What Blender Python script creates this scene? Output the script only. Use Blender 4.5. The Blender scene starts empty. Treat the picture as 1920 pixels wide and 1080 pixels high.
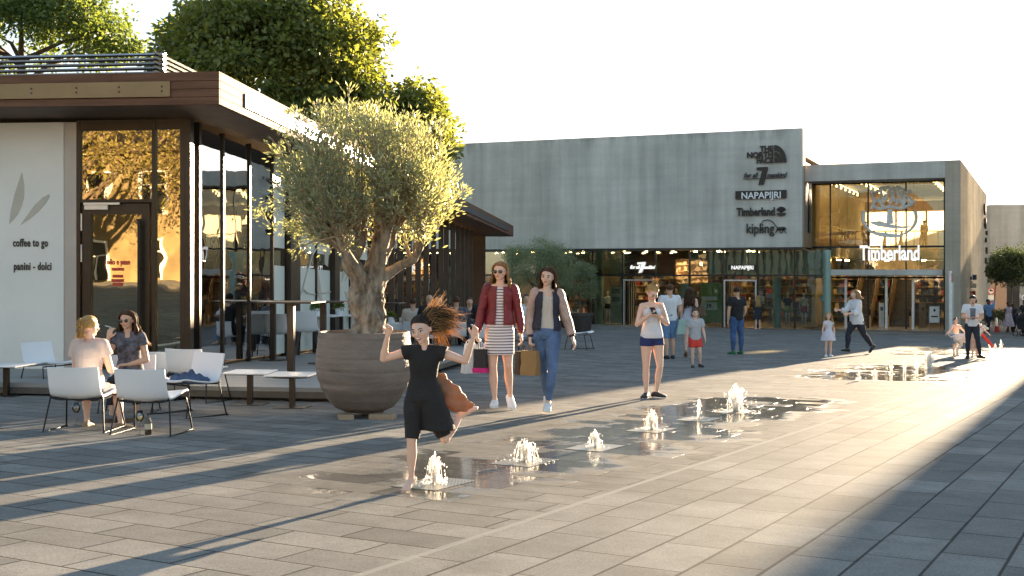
import bpy, math, random
import numpy as np
from mathutils import Vector, Matrix, noise, Quaternion
R = math.radians
sc = bpy.context.scene
C = sc.collection
rng = random.Random(7)
# ---------------------------------------------------------------- camera
CAMZ = 3.1; FPX = 2200.0; HORI = 505.0
cam = bpy.data.cameras.new('camera'); cam_o = bpy.data.objects.new('camera', cam); C.objects.link(cam_o)
cam_o.location = (0, 0, CAMZ); cam_o.rotation_euler = (R(90), 0, 0)
cam.sensor_width = 36; cam.lens = FPX/1920*36; cam.shift_y = -35/1920
cam.clip_start = .1; cam.clip_end = 2000
sc.camera = cam_o
# ---------------------------------------------------------------- world and sun
SUN_AZ, SUN_EL = 27.0, 7.4
w = bpy.data.worlds.new('World'); sc.world = w; w.use_nodes = True
nt = w.node_tree; bg = nt.nodes['Background']
sky = nt.nodes.new('ShaderNodeTexSky'); sky.sky_type = 'NISHITA'; sky.sun_disc = False
sky.sun_elevation = R(SUN_EL); sky.sun_rotation = R(SUN_AZ); sky.air_density = 1.0; sky.dust_density = 1.0; sky.ozone_density = 2.0
hsv = nt.nodes.new('ShaderNodeHueSaturation'); hsv.inputs['Saturation'].default_value = .95; nt.links.new(sky.outputs[0], hsv.inputs['Color']); 
# soft shoulder on the physically bright sky: c / (1 + c / limit)
dv = nt.nodes.new('ShaderNodeVectorMath'); dv.operation = 'DIVIDE'; ad = nt.nodes.new('ShaderNodeVectorMath'); ad.operation = 'MULTIPLY_ADD'
nt.links.new(hsv.outputs[0], ad.inputs[0]); ad.inputs[1].default_value = (.30, .30, .30); ad.inputs[2].default_value = (1, 1, 1)
nt.links.new(hsv.outputs[0], dv.inputs[0]); nt.links.new(ad.outputs[0], dv.inputs[1]); nt.links.new(dv.outputs[0], bg.inputs[0]); bg.inputs[1].default_value = .108
sun = bpy.data.lights.new('sun', 'SUN'); sun.energy = 5.0; sun.angle = R(.5); sun.color = (1.0, .78, .52)
sun_o = bpy.data.objects.new('sun', sun); C.objects.link(sun_o)
SD = Vector((math.sin(R(SUN_AZ))*math.cos(R(SUN_EL)), math.cos(R(SUN_AZ))*math.cos(R(SUN_EL)), math.sin(R(SUN_EL))))
sun_o.rotation_euler = SD.to_track_quat('Z', 'Y').to_euler(); sun_o.location = (60, 110, 30)
vs = sc.view_settings; vs.view_transform = 'Standard'; vs.look = 'None'; vs.exposure = 2.92; vs.gamma = 1
sc.cycles.max_bounces = 10; sc.cycles.transparent_max_bounces = 24
sc.cycles.caustics_reflective = False; sc.cycles.caustics_refractive = False
sc.cycles.sample_clamp_indirect = 6

# ---------------------------------------------------------------- place helpers
def gz(x, y):
    xx = max(-30, min(30, x)); yy = max(-8, y)
    ys = yy if yy < 45 else 45+11*(1-math.exp(-(yy-45)/11))
    return CAMZ-1.2-.012*xx-.0315*ys
def G(px, py):
    """the point of the ground seen at a pixel of the 1920 x 1080 photograph"""
    kx = (px-960)/FPX; kz = (py-HORI)/FPX; y = 5.0
    for _ in range(200): y += .5*((CAMZ-gz(kx*y, y))/kz-y)
    return Vector((kx*y, y, gz(kx*y, y)))
def zat(py, y): return CAMZ-(py-HORI)/FPX*y
# kiosk terrace plane (falls gently with the square)
def dz(x, y): return CAMZ-1.447-.0265*(y-14.4)-.0065*(x+3)
def D(px, py):
    kx = (px-960)/FPX; kz = (py-HORI)/FPX; y = 15.0
    for _ in range(200): y += .5*((CAMZ-dz(kx*y, y))/kz-y)
    return Vector((kx*y, y, dz(kx*y, y)))
class Frame:
    """a plan frame: s along, n away from the camera side, z up (height above its floor function)"""
    def __init__(s, ox, oy, ang, floor):
        s.o = (ox, oy); a = R(ang); s.S = (math.cos(a), -math.sin(a)); s.N = (math.sin(a), math.cos(a)); s.floor = floor; s.ang = -a
    def xy(f, s, n): return (f.o[0]+f.S[0]*s+f.N[0]*n, f.o[1]+f.S[1]*s+f.N[1]*n)
    def __call__(f, v):
        x, y = f.xy(v[0], v[1]); return (x, y, v[2]+f.floor(x, y))
    def s_at(f, px, n):
        k = (px-960)/FPX; x0, y0 = f.xy(0, n); return -(x0-k*y0)/(f.S[0]-k*f.S[1])
    def n_at(f, px, s):
        k = (px-960)/FPX; x0, y0 = f.xy(s, 0); return -(x0-k*y0)/(f.N[0]-k*f.N[1])
    def h_at(f, s, n, py):
        x, y = f.xy(s, n); return zat(py, y)-f.floor(x, y)
K = Frame(-4.89, 17.6, 7.05, dz)                    # café kiosk: origin = glass corner on the terrace
B = Frame(14.29, 57.8, 22.7, lambda x, y: 0.12)     # shops: origin = lower right front corner of the upper box

# ---------------------------------------------------------------- materials
M = {}
def mat(name, col, rough=.6, metal=0, var=.12, scale=6, bump=0, bscale=40, spec=.5, transl=0, col2=None, streak=None, emit=None, es=0, coat=0, mapscale=None):
    m = bpy.data.materials.new(name); m.use_nodes = True; t = m.node_tree; p = t.nodes['Principled BSDF']
    N = t.nodes.new; L = t.links.new
    tc = N('ShaderNodeTexCoord'); mp = N('ShaderNodeMapping'); L(tc.outputs['Object'], mp.inputs[0])
    if streak: mp.inputs['Scale'].default_value = streak
    n = N('ShaderNodeTexNoise'); n.inputs['Scale'].default_value = scale; n.inputs['Detail'].default_value = 6; n.inputs['Roughness'].default_value = .6; L(mp.outputs[0], n.inputs[0])
    mx = N('ShaderNodeMix'); mx.data_type = 'RGBA'
    c2 = col2 if col2 else tuple(min(1, c*(1+var)) for c in col)
    c1 = col if col2 else tuple(c*(1-var) for c in col)
    rp = N('ShaderNodeMapRange'); rp.inputs[1].default_value = .3; rp.inputs[2].default_value = .7; L(n.outputs[0], rp.inputs[0])
    L(rp.outputs[0], mx.inputs[0]); mx.inputs[6].default_value = (*c1, 1); mx.inputs[7].default_value = (*c2, 1)
    L(mx.outputs[2], p.inputs['Base Color'])
    p.inputs['Roughness'].default_value = rough; p.inputs['Metallic'].default_value = metal; p.inputs['Specular IOR Level'].default_value = spec
    if coat: p.inputs['Coat Weight'].default_value = coat
    if bump:
        b = N('ShaderNodeBump'); nb = N('ShaderNodeTexNoise'); nb.inputs['Scale'].default_value = bscale; nb.inputs['Detail'].default_value = 4
        L(mp.outputs[0], nb.inputs[0]); L(nb.outputs[0], b.inputs['Height']); b.inputs['Strength'].default_value = bump; b.inputs['Distance'].default_value = .02; L(b.outputs[0], p.inputs['Normal'])
    if emit: p.inputs['Emission Color'].default_value = (*emit, 1); p.inputs['Emission Strength'].default_value = es
    if transl:
        tr = N('ShaderNodeBsdfTranslucent'); L(mx.outputs[2], tr.inputs[0]); ms = N('ShaderNodeMixShader'); ms.inputs[0].default_value = transl
        L(p.outputs[0], ms.inputs[1]); L(tr.outputs[0], ms.inputs[2]); L(ms.outputs[0], t.nodes['Material Output'].inputs[0])
    M[name] = m; return m
def glass(name, tint=(.9, .95, .93), refl=1.0, ior=1.6, rough=.0, tint2=(.95, .95, .95)):
    m = bpy.data.materials.new(name); m.use_nodes = True; t = m.node_tree; t.nodes.remove(t.nodes['Principled BSDF'])
    N = t.nodes.new; L = t.links.new
    tr = N('ShaderNodeBsdfTransparent'); tr.inputs[0].default_value = (*tint, 1)
    g = N('ShaderNodeBsdfGlossy'); g.inputs['Roughness'].default_value = rough; g.inputs[0].default_value = (*tint2, 1)
    fr = N('ShaderNodeFresnel'); fr.inputs[0].default_value = ior
    mu = N('ShaderNodeMath'); mu.operation = 'MULTIPLY'; mu.use_clamp = True; mu.inputs[1].default_value = refl; L(fr.outputs[0], mu.inputs[0])
    tc = N('ShaderNodeTexCoord'); nb = N('ShaderNodeTexNoise'); nb.inputs['Scale'].default_value = 1.1; L(tc.outputs['Object'], nb.inputs[0])
    b = N('ShaderNodeBump'); b.inputs['Strength'].default_value = .05; b.inputs['Distance'].default_value = .05; L(nb.outputs[0], b.inputs['Height']); L(b.outputs[0], g.inputs['Normal'])
    ms = N('ShaderNodeMixShader'); L(mu.outputs[0], ms.inputs[0]); L(tr.outputs[0], ms.inputs[1]); L(g.outputs[0], ms.inputs[2]); L(ms.outputs[0], t.nodes['Material Output'].inputs[0])
    M[name] = m; return m
def emis(name, col, s):
    return mat(name, (.8, .8, .8), emit=col, es=s)

def concrete(name, base, top=None):
    """cast concrete: cloudy tone, vertical rain streaks, formwork seams, tie holes"""
    m = bpy.data.materials.new(name); m.use_nodes = True; t = m.node_tree; p = t.nodes['Principled BSDF']; N = t.nodes.new; L = t.links.new
    tc = N('ShaderNodeTexCoord')
    def nz(scale, sc3, det=6, rough=.6):
        mp = N('ShaderNodeMapping'); mp.inputs['Scale'].default_value = sc3; L(tc.outputs['Object'], mp.inputs[0])
        n = N('ShaderNodeTexNoise'); n.inputs['Scale'].default_value = scale; n.inputs['Detail'].default_value = det; n.inputs['Roughness'].default_value = rough; L(mp.outputs[0], n.inputs[0]); return n.outputs[0]
    def rng_(o, a, b, c, d):
        r = N('ShaderNodeMapRange'); r.inputs[1].default_value = a; r.inputs[2].default_value = b; r.inputs[3].default_value = c; r.inputs[4].default_value = d; L(o, r.inputs[0]); return r.outputs[0]
    def mul(a, b):
        x = N('ShaderNodeMath'); x.operation = 'MULTIPLY'; L(a, x.inputs[0]); L(b, x.inputs[1]); return x.outputs[0]
    cloud = rng_(nz(.35, (1, 1, 1)), .3, .7, .84, 1.16)
    streak = rng_(nz(2.6, (1, 1, .05)), .3, .75, 1.12, .86)
    streak2 = rng_(nz(.9, (1, 1, .03)), .35, .7, .92, 1.10)
    fine = rng_(nz(22, (1, 1, 1)), .3, .7, .92, 1.07)
    board = rng_(nz(1.2, (.15, .15, 2.5)), .35, .65, .95, 1.05)
    v = mul(mul(mul(mul(cloud, streak), fine), board), streak2)
    if top:                                          # dark rain runs hanging from the coping
        s3 = N('ShaderNodeSeparateXYZ'); L(tc.outputs['Object'], s3.inputs[0]); hh = rng_(s3.outputs[2], top-1.5, top, 0, 1)
        dn = nz(1.7, (1, 1, .02), 5, .7); ad = N('ShaderNodeMath'); ad.operation = 'MULTIPLY_ADD'; L(hh, ad.inputs[0]); ad.inputs[1].default_value = .42; L(dn, ad.inputs[2]); v = mul(v, rng_(ad.outputs[0], .84, .99, 1, .74))
    vm = N('ShaderNodeVectorMath'); vm.operation = 'SCALE'; vm.inputs[0].default_value = base; L(v, vm.inputs['Scale'])
    L(vm.outputs[0], p.inputs['Base Color']); p.inputs['Roughness'].default_value = .9; p.inputs['Specular IOR Level'].default_value = 0
    b = N('ShaderNodeBump'); b.inputs['Strength'].default_value = .35; b.inputs['Distance'].default_value = .02; L(nz(14, (1, 1, .25)), b.inputs['Height']); L(b.outputs[0], p.inputs['Normal'])
    M[name] = m; return m
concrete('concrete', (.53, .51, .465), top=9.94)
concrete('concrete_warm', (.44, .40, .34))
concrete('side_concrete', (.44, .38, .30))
mat('sun_tinted_concrete', (.42, .36, .29), .85, col2=(.34, .19, .09), scale=1.6, streak=(1, 1, .12), bump=.3)  # orange of the low sun painted into the side wall's colour
mat('dark_bronze', (.045, .033, .024), .38, .6, .15, 3)
mat('bronze_panel', (.22, .16, .085), .42, .55, .1, 2)
mat('wood_fascia', (.16, .080, .048), .7, 0, .3, 3, .4, 30, spec=.15, streak=(.3, .3, 6))
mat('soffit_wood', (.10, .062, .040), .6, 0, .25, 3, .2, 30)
mat('steel_louver', (.16, .15, .15), .35, .8, .15, 3)
mat('roof_dark', (.07, .065, .06), .8)
mat('white_panel', (.74, .72, .67), .35, 0, .05, 1.2)
mat('panel_edge', (.42, .38, .35), .4, .2, .08, 1.2)
mat('frosted', (.80, .84, .79), .25, 0, .05, .7, transl=.2)
mat('diffuser_sheet', (.85, .84, .80), .6, 0, .04, .7, transl=.75)
mat('leaf_graphic', (.47, .44, .37), .4, 0, .1, 2)
mat('letter_dark', (.030, .022, .018), .5, .3, .1)
mat('letter_brown', (.055, .042, .032), .5)
mat('letter_white', (.85, .84, .80), .4)
mat('red_text', (.75, .07, .04), .5)
mat('deck', (.27, .265, .25), .6, 0, .15, 3, .2, 40, streak=(.3, 3, 1))
mat('deck_edge', (.10, .085, .07), .7, 0, .2)
mat('black_metal', (.015, .015, .016), .4, .5, .1)
mat('steel', (.45, .45, .46), .3, .9, .1)
mat('chair_white', (.74, .75, .77), .38, 0, .03, 2)
mat('chair_seat_grey', (.62, .63, .65), .45, 0, .04, 2)
mat('table_white', (.72, .72, .72), .3, 0, .03, 2)
mat('teal_column', (.30, .42, .37), .5, 0, .08, 2)
mat('green_blind', (.22, .29, .25), .4, 0, .1, 1.5, streak=(4, 4, .4))
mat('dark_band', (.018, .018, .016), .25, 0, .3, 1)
mat('aluminium', (.55, .56, .57), .35, .7, .06)
mat('interior_floor', (.16, .13, .10), .35)
mat('interior_wall', (.40, .30, .18), .8, 0, .2, 1)
mat('interior_dark', (.05, .038, .03), .7, 0, .3, 1)
mat('interior_white', (.7, .66, .58), .7)
mat('sign_lit', (.85, .84, .80), .4, emit=(1, .98, .94), es=.10)
emis('lamp_warm', (1, .72, .35), 26); emis('lamp_soft', (1, .70, .34), 4.5)
glass('glass_cafe', (.86, .90, .86), 2.6, 1.65)
glass('glass_front', (.60, .56, .46), 6.5, 1.75, tint2=(.80, .71, .52))
glass('glass_shop', (.82, .86, .82), 1.7, 1.6)
glass('glass_portal', (.97, .92, .74), 1.5, 1.6)
glass('glass_upper', (.45, .45, .40), 5.0, 1.7)
glass('glass_clear', (.95, .97, .97), 1.0, 1.5)

# ---------------------------------------------------------------- mesh builder
class MB:
    def __init__(s): s.v = []; s.f = []; s.mi = []
    def add(s, vs, fs, mi=0):
        o = len(s.v); s.v += [tuple(v) for v in vs]; s.f += [tuple(i+o for i in f) for f in fs]; s.mi += [mi]*len(fs); return s
    def box(s, x0, x1, y0, y1, z0, z1, mi=0):
        v = [(x, y, z) for z in (z0, z1) for y in (y0, y1) for x in (x0, x1)]
        return s.add(v, [(0, 2, 3, 1), (4, 5, 7, 6), (0, 1, 5, 4), (2, 6, 7, 3), (0, 4, 6, 2), (1, 3, 7, 5)], mi)
    def cbox(s, c, size, rot=0, mi=0, tilt=None):
        q = Matrix.Rotation(rot, 3, 'Z')
        if tilt is not None: q = q @ tilt
        h = [a/2 for a in size]
        v = [Vector(c)+q @ Vector((x*h[0], y*h[1], z*h[2])) for z in (-1, 1) for y in (-1, 1) for x in (-1, 1)]
        return s.add(v, [(0, 2, 3, 1), (4, 5, 7, 6), (0, 1, 5, 4), (2, 6, 7, 3), (0, 4, 6, 2), (1, 3, 7, 5)], mi)
    def bevel_box(s, x0, x1, y0, y1, z0, z1, b=.01, mi=0):
        pr = [(x0+b, y0), (x1-b, y0), (x1, y0+b), (x1, y1-b), (x1-b, y1), (x0+b, y1), (x0, y1-b), (x0, y0+b)]
        cx, cy = (x0+x1)/2, (y0+y1)/2
        def ring(z, ins): return [(x+(ins if x < cx else -ins), y+(ins if y < cy else -ins), z) for x, y in pr]
        return s.loft_pts([ring(z0, b), ring(z0+b, 0), ring(z1-b, 0), ring(z1, b)], True, mi)
    def loft_pts(s, rings, caps=True, mi=0, closed=True):
        n = len(rings[0]); vs = [p for r in rings for p in r]; fs = []
        for i in range(len(rings)-1):
            for j in range(n if closed else n-1):
                a = i*n+j; b = i*n+(j+1) % n; fs.append((a, b, b+n, a+n))
        if caps and closed: fs.append(tuple(range(n-1, -1, -1))); fs.append(tuple((len(rings)-1)*n+j for j in range(n)))
        return s.add(vs, fs, mi)
    def tube(s, pts, r, n=8, mi=0, caps=True):
        pts = [Vector(p) for p in pts]
        rs = r if isinstance(r, (list, tuple)) else [r]*len(pts)
        rings = []; up = None
        for i, p in enumerate(pts):
            a = pts[max(0, i-1)]; b = pts[min(len(pts)-1, i+1)]; d = (b-a)
            d = d.normalized() if d.length > 1e-9 else Vector((0, 0, 1))
            if up is None:
                up = d.orthogonal().normalized()
            else:
                up = (up-d*up.dot(d)); up = up.normalized() if up.length > 1e-6 else d.orthogonal().normalized()
            q = d.cross(up)
            rings.append([p+(up*math.cos(2*math.pi*k/n)+q*math.sin(2*math.pi*k/n))*rs[i] for k in range(n)])
        return s.loft_pts(rings, caps, mi)
    def rev(s, prof, n=32, c=(0, 0, 0), mi=0, caps=True):
        rings = [[(c[0]+r*math.cos(2*math.pi*k/n), c[1]+r*math.sin(2*math.pi*k/n), c[2]+z) for k in range(n)] for r, z in prof]
        return s.loft_pts(rings, caps, mi)
    def ell(s, c, r, n=14, m=9, q=None, mi=0):
        c = Vector(c); rings = []
        for i in range(m):
            th = math.pi*(i+.5)/m*.999; rr = math.sin(th); z = -math.cos(th)
            ring = []
            for k in range(n):
                v = Vector((r[0]*rr*math.cos(2*math.pi*k/n), r[1]*rr*math.sin(2*math.pi*k/n), r[2]*z))
                if q is not None: v = q @ v
                ring.append(c+v)
            rings.append(ring)
        return s.loft_pts(rings, True, mi)
    def poly(s, pts2, y0, y1, mi=0, f=lambda x, y, z: (x, y, z)):
        """outline in x,z extruded from y0 to y1"""
        n = len(pts2); v = [f(x, y0, z) for x, z in pts2]+[f(x, y1, z) for x, z in pts2]
        return s.add(v, [tuple(range(n)), tuple(range(2*n-1, n-1, -1))]+[(i, i+n, (i+1) % n+n, (i+1) % n) for i in range(n)], mi)
    def build(s, name, mats, parent=None, xf=None, smooth=False, fix=True):
        me = bpy.data.meshes.new(name)
        vs = [xf(v) for v in s.v] if xf else s.v
        if xf and parent is not None:
            L0 = rootloc(parent); vs = [(v[0]-L0[0], v[1]-L0[1], v[2]-L0[2]) for v in vs]
        me.from_pydata(vs, [], s.f)
        if not isinstance(mats, (list, tuple)): mats = [mats]
        for m in mats: me.materials.append(M[m] if isinstance(m, str) else m)
        if len(mats) > 1: me.polygons.foreach_set('material_index', s.mi)
        if fix:
            import bmesh
            bm = bmesh.new(); bm.from_mesh(me); bmesh.ops.recalc_face_normals(bm, faces=bm.faces); bm.to_mesh(me); bm.free()
        if smooth:
            me.polygons.foreach_set('use_smooth', [True]*len(me.polygons))
            if smooth != True and smooth > 0: me.set_sharp_from_angle(angle=R(smooth))
        me.update()
        o = bpy.data.objects.new(name, me); C.objects.link(o)
        if parent is not None: o.parent = parent
        return o
def rootloc(p):
    l = Vector((0, 0, 0))
    while p is not None: l += p.location; p = p.parent
    return l
def tag(o, label=None, cat=None, group=None, kind=None):
    if label: o['label'] = label
    if cat: o['category'] = cat
    if group: o['group'] = group
    if kind: o['kind'] = kind
    return o
def thing(name, label, cat, loc=(0, 0, 0), rz=0, group=None):
    o = bpy.data.objects.new(name, None); o.empty_display_size = .2; C.objects.link(o); o.location = loc; o.rotation_euler = (0, 0, rz)
    return tag(o, label, cat, group)
def copy_tree(o, parent=None):
    c = o.copy(); C.objects.link(c)
    if parent is not None: c.parent = parent
    for ch in list(o.children): copy_tree(ch, c)
    return c
def text_mb(s, size, extrude=.02, bold=0, sx=1.0, align='CENTER', shear=0, spacing=1.0):
    """lettering as mesh data: x right, z up, front at -y"""
    cu = bpy.data.curves.new('t', 'FONT'); cu.body = s; cu.size = size; cu.extrude = extrude/2; cu.offset = bold; cu.align_x = align; cu.shear = shear; cu.space_character = spacing; cu.resolution_u = 3
    o = bpy.data.objects.new('t', cu); C.objects.link(o); dg = bpy.context.evaluated_depsgraph_get(); dg.update()
    me = bpy.data.meshes.new_from_object(o.evaluated_get(dg)); mb = MB()
    mb.add([(v.co.x*sx, -v.co.z, v.co.y) for v in me.vertices], [tuple(p.vertices) for p in me.polygons])
    bpy.data.objects.remove(o); bpy.data.meshes.remove(me); bpy.data.curves.remove(cu); return mb
def shift(mb, dx, dy, dz_): mb.v = [(x+dx, y+dy, z+dz_) for x, y, z in mb.v]; return mb
# ================================================================ SETTING
def ground():
    xs = sorted(set([-400, -200, -120, -80, -60, -45, -36]+[i*1.5 for i in range(-20, 21)]+[36, 45, 60, 80, 120, 200, 400]))
    ys = [-120, -80, -50, -30, -20, -12, -8]+[i*1.5 for i in range(-5, 60)]+[95, 105, 120, 150, 200, 300, 600]
    mb = MB(); v = [(x, y, gz(x, y)) for y in ys for x in xs]; n = len(xs)
    f = [(j*n+i, j*n+i+1, (j+1)*n+i+1, (j+1)*n+i) for j in range(len(ys)-1) for i in range(n-1)]
    mb.add(v, f)
    m = bpy.data.materials.new('paving'); m.use_nodes = True; t = m.node_tree; p = t.nodes['Principled BSDF']; N = t.nodes.new; L = t.links.new; M['paving'] = m
    tc = N('ShaderNodeTexCoord'); sx = N('ShaderNodeSeparateXYZ'); L(tc.outputs['Object'], sx.inputs[0])
    def val(o, n_, i):
        if isinstance(o, (int, float)): n_.inputs[i].default_value = o
        else: L(o, n_.inputs[i])
    def m2(op, a, b=0, c=None, clamp=False):
        x = N('ShaderNodeMath'); x.operation = op; x.use_clamp = clamp; val(a, x, 0); val(b, x, 1)
        if c is not None: val(c, x, 2)
        return x.outputs[0]
    def noise_(scale, det=4, rough=.55, vec=None):
        n_ = N('ShaderNodeTexNoise'); n_.inputs['Scale'].default_value = scale; n_.inputs['Detail'].default_value = det; n_.inputs['Roughness'].default_value = rough
        L(vec if vec else tc.outputs['Object'], n_.inputs[0]); return n_.outputs[0]
    def mr(o, a, b, c, d):
        r = N('ShaderNodeMapRange'); val(o, r, 0); r.inputs[1].default_value = a; r.inputs[2].default_value = b; r.inputs[3].default_value = c; r.inputs[4].default_value = d; return r.outputs[0]
    su, cu = math.sin(R(28.8)), math.cos(R(28.8))
    P = m2('ADD', m2('MULTIPLY', sx.outputs[0], su), m2('MULTIPLY', sx.outputs[1], cu))
    Q = m2('SUBTRACT', m2('MULTIPLY', sx.outputs[0], cu), m2('MULTIPLY', sx.outputs[1], su))
    def wn(a, b, seed):
        cb = N('ShaderNodeCombineXYZ'); val(a, cb, 0); val(b, cb, 1); cb.inputs[2].default_value = seed
        w_ = N('ShaderNodeTexWhiteNoise'); L(cb.outputs[0], w_.inputs[0]); return w_.outputs[0]
    def tiles(rc, lc, wd, ln, seed, jw):
        a = m2('DIVIDE', rc, wd); row = m2('FLOOR', a); fr = m2('FRACT', a)
        off = m2('MULTIPLY', wn(row, 0, seed), .35); off = m2('ADD', off, m2('MULTIPLY', m2('MODULO', row, 2), .5))
        b = m2('ADD', m2('DIVIDE', lc, ln), off); col = m2('FLOOR', b); fb = m2('FRACT', b)
        d1 = m2('MULTIPLY', m2('MINIMUM', fr, m2('SUBTRACT', 1, fr)), wd); d2 = m2('MULTIPLY', m2('MINIMUM', fb, m2('SUBTRACT', 1, fb)), ln)
        jr = m2('MULTIPLY', wn(row, col, seed+3), .004)
        e = m2('MINIMUM', d1, m2('ADD', d2, .001)); e = m2('SUBTRACT', e, jr)
        return wn(row, col, seed+1), mr(e, jw*.45, jw, 1, 0)
    tA, jA = tiles(Q, P, .315, .60, 1, .0065); tB, jB = tiles(P, Q, .305, .60, 11, .0065)
    zone = m2('GREATER_THAN', Q, -3.1)
    def mixf(f_, a, b):
        return m2('ADD', m2('MULTIPLY', f_, a), m2('MULTIPLY', m2('SUBTRACT', 1, f_), b))
    tile = mixf(zone, tA, tB); joint = mixf(zone, jA, jB)
    chan = mr(m2('ABSOLUTE', m2('ADD', Q, 3.1)), .018, .026, 1, 0)
    # wet patches round the fountain rows
    wob = noise_(1.1, 5, .65); wob2 = noise_(5, 4, .6)
    wets = []
    def wet(p0, p1, q0, hw, k):
        cp = (p0+p1)/2; hp = (p1-p0)/2
        a = m2('DIVIDE', m2('MAXIMUM', m2('SUBTRACT', m2('ABSOLUTE', m2('SUBTRACT', P, cp)), hp-.5), 0), .9)
        b = m2('DIVIDE', m2('MAXIMUM', m2('SUBTRACT', m2('ABSOLUTE', m2('SUBTRACT', Q, q0)), hw*.35), 0), hw*.75)
        d = m2('SQRT', m2('ADD', m2('MULTIPLY', a, a), m2('MULTIPLY', b, b)))
        v_ = m2('SUBTRACT', k, d); v_ = m2('ADD', v_, m2('MULTIPLY', m2('SUBTRACT', wob, .5), 1.9)); v_ = m2('ADD', v_, m2('MULTIPLY', m2('SUBTRACT', wob2, .5), .8)); v_ = m2('ADD', v_, m2('MULTIPLY', m2('SUBTRACT', tile, .5), 1.0))
        wets.append(mr(v_, -.55, .35, 0, 1)); return mr(v_, .05, .62, 0, 1)
    wt = m2('MAXIMUM', m2('MAXIMUM', wet(6.3, 15.6, -4.45, .95, .85), wet(20.6, 27.0, -4.5, 1.5, .85)), wet(33, 42, -5.2, 2.2, .6))
    grain = noise_(160, 2, .7); blot = noise_(.5, 5, .6); sm = noise_(3.5, 5, .6)
    v1 = mr(tile, 0, 1, .80, 1.18); v2 = m2('MULTIPLY', mr(grain, .3, .7, .72, 1.28), mr(noise_(70, 3, .75), .3, .7, .80, 1.20)); v3 = mr(blot, .3, .7, .88, 1.12); v4 = m2('MULTIPLY', mr(sm, .3, .7, .86, 1.14), mr(noise_(1.4, 6, .7), .56, .72, 1, .80))
    v = m2('MULTIPLY', m2('MULTIPLY', v1, v2), m2('MULTIPLY', v3, v4))
    old = m2('GREATER_THAN', tile, .965); v = m2('MULTIPLY', v, m2('SUBTRACT', 1, m2('MULTIPLY', old, .35)))
    v = m2('MULTIPLY', v, m2('SUBTRACT', 1, m2('MULTIPLY', joint, .70)))
    damp = m2('MAXIMUM', m2('MAXIMUM', wets[0], wets[1]), wets[2]); v = m2('MULTIPLY', v, m2('SUBTRACT', 1, m2('MULTIPLY', damp, .52)))
    spots = N('ShaderNodeTexVoronoi'); spots.inputs['Scale'].default_value = 2.2; L(tc.outputs['Object'], spots.inputs[0]); gum = mr(spots.outputs[0], .018, .03, .55, 1); v = m2('MULTIPLY', v, gum)
    vm = N('ShaderNodeVectorMath'); vm.operation = 'SCALE'; vm.inputs[0].default_value = (.196, .184, .168); L(v, vm.inputs['Scale'])
    mx = N('ShaderNodeMix'); mx.data_type = 'RGBA'; L(m2('MULTIPLY', chan, .8), mx.inputs[0]); L(vm.outputs[0], mx.inputs[6]); mx.inputs[7].default_value = (.26, .25, .225, 1)
    L(mx.outputs[2], p.inputs['Base Color'])
    L(m2('SUBTRACT', mr(grain, .3, .7, .72, .86), m2('MULTIPLY', wt, .70)), p.inputs['Roughness'])
    L(mr(wt, 0, 1, .25, .75), p.inputs['Specular IOR Level'])
    hgt = m2('ADD', m2('MULTIPLY', joint, -1.0), m2('MULTIPLY', m2('MULTIPLY', m2('SUBTRACT', 1, wt), grain), .16))
    hgt = m2('ADD', hgt, m2('MULTIPLY', tile, .25))
    rip = noise_(9, 3, .5); hgt = m2('ADD', hgt, m2('MULTIPLY', m2('MULTIPLY', rip, wt), .13))
    bp = N('ShaderNodeBump'); bp.inputs['Strength'].default_value = .65; bp.inputs['Distance'].default_value = .010; L(hgt, bp.inputs['Height']); L(bp.outputs[0], p.inputs['Normal'])
    df = N('ShaderNodeBsdfDiffuse'); df.inputs['Roughness'].default_value = .4; L(mx.outputs[2], df.inputs[0]); L(bp.outputs[0], df.inputs['Normal']); ms = N('ShaderNodeMixShader')
    L(m2('ADD', m2('MULTIPLY', m2('MAXIMUM', wt, 0), .70), .30), ms.inputs[0]); L(df.outputs[0], ms.inputs[1]); L(p.outputs[0], ms.inputs[2]); L(ms.outputs[0], t.nodes['Material Output'].inputs[0])
    o = mb.build('plaza_paving', 'paving', smooth=True, fix=False); tag(o, 'large grey stone slab paving of the open square', kind='structure')
ground()

def leaves_mesh(name, pts, dirs, lens, wid, matname, parent, seed=1, fold=0.0):
    """one small leaf quad per point"""
    r = np.random.RandomState(seed); n = len(pts)
    pts = np.asarray(pts, dtype=np.float64); d = np.asarray(dirs, dtype=np.float64); d /= np.linalg.norm(d, axis=1)[:, None]+1e-9
    q = r.normal(size=(n, 3)); b = np.cross(d, q); b /= np.linalg.norm(b, axis=1)[:, None]+1e-9
    L_ = np.asarray(lens)[:, None]; W = L_*wid
    v = np.empty((n, 4, 3)); v[:, 0] = pts; v[:, 1] = pts+d*L_*.45+b*W; v[:, 2] = pts+d*L_; v[:, 3] = pts+d*L_*.45-b*W
    me = bpy.data.meshes.new(name); me.vertices.add(n*4); me.vertices.foreach_set('co', v.reshape(-1))
    me.loops.add(n*4); me.loops.foreach_set('vertex_index', np.arange(n*4, dtype=np.int32)); me.polygons.add(n)
    me.polygons.foreach_set('loop_start', np.arange(0, n*4, 4, dtype=np.int32))
    me.update(calc_edges=True); me.validate(); me.materials.append(M[matname])
    o = bpy.data.objects.new(name, me); C.objects.link(o); o.parent = parent; return o
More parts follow.
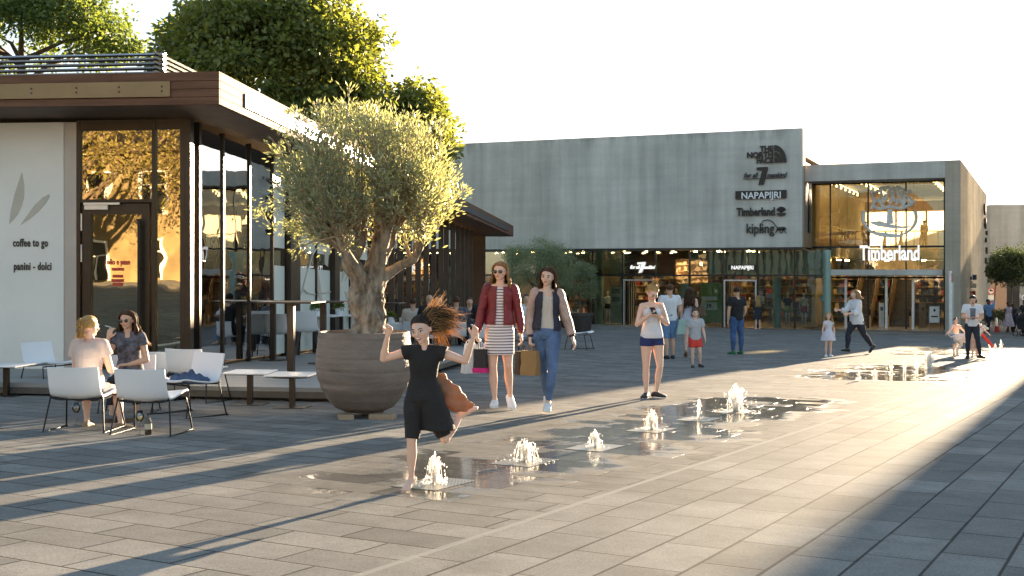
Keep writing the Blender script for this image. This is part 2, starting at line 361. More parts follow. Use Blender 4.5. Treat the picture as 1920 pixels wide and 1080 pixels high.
def leafmat(name, c1, c2, tr=.45, rough=.5, spec=.5):
    m = bpy.data.materials.new(name); m.use_nodes = True; t = m.node_tree; p = t.nodes['Principled BSDF']; N = t.nodes.new; L = t.links.new
    g = N('ShaderNodeNewGeometry'); mx = N('ShaderNodeMix'); mx.data_type = 'RGBA'; L(g.outputs['Random Per Island'], mx.inputs[0]); mx.inputs[6].default_value = (*c1, 1); mx.inputs[7].default_value = (*c2, 1)
    L(mx.outputs[2], p.inputs['Base Color']); p.inputs['Roughness'].default_value = rough; p.inputs['Specular IOR Level'].default_value = spec
    tr_ = N('ShaderNodeBsdfTranslucent'); vm = N('ShaderNodeMix'); vm.data_type = 'RGBA'; vm.blend_type = 'MULTIPLY'; vm.inputs[0].default_value = 1; L(mx.outputs[2], vm.inputs[6]); vm.inputs[7].default_value = (1.6, 1.5, .7, 1)
    vm.clamp_result = False; L(vm.outputs[2], tr_.inputs[0]); ms = N('ShaderNodeMixShader'); ms.inputs[0].default_value = tr; L(p.outputs[0], ms.inputs[1]); L(tr_.outputs[0], ms.inputs[2]); L(ms.outputs[0], t.nodes['Material Output'].inputs[0]); M[name] = m
leafmat('leaf_chestnut', (.085, .110, .028), (.25, .265, .07), .45)
leafmat('leaf_light', (.09, .13, .035), (.17, .21, .06), .42)
leafmat('leaf_olive', (.20, .22, .15), (.40, .41, .29), .40, .4)
leafmat('leaf_olive_dark', (.17, .205, .12), (.36, .40, .25), .3, .5)
leafmat('leaf_dark', (.035, .055, .022), (.07, .10, .035), .25)
leafmat('leaf_gold', (.16, .14, .04), (.26, .20, .06), .3)
mat('bark', (.16, .115, .075), .9, var=.35, scale=5, bump=.8, bscale=14, streak=(1, 1, .3))
mat('bark_olive', (.075, .052, .036), .9, col2=(.42, .34, .25), scale=15, bump=1.0, bscale=22, streak=(1, 1, .35))

def crown_tree(name, label, cat, base, H, ell, n, leaf, lm, seed, group=None, trunk_r=.25, clump=.16, ncl=90, lower=.0, limbs=7, wid=.28):
    """tapered trunk with limbs; crown of leaf clumps. ell = (cx, cy, cz, rx, ry, rz) relative to base"""
    t = thing(name, label, cat, base, 0, group); r = random.Random(seed); mb = MB(); cx, cy, cz, rx, ry, rz = ell
    top = Vector((cx, cy, cz+rz*.5)); fork = Vector((cx*.4, cy*.4, max(cz-rz*.9, H*.18)))
    mb.tube([(0, 0, -.3), (0, 0, .1), fork*.5, fork, (fork+top)/2, top], [trunk_r*1.3, trunk_r*1.1, trunk_r*.9, trunk_r*.8, trunk_r*.5, trunk_r*.12], 10)
    for i in range(limbs):
        a = 2*math.pi*i/limbs+r.random(); e = Vector((cx+rx*.75*math.cos(a), cy+ry*.75*math.sin(a), cz+rz*r.uniform(-.3, .5)))
        s = fork.lerp(top, r.random()*.4); mid = s.lerp(e, .5)+Vector((0, 0, rz*.12)); mb.tube([s, mid, e], [trunk_r*.45, trunk_r*.28, trunk_r*.08], 6)
    mb.build('trunk', 'bark', t, smooth=True)
    pts, dirs, ls = [], [], []; cl = []
    for i in range(ncl):
        v = Vector((r.gauss(0, 1), r.gauss(0, 1), r.gauss(0, 1))).normalized()
        if v.z < -.55+lower: v.z = -v.z*.6
        k = r.uniform(.55, 1.0)**.6; bump = 1+.16*noise.noise(v*2.3+Vector((seed, 0, 0)))
        cl.append((Vector((cx+v.x*rx*k*bump, cy+v.y*ry*k*bump, cz+v.z*rz*k*bump)), r.uniform(.7, 1.35), v))
    R_ = (rx+ry+rz)/3*clump
    for i in range(n):
        c, s, v = cl[r.randrange(ncl)]
        o = Vector((r.gauss(0, 1), r.gauss(0, 1), r.gauss(0, .7))); ol = o.length; o = o/ol*(min(ol, 2.0))*R_*s*.75
        pts.append(c+o); dd = o.normalized()*.8+Vector((r.gauss(0, .6), r.gauss(0, .6), r.gauss(0, .5)-.35)); dirs.append(dd); ls.append(leaf*r.uniform(.6, 1.3))
    leaves_mesh('crown', pts, dirs, ls, wid, lm, t, seed); return t

# ---------------------------------------------------------------- café kiosk
def kiosk():
    root = thing('cafe_kiosk', 'glass café pavilion with brown wood fascia roof and frosted leaf panels', 'building', (K((0, 0, 0))))
    def part(mb, name, m, parent=root, smooth=False): return mb.build(name, m, parent, xf=K, smooth=smooth)
    GH = 3.77                                        # glass height
    NE = 31.3                                        # length of the glass side
    WL = -11.5
    # terrace deck: boards run along the front
    d0 = D(500, 726); fx = (d0.x-K.o[0], d0.y-K.o[1]); fn = fx[0]*K.N[0]+fx[1]*K.N[1]
    se = K.s_at(760, -1.0)
    mb = MB(); y = fn
    DN = fn+15.5; rr = random.Random(3)
    SE = K.s_at(645, fn)
    while y < DN: mb.box(WL, SE, y, y+.552, -.05, 0); y += .56
    dk = part(mb, 'deck', 'deck')
    mb = MB(); mb.box(WL, SE-.004, fn+.004, DN, -.13, -.052); part(mb, 'deck_edge', 'deck_edge')
    mb = MB(); mb.box(WL, SE-.25, fn+.22, DN-.2, -.9, -.132); part(mb, 'plinth', 'letter_dark')
    # floor inside, roof, soffit, fascia
    mb = MB(); mb.box(WL, -.12, .12, NE, .002, .03); part(mb, 'inner_floor', 'interior_floor')
    OV = .95; ON = -1.12; NB = NE+1.35
    mb = MB(); mb.box(WL, OV-.06, ON+.06, NB-.06, GH+.03, GH+.11); part(mb, 'soffit', 'soffit_wood')
    mb = MB(); mb.box(WL, OV-.07, ON+.07, NB-.07, GH+.112, GH+.44); part(mb, 'roof', 'roof_dark')
    # fascia boards: four courses, small gaps, mitred front and side
    mb = MB(); hs = [(.0, .10), (.107, .212), (.219, .326), (.333, .455)]
    for a, b in hs:
        x = WL; 
        while x < OV:
            x2 = min(OV, x+3.3+((a*37) % 1)); mb.box(x+.002, x2-.002, ON, ON+.045, GH+.03+a, GH+.03+b); x = x2
        n = ON+.047
        while n < NB:
            n2 = min(NB, n+3.1+((a*53) % 1)); mb.box(OV-.045, OV, n+.002, n2-.002, GH+.03+a, GH+.03+b); n = n2
        mb.box(WL, OV-.047, NB-.045, NB, GH+.03+a, GH+.03+b)
    part(mb, 'fascia', 'wood_fascia')
    mb = MB(); s1 = K.s_at(320, ON); mb.box(WL, s1, ON-.03, ON-.002, GH+.03+.110, GH+.03+.325)
    fp = part(mb, 'fascia_panel', 'bronze_panel')
    mb = MB()
    for px in (61, 145, 225, 305):
        s = K.s_at(px, ON)
        for z in (.185, .25): mb = MB(); mb.cbox((s, ON-.034, GH+.03+z), (.022, .008, .022)); part(mb, 'screw', 'letter_dark', fp)
    n1 = K.n_at(458, OV); mb = MB(); mb.box(OV+.002, OV+.03, n1, n1+8.5, GH+.03+.115, GH+.03+.32)
    part(mb, 'side_panel', 'aluminium')
    mb = MB(); mb.box(OV+.002, OV+.03, 18, 27.6, GH+.03+.11, GH+.03+.32); mb.box(OV+.002, OV+.03, 27.68, 30.9, GH+.03+.11, GH+.03+.32); part(mb, 'side_panel', 'roof_dark')
    # louvred screen on the roof
    mb = MB(); sl = K.s_at(305, .3); zt = K.h_at(sl, .3, 93)
    for i in range(5):
        zb = K.h_at(sl, .3, 137); z = zb+(zt-zb)*i/5; hh = (zt-zb)/5*.70
        mb.add([(WL, .3, z), (sl, .3, z), (sl, .42, z+hh), (WL, .42, z+hh), (WL, .34, z-.02), (sl, .34, z-.02), (sl, .46, z+hh-.02), (WL, .46, z+hh-.02)], [(0, 1, 2, 3), (7, 6, 5, 4), (0, 4, 5, 1), (3, 2, 6, 7), (0, 3, 7, 4), (1, 5, 6, 2)])
        mb.add([(sl, .3, z), (sl, 8, z), (sl-.12, 8, z+hh), (sl-.12, .3, z+hh), (sl-.04, .3, z-.02), (sl-.04, 8, z-.02), (sl-.16, 8, z+hh-.02), (sl-.16, .3, z+hh-.02)], [(3, 2, 1, 0), (4, 5, 6, 7), (1, 5, 4, 0), (7, 6, 2, 3), (4, 7, 3, 0), (2, 6, 5, 1)])
    part(mb, 'roof_louver', 'steel_louver')
    # front: white panel, door, transom pane, side light
    def S(px): return K.s_at(px, 0)
    mb = MB(); mb.box(WL, S(123), -.06, .06, .0, GH-.03); wp = part(mb, 'wall_panel', 'white_panel')
    mb = MB(); mb.box(S(123)+.003, S(146), -.05, .06, .0, GH-.03); part(mb, 'panel_edge', 'panel_edge')
    mb = MB(); hd = K.h_at(S(220), 0, 380); mb.box(S(146)+.003, S(153), -.05, .05, 0, GH)
    mb.box(S(287), S(294), -.05, .05, 0, GH); mb.box(S(340), -.002, -.05, .05, 0, GH)
    mb.box(S(153)+.002, S(287)-.002, -.045, .045, K.h_at(S(220), 0, 245), GH-.002); mb.box(S(153)+.002, S(287)-.002, -.045, .045, hd, K.h_at(S(220), 0, 374))
    mb.box(S(294)+.002, S(340)-.002, -.045, .045, K.h_at(S(320), 0, 243), GH-.002); mb.box(S(294)+.002, S(340)-.002, -.045, .045, .0, .08)
    part(mb, 'front_frame', 'dark_bronze')
    mb = MB(); mb.box(S(153), S(287), -.01, .01, K.h_at(S(220), 0, 374), K.h_at(S(220), 0, 245)); part(mb, 'front_pane', 'glass_front')
    mb = MB(); mb.box(S(294), S(340), -.01, .01, .08, K.h_at(S(320), 0, 243)); part(mb, 'front_pane', 'glass_front')
    # door
    a, b = S(158), S(283); da, db = S(173), S(268); z0 = hd-.02; zg = K.h_at(S(220), 0, 402)
    mb = MB(); mb.box(a, da, -.055, .03, .01, z0); mb.box(db, b, -.055, .03, .01, z0); mb.box(da+.001, db-.001, -.055, .03, zg, z0); mb.box(da+.001, db-.001, -.055, .03, .01, .28)
    dr = part(mb, 'door', 'dark_bronze')
    mb = MB(); mb.box(da, db, -.012, 0, .28, zg); part(mb, 'door_pane', 'glass_front', dr)
    mb = MB(); zc = zg+.10; mb.box(a+.05, a+.42, -.10, -.056, z0-.09, z0-.01); mb.box(a+.05, a+.62, -.125, -.102, z0-.02, z0+.012); part(mb, 'door_closer', 'aluminium', dr)
    mb = MB(); hz0 = K.h_at(S(270), 0, 640); hz1 = K.h_at(S(270), 0, 412); mb.box(db-.02, db+.03, -.15, -.12, .35, hz1)
    for z in (hz1-.12, (hz1+.35)*.58, .6): mb.tube([(db+.005, -.056, z), (db+.005, -.165, z)], .012, 8)
    part(mb, 'door_handle', 'black_metal', dr)
    mb = MB()
    for py in (405, 463): z = K.h_at(S(157), 0, py+12); mb = MB(); mb.box(a-.02, a, -.075, -.056, z-.13, z+.13); part(mb, 'hinge', 'aluminium', dr)
    def txt(s, px, py, size, m, par, nn, sxx=1, bold=.0, name='lettering'):
        t = text_mb(s, size, .012, bold, sxx, spacing=1.12); cx_ = K.s_at(px, nn); z = K.h_at(cx_, nn, py); shift(t, cx_, nn, z); part(t, name, m, par)
    txt('coffee to go', 57, 462, .165, 'letter_brown', wp, -.068, .62, .004); txt('panini - dolci', 61, 506, .165, 'letter_brown', wp, -.068, .62, .004)
    txt('olio e pane', 222, 496, .12, 'red_text', dr, -.016, .6, .003)
    mb = MB()
    for py, w_ in ((505, .20), (518, .17), (526, .20), (533, .17)):
        c_ = K.s_at(222, 0); z = K.h_at(c_, 0, py)
        x = c_-w_/2
        for k in range(9): mb.box(x+k*w_/9, x+(k+.68)*w_/9, -.02, -.013, z-.022, z+.022)
    part(mb, 'lettering', 'red_text', dr)
    def leafp(pts, m_='leaf_graphic', par=wp, nn=-.066):
        q = [(K.s_at(px, nn), K.h_at(K.s_at(px, nn), nn, py)) for px, py in pts]
        mb = MB(); mb.poly(q, nn, nn+.004); part(mb, 'leaf_emblem', m_, par)
    leafp([(17, 420), (20, 395), (27, 365), (35, 340), (41, 323), (45, 345), (45, 370), (40, 388), (33, 402), (25, 412)])
    leafp([(38, 422), (50, 405), (65, 384), (80, 370), (92, 364), (93, 369), (85, 382), (72, 397), (55, 411)])
    # corner posts and side glazing
    mb = MB(); mb.box(.0, .09, -.05, .08, 0, GH); mb.box(0, .09, .30, .38, 0, GH); part(mb, 'corner_post', 'dark_bronze')
    def NN(px): return K.n_at(px, 0)
    panes = [NN(366), NN(417), NN(467), NN(510)]
    for i in range(3):
        mb = MB(); mb.box(-.012, .0, panes[i]+.03, panes[i+1]-.03, .06, GH-.06); part(mb, 'side_pane', 'glass_cafe')
    mb = MB(); mb.box(-.012, .0, .08, .30, .06, GH-.06); part(mb, 'side_pane', 'glass_cafe')
    for px in (366, 417, 467, 510, 553, 592, 655, 690):
        n = NN(px); mb = MB(); mb.box(-.05, .03, n-.028, n+.028, 0, GH-.001); part(mb, 'mullion', 'dark_bronze')
    n5 = NN(518)
    # frosted zone: lower and upper frosted bands with a clear stripe between
    hb = K.h_at(0, NN(560), 497)-.05; ha = K.h_at(0, NN(560), 470)
    for a_, b_ in ((510, 535), (555, 592), (592, 620), (630, 655), (655, 690)):
        na, nb_ = NN(a_)+.04, NN(b_)-.04
        mb = MB(); mb.box(-.02, -.004, na, nb_, .06, hb); mb.box(-.02, -.004, na, nb_, ha, GH-.06); part(mb, 'frosted_panel', 'frosted')
        mb = MB(); mb.box(-.014, -.002, na, nb_, hb, ha); part(mb, 'side_pane', 'glass_cafe')
    for a_, b_ in ((536, 554), (620, 629)):
        mb = MB(); mb.box(-.1, .1, NN(a_), NN(b_), 0, GH-.002); part(mb, 'wide_column', 'dark_bronze')
    # leaf drawing on the frosted panels
    def sp(pts): return [(NN(px), K.h_at(0, NN(px), py)) for px, py in pts]
    def leafs(pts):
        q = sp(pts); mb = MB(); n_ = len(q); v = [(.004, n, z) for n, z in q]+[(.010, n, z) for n, z in q]
        mb.add(v, [tuple(range(n_)), tuple(range(2*n_-1, n_-1, -1))]+[(i, i+n_, (i+1) % n_+n_, (i+1) % n_) for i in range(n_)]); part(mb, 'leaf_drawing', 'leaf_graphic')
    leafs([(557, 400), (566, 398), (572, 430), (578, 484), (570, 470), (562, 440)]); leafs([(580, 410), (588, 405), (590, 448), (585, 430)])
    leafs([(594, 505), (598, 520), (604, 562), (598, 560), (593, 540)]); leafs([(608, 470), (612, 466), (616, 475), (614, 500), (608, 495)])
    leafs([(640, 530), (643, 505), (650, 485), (648, 508)]); leafs([(646, 528), (653, 508), (653, 516)]); leafs([(646, 546), (653, 550), (654, 565), (650, 560)])
    for path in ([(560, 562), (566, 545), (575, 510), (585, 478), (592, 466)], [(568, 542), (575, 549), (590, 552)], [(593, 548), (606, 549), (619, 547)], [(593, 466), (605, 461), (618, 460)]):
        q = sp(path); mb = MB(); mb.tube([(.008, n, z) for n, z in q], .018, 5); part(mb, 'stem_drawing', 'leaf_graphic')
    # far part: clear glazing behind tall fins
    xs = [700, 718, 735, 752, 768, 785, 800, 814, 828, 838, 850, 860, 868, 876, 883]
    for i, px in enumerate(xs):
        n = NN(px); dd = .06
        mb = MB(); mb.box(-.03, dd, n-.045, n+.045, 0, GH-.001); part(mb, 'fin', 'fin_brown')
    for i in range(0, len(xs)-1, 2):
        mb = MB(); mb.box(-.03, -.018, NN(xs[i])+.06, NN(xs[min(i+2, len(xs)-1)])-.06, .05, GH-.05); part(mb, 'side_pane', 'glass_cafe')
    # rear wall at the far end and left side with openings to daylight
    mb = MB(); mb.box(WL, 0-.05, NE-.1, NE, 0, GH-.01); part(mb, 'rear_wall', 'interior_dark')
    mb = MB(); mb.box(WL, WL+.2, 8.5, NE-.1, 0, GH-.01); mb.box(WL, WL+.2, .1, 8.5, 0, .9); mb.box(WL, WL+.2, .1, 8.5, 3.1, GH-.01)
    for n in (.1, 2.9, 5.7, 8.3): mb.box(WL+.01, WL+.19, n, n+.2, .9, 3.1)
    part(mb, 'side_wall', 'interior_wall')
    mb = MB(); mb.box(-5.2, -5.0, 13.5, 29, 0, 2.9); part(mb, 'bar_back', 'interior_wall')
    mb = MB(); mb.bevel_box(-3.9, -3.2, 13, 26, .03, 1.15, .02); part(mb, 'bar_counter', 'interior_dark')
    for i in range(9):
        mb = MB(); mb.rev([(.02, .35), (.10, .30), (.14, .1), (.15, 0)], 14, (-2.6-(i % 2)*1.1, 12+i*1.9, 2.35)); l = part(mb, 'pendant_lamp', 'lamp_soft', smooth=True)
        mb = MB(); mb.tube([(-2.6-(i % 2)*1.1, 12+i*1.9, 2.7), (-2.6-(i % 2)*1.1, 12+i*1.9, GH)], .008, 5); part(mb, 'lamp_cord', 'black_metal', l)
    for i in range(8):
        mb = MB()
        for k in range(4):
            mb.box(-4.98, -4.75, 14+i*1.8, 15.6+i*1.8, .9+k*.5, .93+k*.5)
            for q in range(7):
                if rr.random() < .8: mb.box(-4.95, -4.85, 14.1+i*1.8+q*.2, 14.18+i*1.8+q*.2, .93+k*.5, .93+k*.5+rr.uniform(.18, .34))
        part(mb, 'bottle_shelf', 'glow_shelf')
mat('fin_brown', (.085, .058, .042), .45, .35, .2, 2)
mat('glow_shelf', (.5, .30, .12), .5, emit=(1, .55, .2), es=.55)  # shelves and bottles glow by themselves, light put into the material
kiosk()

# ---------------------------------------------------------------- shops: concrete box over glass ground floor
ZS = 4.08; ZT = 9.94      # soffit, top above floor 0.12
GN = 1.0                  # glazing line
def shops():
    root = thing('shopping_hall', 'long grey concrete upper storey over a row of glass shopfronts', 'building', B((0, 0, 0)))
    def part(mb, name, m, parent=root, smooth=False): return mb.build(name, m, parent, xf=B, smooth=smooth)
    SL = -48; ND = 24
    mb = MB(); mb.box(SL, -1.2, .45, ND, ZS+.02, ZT-.05); part(mb, 'upper_core', 'interior_dark')
    mb = MB(); mb.box(SL, 0, 0, .45, ZS, ZT); part(mb, 'upper_wall', 'concrete'); mb = MB(); mb.box(-1.19, -.46, ND-.3, ND, ZS+.1, ZT-.02); part(mb, 'end_wall', 'concrete')
    mb = MB(); mb.box(-.45, 0, .452, ND, ZT-1.32, ZT); mb.box(-.45, 0, .452, 1.0, ZS, ZT-1.322); mb.box(-.45, 0, 1.002, ND, ZS, ZS+.75); part(mb, 'side_wall', 'sun_tinted_concrete')
    mb = MB(); mb.box(-.7, -.68, 1.0, ND, ZS+.75, ZT-1.32); part(mb, 'side_window', 'glass_shop')
    mb = MB()
    for k in range(14): n = 1.0+k*1.6; mb.box(-.74, -.60, n, n+.09, ZS+.75, ZT-1.321)
    mb.box(-.74, -.60, 1.0, ND, ZS+3.6, ZS+3.7); part(mb, 'window_frame', 'aluminium')
    mb = MB(); mb.box(-1.1, -1.0, 1.0, ND, ZS+.76, ZT-1.33); part(mb, 'side_blind', 'interior_white')
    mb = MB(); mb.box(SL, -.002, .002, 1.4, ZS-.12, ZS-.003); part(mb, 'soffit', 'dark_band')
    mb = MB(); mb.box(SL, .3, 1.0, 10, -.12, 0); mb.box(SL, .3, .8, 1.0, -.4, -.015); part(mb, 'floor', 'interior_floor')
    mb = MB(); mb.box(SL, -.0, 10, 10.2, 0, ZS-.13); part(mb, 'rear_wall', 'interior_wall')
    mb = MB(); mb.box(SL, -.0, 1.5, 10, ZS-.128, ZS-.09); part(mb, 'ceiling', 'interior_wall')
    def S(px, n=GN): return B.s_at(px, n)
    ztr = 2.62                                     # transom
    # mullions
    for px in (905, 960, 1015, 1066, 1112, 1168, 1229, 1293, 1356, 1421, 1490):
        s = S(px); mb = MB(); mb.box(s-.045, s+.045, GN-.06, GN+.08, 0, ZS-.125); part(mb, 'mullion', 'dark_band')
    mb = MB(); mb.box(SL, S(1168)-.045, GN-.05, GN+.06, ztr, ztr+.09); mb.box(S(1168)+.045, S(1229)-.045, GN-.05, GN+.06, ztr, ztr+.09)
    mb.box(S(1229)+.045, S(1544), GN-.05, GN+.06, ztr, ztr+.09); part(mb, 'transom', 'dark_band')
    bays = [880, 905, 960, 1015, 1066, 1112, 1168, 1229, 1293, 1356, 1421, 1490, 1546]
    for i in range(len(bays)-1):
        a, b = S(bays[i])+.05, S(bays[i+1])-.05
        mb = MB(); mb.box(a, b, GN, GN+.015, ztr+.09, ZS-.13); part(mb, 'upper_pane', 'glass_upper' if bays[i] < 1290 else 'glass_shop')
        if bays[i] >= 1290:
            mb = MB(); mb.box(a, b, GN+.10, GN+.12, ztr+.1, ZS-.2); part(mb, 'blind', 'green_blind')
        if bays[i] in (1168, 1356):
            # door frame, open leaf
            mb = MB(); t = .07; mb.box(a, a+t, GN-.12, GN+.1, 0, 2.45); mb.box(b-t, b, GN-.12, GN+.1, 0, 2.45); mb.box(a+t+.001, b-t-.001, GN-.12, GN+.1, 2.45-t, 2.45); part(mb, 'door_frame', 'aluminium')
            mb = MB(); mb.box(a, b, GN, GN+.015, 2.46, ztr); part(mb, 'over_pane', 'glass_shop')
            mb = MB(); mb.cbox((a+.22, GN+.35, 1.2), (.03, .85, 2.3), R(-12)); part(mb, 'door_leaf', 'glass_shop')
            mb = MB()
            for k in range(4): mb.cbox((a+.12+k*.10, GN+.25+k*.05, 1.2), (.025, .05, 2.34))
            part(mb, 'door_stile', 'interior_wall')
        else:
            mb = MB(); mb.box(a, b, GN, GN+.015, .03, ztr); part(mb, 'shop_pane', 'glass_shop')
    for px in (1124, 1284, 1457, 1550):
        mb = MB(); mb.rev([(.21, 0), (.21, ZS-.13)], 24, (S(px, GN+.55), GN+.55, 0), caps=False); part(mb, 'round_column', 'teal_column', smooth=True)
    # partitions, warm spots
    for px in (1108, 1296): mb = MB(); mb.box(S(px, 2)-.08, S(px, 2)+.08, 1.6, 10, 0, ZS-.13); part(mb, 'partition', 'interior_dark')
    r_ = random.Random(4)
    s = S(890); 
    while s < -1:
        for n in (2.4, 4.6, 7.2):
            mb = MB(); mb.rev([(.09, 0), (.09, .03)], 12, (s+r_.uniform(-.3, .3), n, ZS-.17)); part(mb, 'ceiling_lamp', 'lamp_warm')
        s += 1.35
    # wall shelving with goods
    for i in range(12):
        a = S(900)+i*2.15
        mb = MB(); cols = []
        for k in range(6):
            mb.box(a, a+2.0, 9.5, 9.98, .3+k*.42, .33+k*.42, 0)
            x = a+.05
            while x < a+1.9:
                w_ = r_.uniform(.1, .3)
                if r_.random() < .85: mb.box(x, x+w_*.9, 9.55, 9.9, .33+k*.42, .33+k*.42+r_.uniform(.12, .36), r_.randrange(1, 5))
                x += w_
        part(mb, 'goods_shelf', ['interior_wall', 'goods_red', 'goods_blue', 'goods_cream', 'goods_dark'])
    return part
mat('goods_red', (.30, .05, .04), .8, var=.3); mat('goods_blue', (.06, .09, .16), .8, var=.3); mat('goods_cream', (.55, .47, .35), .8, var=.2); mat('goods_dark', (.03, .028, .03), .8)
shop_part = shops()
SHOP = bpy.data.objects['shopping_hall']

# brand signs on the concrete wall
def wall_sign(name, label, mbs, group='dark metal signs on the concrete wall'):
    t = thing(name, label, 'sign', B(mbs[0][3]), 0, group)
    for mb, pn, m, _ in mbs: mb.build(pn, m, t, xf=B)
    return t
def ST(s, px, py, size, m='letter_dark', sxx=1, bold=0, align='CENTER', n=-.09, shear=0, name='lettering', sp=1.0):
    t = text_mb(s, size, .06, bold, sxx, align, shear, sp); c_ = B.s_at(px, n); z = B.h_at(c_, n, py); shift(t, c_, n, z); return (t, name, m, (c_, n, z))
def PP(px, py, n=-.06): s = B.s_at(px, n); return (s, B.h_at(s, n, py))
def signs():
    # quarter dome emblem
    mb = MB(); O = PP(1452, 305)
    rad = PP(1475, 305)[0]-O[0]
    for a_, b_ in ((0, .30), (.36, .62), (.68, 1.0)):
        pts = []
        r0, r1 = a_*rad, b_*rad; hgt = lambda r: r
        for i in range(13): t_ = math.pi/2*i/12; pts.append((O[0]+r1*math.cos(t_), O[1]+1.45*r1*math.sin(t_)))
        for i in range(12, -1, -1): t_ = math.pi/2*i/12; pts.append((O[0]+r0*math.cos(t_), O[1]+1.45*r0*math.sin(t_)))
        if a_ == 0: pts = pts[:13]+[(O[0], O[1])]
        mb.poly(pts, -.12, -.06)
    wall_sign('brand_sign', 'three line THE NORTH FACE lettering with quarter dome, topmost on the concrete wall', [ST('THE', 1450, 283, .38, sxx=.95, bold=.014, align='RIGHT'), ST('NORTH', 1450, 294, .38, sxx=.98, bold=.014, align='RIGHT'), ST('FACE', 1450, 305, .38, sxx=.95, bold=.014, align='RIGHT'), (mb, 'dome_emblem', 'letter_dark', (O[0], -.1, O[1]))])
    mb = MB(); q = [PP(x, y) for x, y in ((1419, 314), (1440, 313), (1440, 318), (1432, 346), (1422, 347), (1430, 319), (1419, 319))]; mb.poly(q, -.12, -.06)
    ln = MB(); ln.box(PP(1393, 333)[0], PP(1473, 333)[0], -.10, -.06, PP(1430, 334)[1]-.03, PP(1430, 334)[1])
    wall_sign('brand_sign', 'script lettering crossed by a big 7, second from top on the concrete wall', [(mb, 'numeral', 'letter_dark', (q[0][0], -.1, q[0][1])), ST('for all', 1407, 333, .36, sxx=.82, shear=.35, bold=.004), ST('mankind', 1456, 332, .34, sxx=.82, shear=.35, bold=.004), (ln, 'underline', 'letter_dark', (0, 0, 0))])
    mb = MB(); a, b = PP(1379, 374), PP(1475, 356); mb.box(a[0], b[0], -.10, -.06, a[1], b[1])
    wall_sign('brand_sign', 'black panel with pale NAPAPIJRI letters, third on the concrete wall', [(mb, 'panel', 'letter_dark', (a[0], -.1, a[1])), ST('NAPAPIJRI', 1427, 372, .46, 'chair_white', sxx=.97, bold=.008, n=-.115)])
    mb = MB(); O = PP(1465, 396); r = .23
    for i in range(7):
        a0 = math.pi*(.12+.76*i/6); mb.tube([(O[0], -.09, O[1]-.05), (O[0]+r*.95*math.cos(a0), -.09, O[1]+r*.95*math.sin(a0))], .035, 6)
    mb.poly([(O[0]+r*math.cos(t), O[1]-.09+r*.7*math.sin(t)) for t in [math.pi+math.pi*i/10 for i in range(11)]], -.12, -.06); mb.box(O[0]-.03, O[0]+.03, -.12, -.06, O[1]-.12, O[1])
    mb.poly([(O[0]+r*1.04*math.cos(t), O[1]+r*.98*math.sin(t)) for t in [math.pi*.12+math.pi*.76*i/10 for i in range(11)]]+[(O[0]+r*.8*math.cos(t), O[1]+r*.75*math.sin(t)) for t in [math.pi*.88-math.pi*.76*i/10 for i in range(11)]], -.11, -.06)
    wall_sign('brand_sign', 'Timberland lettering with round tree emblem, fourth on the concrete wall', [ST('Timberland', 1417, 404, .56, sxx=.74, bold=.018), (mb, 'tree_emblem', 'letter_dark', (O[0], -.1, O[1]))])
    mb = MB(); pts = [PP(x, y) for x, y in ((1428, 432), (1426, 422), (1431, 414), (1440, 412), (1449, 416), (1455, 424), (1459, 428))]; mb.tube([(s, -.08, z) for s, z in pts], .022, 6)
    for x0, y0, x1, y1, r0, r1 in ((1457, 429, 1470, 428, .07, .08), (1470, 427, 1474, 430, .055, .04), (1458, 430, 1454, 437, .035, .02), (1461, 430, 1464, 437, .035, .02), (1468, 430, 1466, 437, .03, .02), (1469, 430, 1474, 437, .03, .02)):
        p0, p1 = PP(x0, y0), PP(x1, y1); mb.tube([(p0[0], -.08, p0[1]), (p1[0], -.08, p1[1])], [r0, r1], 7)
    wall_sign('brand_sign', 'kipling lettering with long tailed monkey, lowest on the concrete wall', [ST('kipling', 1425, 437, .70, sxx=.78, bold=.006), (mb, 'monkey_emblem', 'letter_dark', (pts[0][0], -.1, pts[0][1]))])
    # signs behind / on the shopfront glass
    t = MB(); q = [(lambda s: (s, B.h_at(s, GN-.08, y)))(B.s_at(x, GN-.08)) for x, y in ((1195, 492), (1210, 491), (1210, 495), (1203, 511), (1197, 512), (1203, 496), (1195, 496))]; t.poly(q, GN-.10, GN-.06)
    wall_sign('shop_sign', 'white script lettering with a 7 over the left shop door', [(t, 'numeral', 'sign_lit', (q[0][0], GN-.1, q[0][1])), ST('for all', 1190, 504, .28, 'sign_lit', sxx=.8, shear=.35, bold=.006, n=GN-.08), ST('mankind', 1216, 504, .26, 'sign_lit', sxx=.75, shear=.35, bold=.006, n=GN-.08)], 'signs over the shop doors')
    a = B.s_at(1365, GN-.08); b = B.s_at(1419, GN-.08); z0, z1 = B.h_at(a, GN-.08, 506), B.h_at(a, GN-.08, 496.5); mb = MB(); mb.box(a, b, GN-.10, GN-.06, z0, z1)
    wall_sign('shop_sign', 'small NAPAPIJRI panel over the right shop door', [(mb, 'panel', 'letter_dark', (a, GN-.1, z0)), ST('NAPAPIJRI', 1392, 505, .27, 'sign_lit', sxx=.95, bold=.006, n=GN-.12)], 'signs over the shop doors')
signs()

